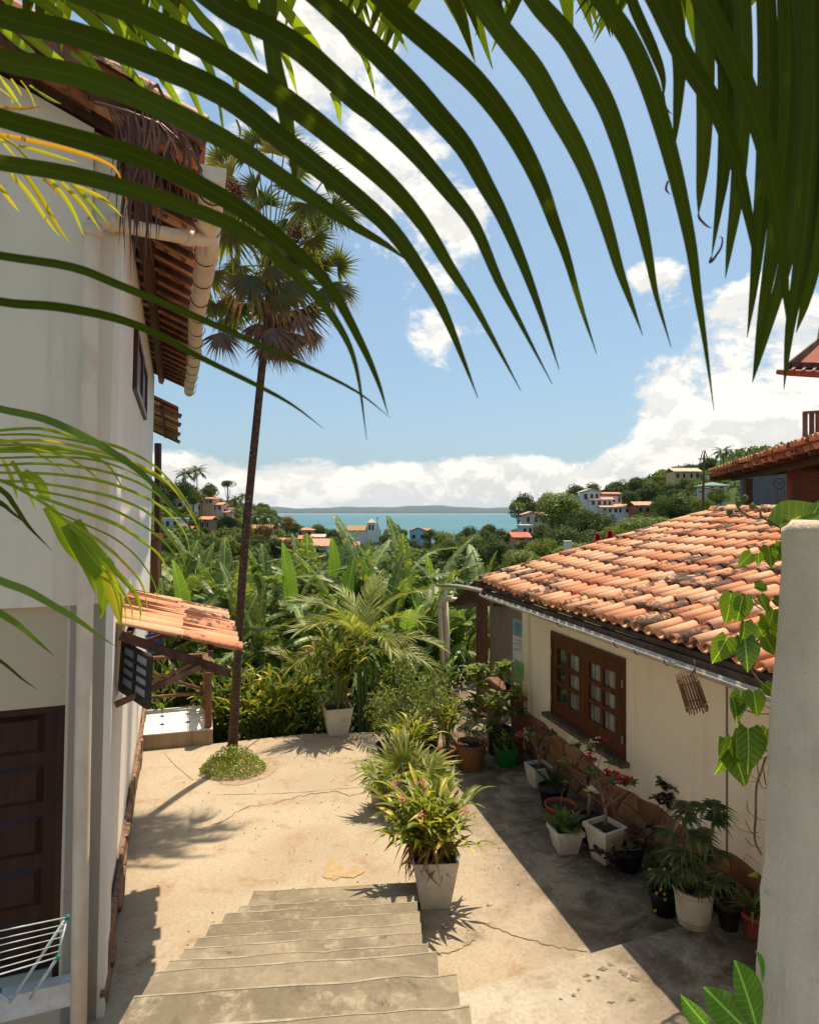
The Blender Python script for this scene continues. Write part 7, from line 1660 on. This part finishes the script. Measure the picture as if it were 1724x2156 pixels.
while n_f < 150:
    Y = r7.uniform(60, 330); x = r7.uniform(330, 1600); X = (x-CX)/F*Y; z0 = th(X, Y); k = r7.choice('aabbcad' if x < 640 else 'aabbbc')
    w = r7.uniform(4, 8); wpx = w/Y*F; hgt = w*.9; ytop = CY-(z0+hgt-CAMZ)/Y*F
    if ytop < 1012 or (620 < x < 1075 and ytop < 1112): n_f += .2; continue
    bad = any(x+wpx/2 > h[0]-2 and x-wpx/2 < h[1]+2 and ytop < h[3] and ytop+wpx > h[2] and Y < h[4]+14 for h in hboxes)
    if bad: n_f += .2; continue
    lm = min(LMK, key=lambda q: (q[0]-x)**2+((q[1]-ytop-wpx*.4)*1.5)**2); dx, dy = x-lm[0], ytop+wpx*.4-lm[1]
    rel = ('right of' if dx > 0 else 'left of') if abs(dx) > abs(dy)*.8 else ('below' if dy > 0 else 'above')
    dst = math.hypot(dx, dy); rel = ('just ' if dst < 18 else 'a little ' if dst < 40 else 'well ')+rel; szw = 'small' if wpx < 40 else ('medium' if wpx < 70 else 'large')
    lab = '%s %s round tree %s %s' % (szw, KIND[k], rel, lm[2])
    if lab in used_l: n_f += .2; continue
    used_l.add(lab); tree(x, ytop, wpx, Y, k, lab); n_f += 1
# shrubby cover between the trees
rs = np.random.RandomState(5); n = 2600; yy = 40+290*rs.rand(n)**.9; xx = (rs.rand(n)*1350-560)/F*yy+rs.normal(size=n)*3
zz_ = terrain_h(xx, yy)+.3; b = MB(); m_ = 46
base = np.stack([xx, yy, zz_], 1).repeat(m_, 0); sz = (.8+1.4*rs.rand(n)).repeat(m_)
v = rs.normal(size=(n*m_, 3)); v /= np.linalg.norm(v, axis=1)[:, None]; v[:, 2] = np.abs(v[:, 2]); ps = base+v*sz[:, None]
d = rs.normal(size=(n*m_, 3)); d /= np.linalg.norm(d, axis=1)[:, None]; s = np.cross(v, d); s /= np.linalg.norm(s, axis=1)[:, None]; l = (.35+.35*rs.rand(n*m_))[:, None]
vs = np.stack([ps-d*l, ps+s*l*.6, ps+d*l, ps-s*l*.6], 1).reshape(-1, 3); me = bpy.data.meshes.new('scrub'); me.from_pydata(vs.tolist(), [], [(4*i, 4*i+1, 4*i+2, 4*i+3) for i in range(n*m_)]); me.materials.append(M['tree_a'])
part('scrub', me, None, None, kind='stuff')
# red ginger flowers over the roof edge
for x, y, lab in ((1258, 1141, 'left red flower head above the cottage roof edge'), (1284, 1135, 'right red flower head above the cottage roof edge')):
    Y = 17.5; c = P(x, y-3, Y); t = thing('red_ginger', lab, 'flower', V(c.x, Y, th(c.x, Y)))
    part('stalk', MB().tube([V(c.x+.05, Y, th(c.x, Y)), c], .02, 6), M['stem'], t); b = MB()
    for k in range(60):
        u = k/60; a = k*2.4; o = c+V(0, 0, -.16+.34*u); d = V(math.cos(a), math.sin(a), .7).normalized()*(.22*(1-.75*u)); s_ = d.cross(V(0, 0, 1)).normalized()*.05; b.add([o, o+d*.5+s_, o+d, o+d*.5-s_], [(0, 1, 2, 3)])
    part('flower_head', b, M['crimson'], t)
c = P(1196, 1155, 21); solo('chimney_post', MB().box(c.x-.09, c.x+.10, 21, 21.2, c.z-3, P(0, 1141, 21).z).box(c.x-.12, c.x+.13, 20.97, 21.23, P(0, 1141, 21).z+.003, P(0, 1139, 21).z), FW['white'], 'short white post among bushes above the cottage roof edge', 'post')
# antenna mast
Y = 24.; mb = P(1476, 1085, Y); mt_ = P(1482, 962, Y); ms = thing('antenna_mast', 'rusty antenna mast with thin crossbars behind the cottage ridge', 'antenna', (mb.x, Y, th(mb.x, Y)))
part('pole', MB().tube([V(mb.x, Y, th(mb.x, Y)), P(1480, 1040, Y), mt_, P(1483, 948, Y)], [.06, .05, .035, .012], 6), M['wicker'], ms)
for a, c in (((1470, 966), (1494, 965)), ((1473, 972), (1480, 948)), ((1491, 972), (1484, 948)), ((1468, 1026), (1514, 1031)), ((1470, 1036), (1480, 1034))): part('crossbar', MB().tube([P(*a, Y), P(*c, Y)], .03 if a[1] > 1000 else .018, 5), M['wicker'], ms)
part('dish', MB().lathe(P(1489, 1005, Y)-V(0, 0, .12), [(.01, 0), (.08, .08), (.10, .2)], 10), M['white_paint'], ms)
# ---------------- brown house at the upper right ----------------
H2 = thing('brown_house', 'dark timbered house at upper right with tiled porch roof, balcony rail and grey panel', 'house', P(1640, 1080, 15.5))
Yh = 15.0
def q4(pts, th_=V(0, 0, .08)): b = MB(); b.hexa([p for p in pts]+[p+th_ for p in pts]); return b
A_, B_ = P(1494, 1003, 14.2), P(1800, 935-18, 14.6)
# porch roof: eave runs away from the view, the slope rises to the right, so the underside shows
ez = 4.97; E0, E1 = V(5.45, 7.6, ez), V(7.90, 16.6, ez); ud = (E1-E0).normalized(); ind = V(ud.y, -ud.x, 0); SL2 = .10
def HR(s, t, up=0): return E0+ud*s+ind*t+V(0, 0, SL2*t+up)
EL = (E1-E0).length; zn_ = (V(0, 0, 1)-ind*SL2).normalized(); rf = part('porch_roof', MB().frame(HR(0, .06, .0), ud*EL, HR(0, 3.4)-HR(0, .06), V(0, 0, .03)), M['tile_under'], H2)
tm = tile_mesh('pt', .44, .095, .08); tmm = mk(tm, 'roof_tile', M['tile']); up2 = (HR(0, 1)-HR(0, 0)).normalized()
for i in range(int(EL/.21)): inst('roof_tile', tmm, aim(HR(.05+i*.21, -.06+rnd.gauss(0, .012), .07), up2-zn_*.04, zn_), rf)
bb = MB()
for i in range(int(EL/.21)):
    for j in range(1, 9): Mx = aim(HR(.05+i*.21, -.06+j*.38, .07), up2-zn_*.04, zn_); bb.add([Mx @ Vector(p) for p in tm.v], tm.f)
part('roof_tile_rest', bb, M['tile'], rf, kind='stuff')
cm = tile_mesh('pc', .44, .09, .08, True, 5); bb = MB()
for i in range(int(EL/.21)):
    Mx = aim(HR(.155+i*.21, -.04, .02), up2, zn_); bb.add([Mx @ Vector(p) for p in cm.v], cm.f)
part('channel_tiles', bb, M['tile_under'], rf, kind='stuff')
for k in range(12): part('rafter', MB().bar(HR(.2+k*.80, .0, -.08), HR(.2+k*.80, 3.2, -.08), .06, .09), M['wood_beam'], rf)
part('beam', MB().bar(HR(.1, .55, -.16), HR(EL-.1, .55, -.16), .10, .12), M['wood_beam'], H2); part('beam', MB().bar(HR(.1, 1.9, -.18), HR(EL-.1, 1.9, -.18), .12, .14), M['wood_beam'], H2)
part('end_rafter', MB().bar(HR(EL-.05, .0, -.10), HR(EL-.05, 3.2, -.10), .08, .14), M['wood_red'], rf)
a = P(1570, 1090, 14.35); part('post', MB().box(a.x-.03, a.x+.13, 14.3, 14.45, 2.2, P(0, 1008, 14.3).z), M['wood_beam'], H2)
a, c = P(1561, 1062, 18.5), P(1680, 1004, 18.5); part('grey_panel', MB().box(a.x, c.x+1.5, 18.5, 18.6, a.z, c.z+.6), simple('grey_panel', (.13, .14, .155), .7), H2)
part('dark_panel', MB().box(a.x+.7, c.x+1.5, 18.4, 18.48, a.z-.8, a.z-.01), M['pot_black'], H2)
for x0, x1 in ((1608, 1618), (1640, 1630)): part('strut', MB().bar(P(x0-3, 1062, 18.2), P(x1-2, 1080, 18.2), .05, .05), M['white_paint'], H2)
a, c = P(1668, 1095, 14.0), P(1800, 985, 14.0); part('brick_wall', MB().box(a.x, c.x, 14.0, 14.2, a.z-2, ez+.05), M['pot_terra'], H2)
nr_ = 16; zb_, zt2 = a.z-.1, ez+.08
for j in range(nr_):    # courses of thin slats on that wall
    z0 = zb_+(zt2-zb_)*j/nr_; part('slat', MB().box(a.x-.012+.006*(j % 2), c.x, 13.965-.008*(j % 3), 13.997, z0+.01, z0+(zt2-zb_)/nr_-.01), simple('red_slat', (.20, .06, .035), .8, (.13, .04, .025), 9) if j == 0 else bpy.data.materials['red_slat'], H2)
# balcony rail
for x in (1695, 1709, 1722, 1736, 1750): a = P(x, 946, 13.3); part('baluster', MB().box(a.x-.035, a.x+.035, 13.27, 13.34, a.z-(.35 if x == 1695 else 0), P(0, 868, 13.3).z), M['wood_red'], H2)
part('handrail', MB().bar(P(1690, 869, 13.3), P(1790, 862, 13.0), .10, .05), M['wood_red'], H2); part('balcony_beam', MB().bar(P(1648, 954, 13.3), P(1790, 950, 13.3), .10, .16), M['wood_grey'], H2)
# upper roof tip
ur = part('upper_roof', q4([P(1652, 784, 14), P(1800, 786, 14), P(1800, 640, 16), P(1652, 772, 16)] if False else [P(1655, 782, 13.6), P(1820, 790, 12.4), P(1830, 640, 14.5), P(1724, 716, 15.0)], V(0, 0, .06)), M['tile_far_red'], H2)
part('upper_gutter', MB().tube([P(1636, 783, 13.5), P(1660, 784, 13.5), P(1830, 794, 12.2)], [.05, .075, .075], 10), M['pot_terra'], H2)
part('upper_beam', MB().bar(P(1660, 768, 13.55), P(1800, 772, 12.6), .08, .12), M['wood_beam'], H2)
part('barge_board', MB().bar(P(1656, 772, 13.5), P(1790, 665, 14.4), .06, .12), M['wood_grey'], H2)
for k in range(6): part('rafter', MB().bar(P(1668+k*22, 781+k, 13.3-k*.15), P(1716+k*26, 728-k*12, 14.5), .06, .07), M['wood_red'], H2)
# hanging dream catcher
dc = thing('dream_catcher', 'ring-shaped hanging mobile with feathers under the brown porch roof', 'mobile', P(1640, 1050, 14.4)); c = P(1640, 1018, 14.4)
part('ring', MB().tube([c+V(math.cos(a)*.12, 0, math.sin(a)*.12) for a in np.linspace(0, 2*math.pi, 18)], .008, 5, False), M['wicker'], dc)
for k in range(4): an = k*math.pi/4; part('web', MB().tube([c+V(math.cos(an)*.115, 0, math.sin(an)*.115), c-V(math.cos(an)*.115, 0, math.sin(an)*.115)], .003, 4), M['wicker'], dc)
for dx, l in ((-.11, .12), (-.05, .30), (0, .38), (.05, .30), (.11, .12)):
    part('feather', MB().tube([c+V(dx, 0, -.10), c+V(dx, 0, -.10-l)], .004, 4).ribbon([c+V(dx, -.01, -.08-l), c+V(dx+.01, -.01, -.16-l), c+V(dx, -.01, -.22-l)], [.03, .035, .005]), M['dry'], dc)
# small boats on the sea
wb = simple('boat_white', (.8, .8, .8), .5)
for x, y, lab in ((750, 1095.5, 'tiny white boat on the sea left of the church spire'), (922, 1094, 'tiny white boat on the sea right of the church')):
    Y = F*40/(y-CY); c = P(x, y, Y); b = MB(); L_ = 5.5
    hull = [(-1, 0), (-.8, -.35), (.5, -.4), (1, 0), (.5, .4), (-.8, .35)]; b.add([c+V(a*L_, q*L_*.6, 0) for a, q in hull]+[c+V(a*L_*1.1, q*L_*.7, 1.6) for a, q in hull], [(0, 1, 2, 3, 4, 5)[::-1], (6, 7, 8, 9, 10, 11)]+[(i, (i+1) % 6, (i+1) % 6+6, i+6) for i in range(6)]); b.box(c.x-2, c.x+1.5, c.y-1, c.y+1, c.z+1.6, c.z+3.2)
    solo('boat', b, wb, lab, 'boat')

# ---------------- fallen leaves and grit on the floor ----------------
b = MB(); rl = random.Random(12)
def dropleaf(b, x, y, z, L):
    a = rl.random()*6.28; d = V(math.cos(a), math.sin(a), 0)*L; s_ = V(-math.sin(a), math.cos(a), 0)*L*.22; h = V(0, 0, L*.25*rl.random())
    o = V(x, y, z+.006); b.add([o, o+d*.5+s_+h, o+d, o+d*.5-s_+h*.4], [(0, 1, 2), (0, 2, 3)])
spots = [(.3, 6.3, .5, 16), (-.1, 8.3, .6, 18), (-1.2, 11.0, .9, 20), (1.9, 9.2, .9, 18), (2.0, 7.3, .7, 20), (2.4, 6.2, .5, 14), (.8, 10.5, 1.0, 18), (-2.8, 9.5, .8, 12), (-1.3, 8.5, 1.6, 12), (.6, 7.5, 1.0, 8)]
for (x, y, r_, n) in spots:
    for k in range(n):
        q = V(x+rl.gauss(0, r_*.6), y+rl.gauss(0, r_*.6), 0)
        if q.y > 11.1 or (q-RO).dot(RI) > -.05 or q.x < -.585-.37*q.y+.1: continue
        dropleaf(b, q.x, q.y, 0, rl.uniform(.015, .05))
part('leaf_litter', b, M['dry'], None, kind='stuff')
b = MB()
for k in range(420):
    x, y = rl.uniform(-3.2, 3.2), rl.uniform(4.5, 11); q = V(x, y, 0)
    if (q-RO).dot(RI) > -.1 or x < -.585-.37*y+.1 or (-1.7 < x < .3 and y < 6.6) or (x > .2 and y < 6): continue
    r_ = rl.uniform(.004, .010); b.add([V(x-r_, y, .004), V(x, y-r_, .004), V(x+r_, y, .004), V(x, y+r_, .004), V(x, y, .004+r_)], [(0, 1, 4), (1, 2, 4), (2, 3, 4), (3, 0, 4)])
part('grit', b, M['soil'], None, kind='stuff')
# ---------------- air ----------------
hz = MB(); hz.box(-43000, 43000, -60, 15600, -60, 260)
m, g = mat('haze_air')
pv = g.n('ShaderNodeVolumePrincipled', ins={'Color': (.62, .78, 1.0, 1), 'Density': 3.0e-5, 'Anisotropy': .2})
g.n('ShaderNodeOutputMaterial', ins={1: pv.outputs[0]})
hzo = part('haze', hz, m, None, kind='stuff')
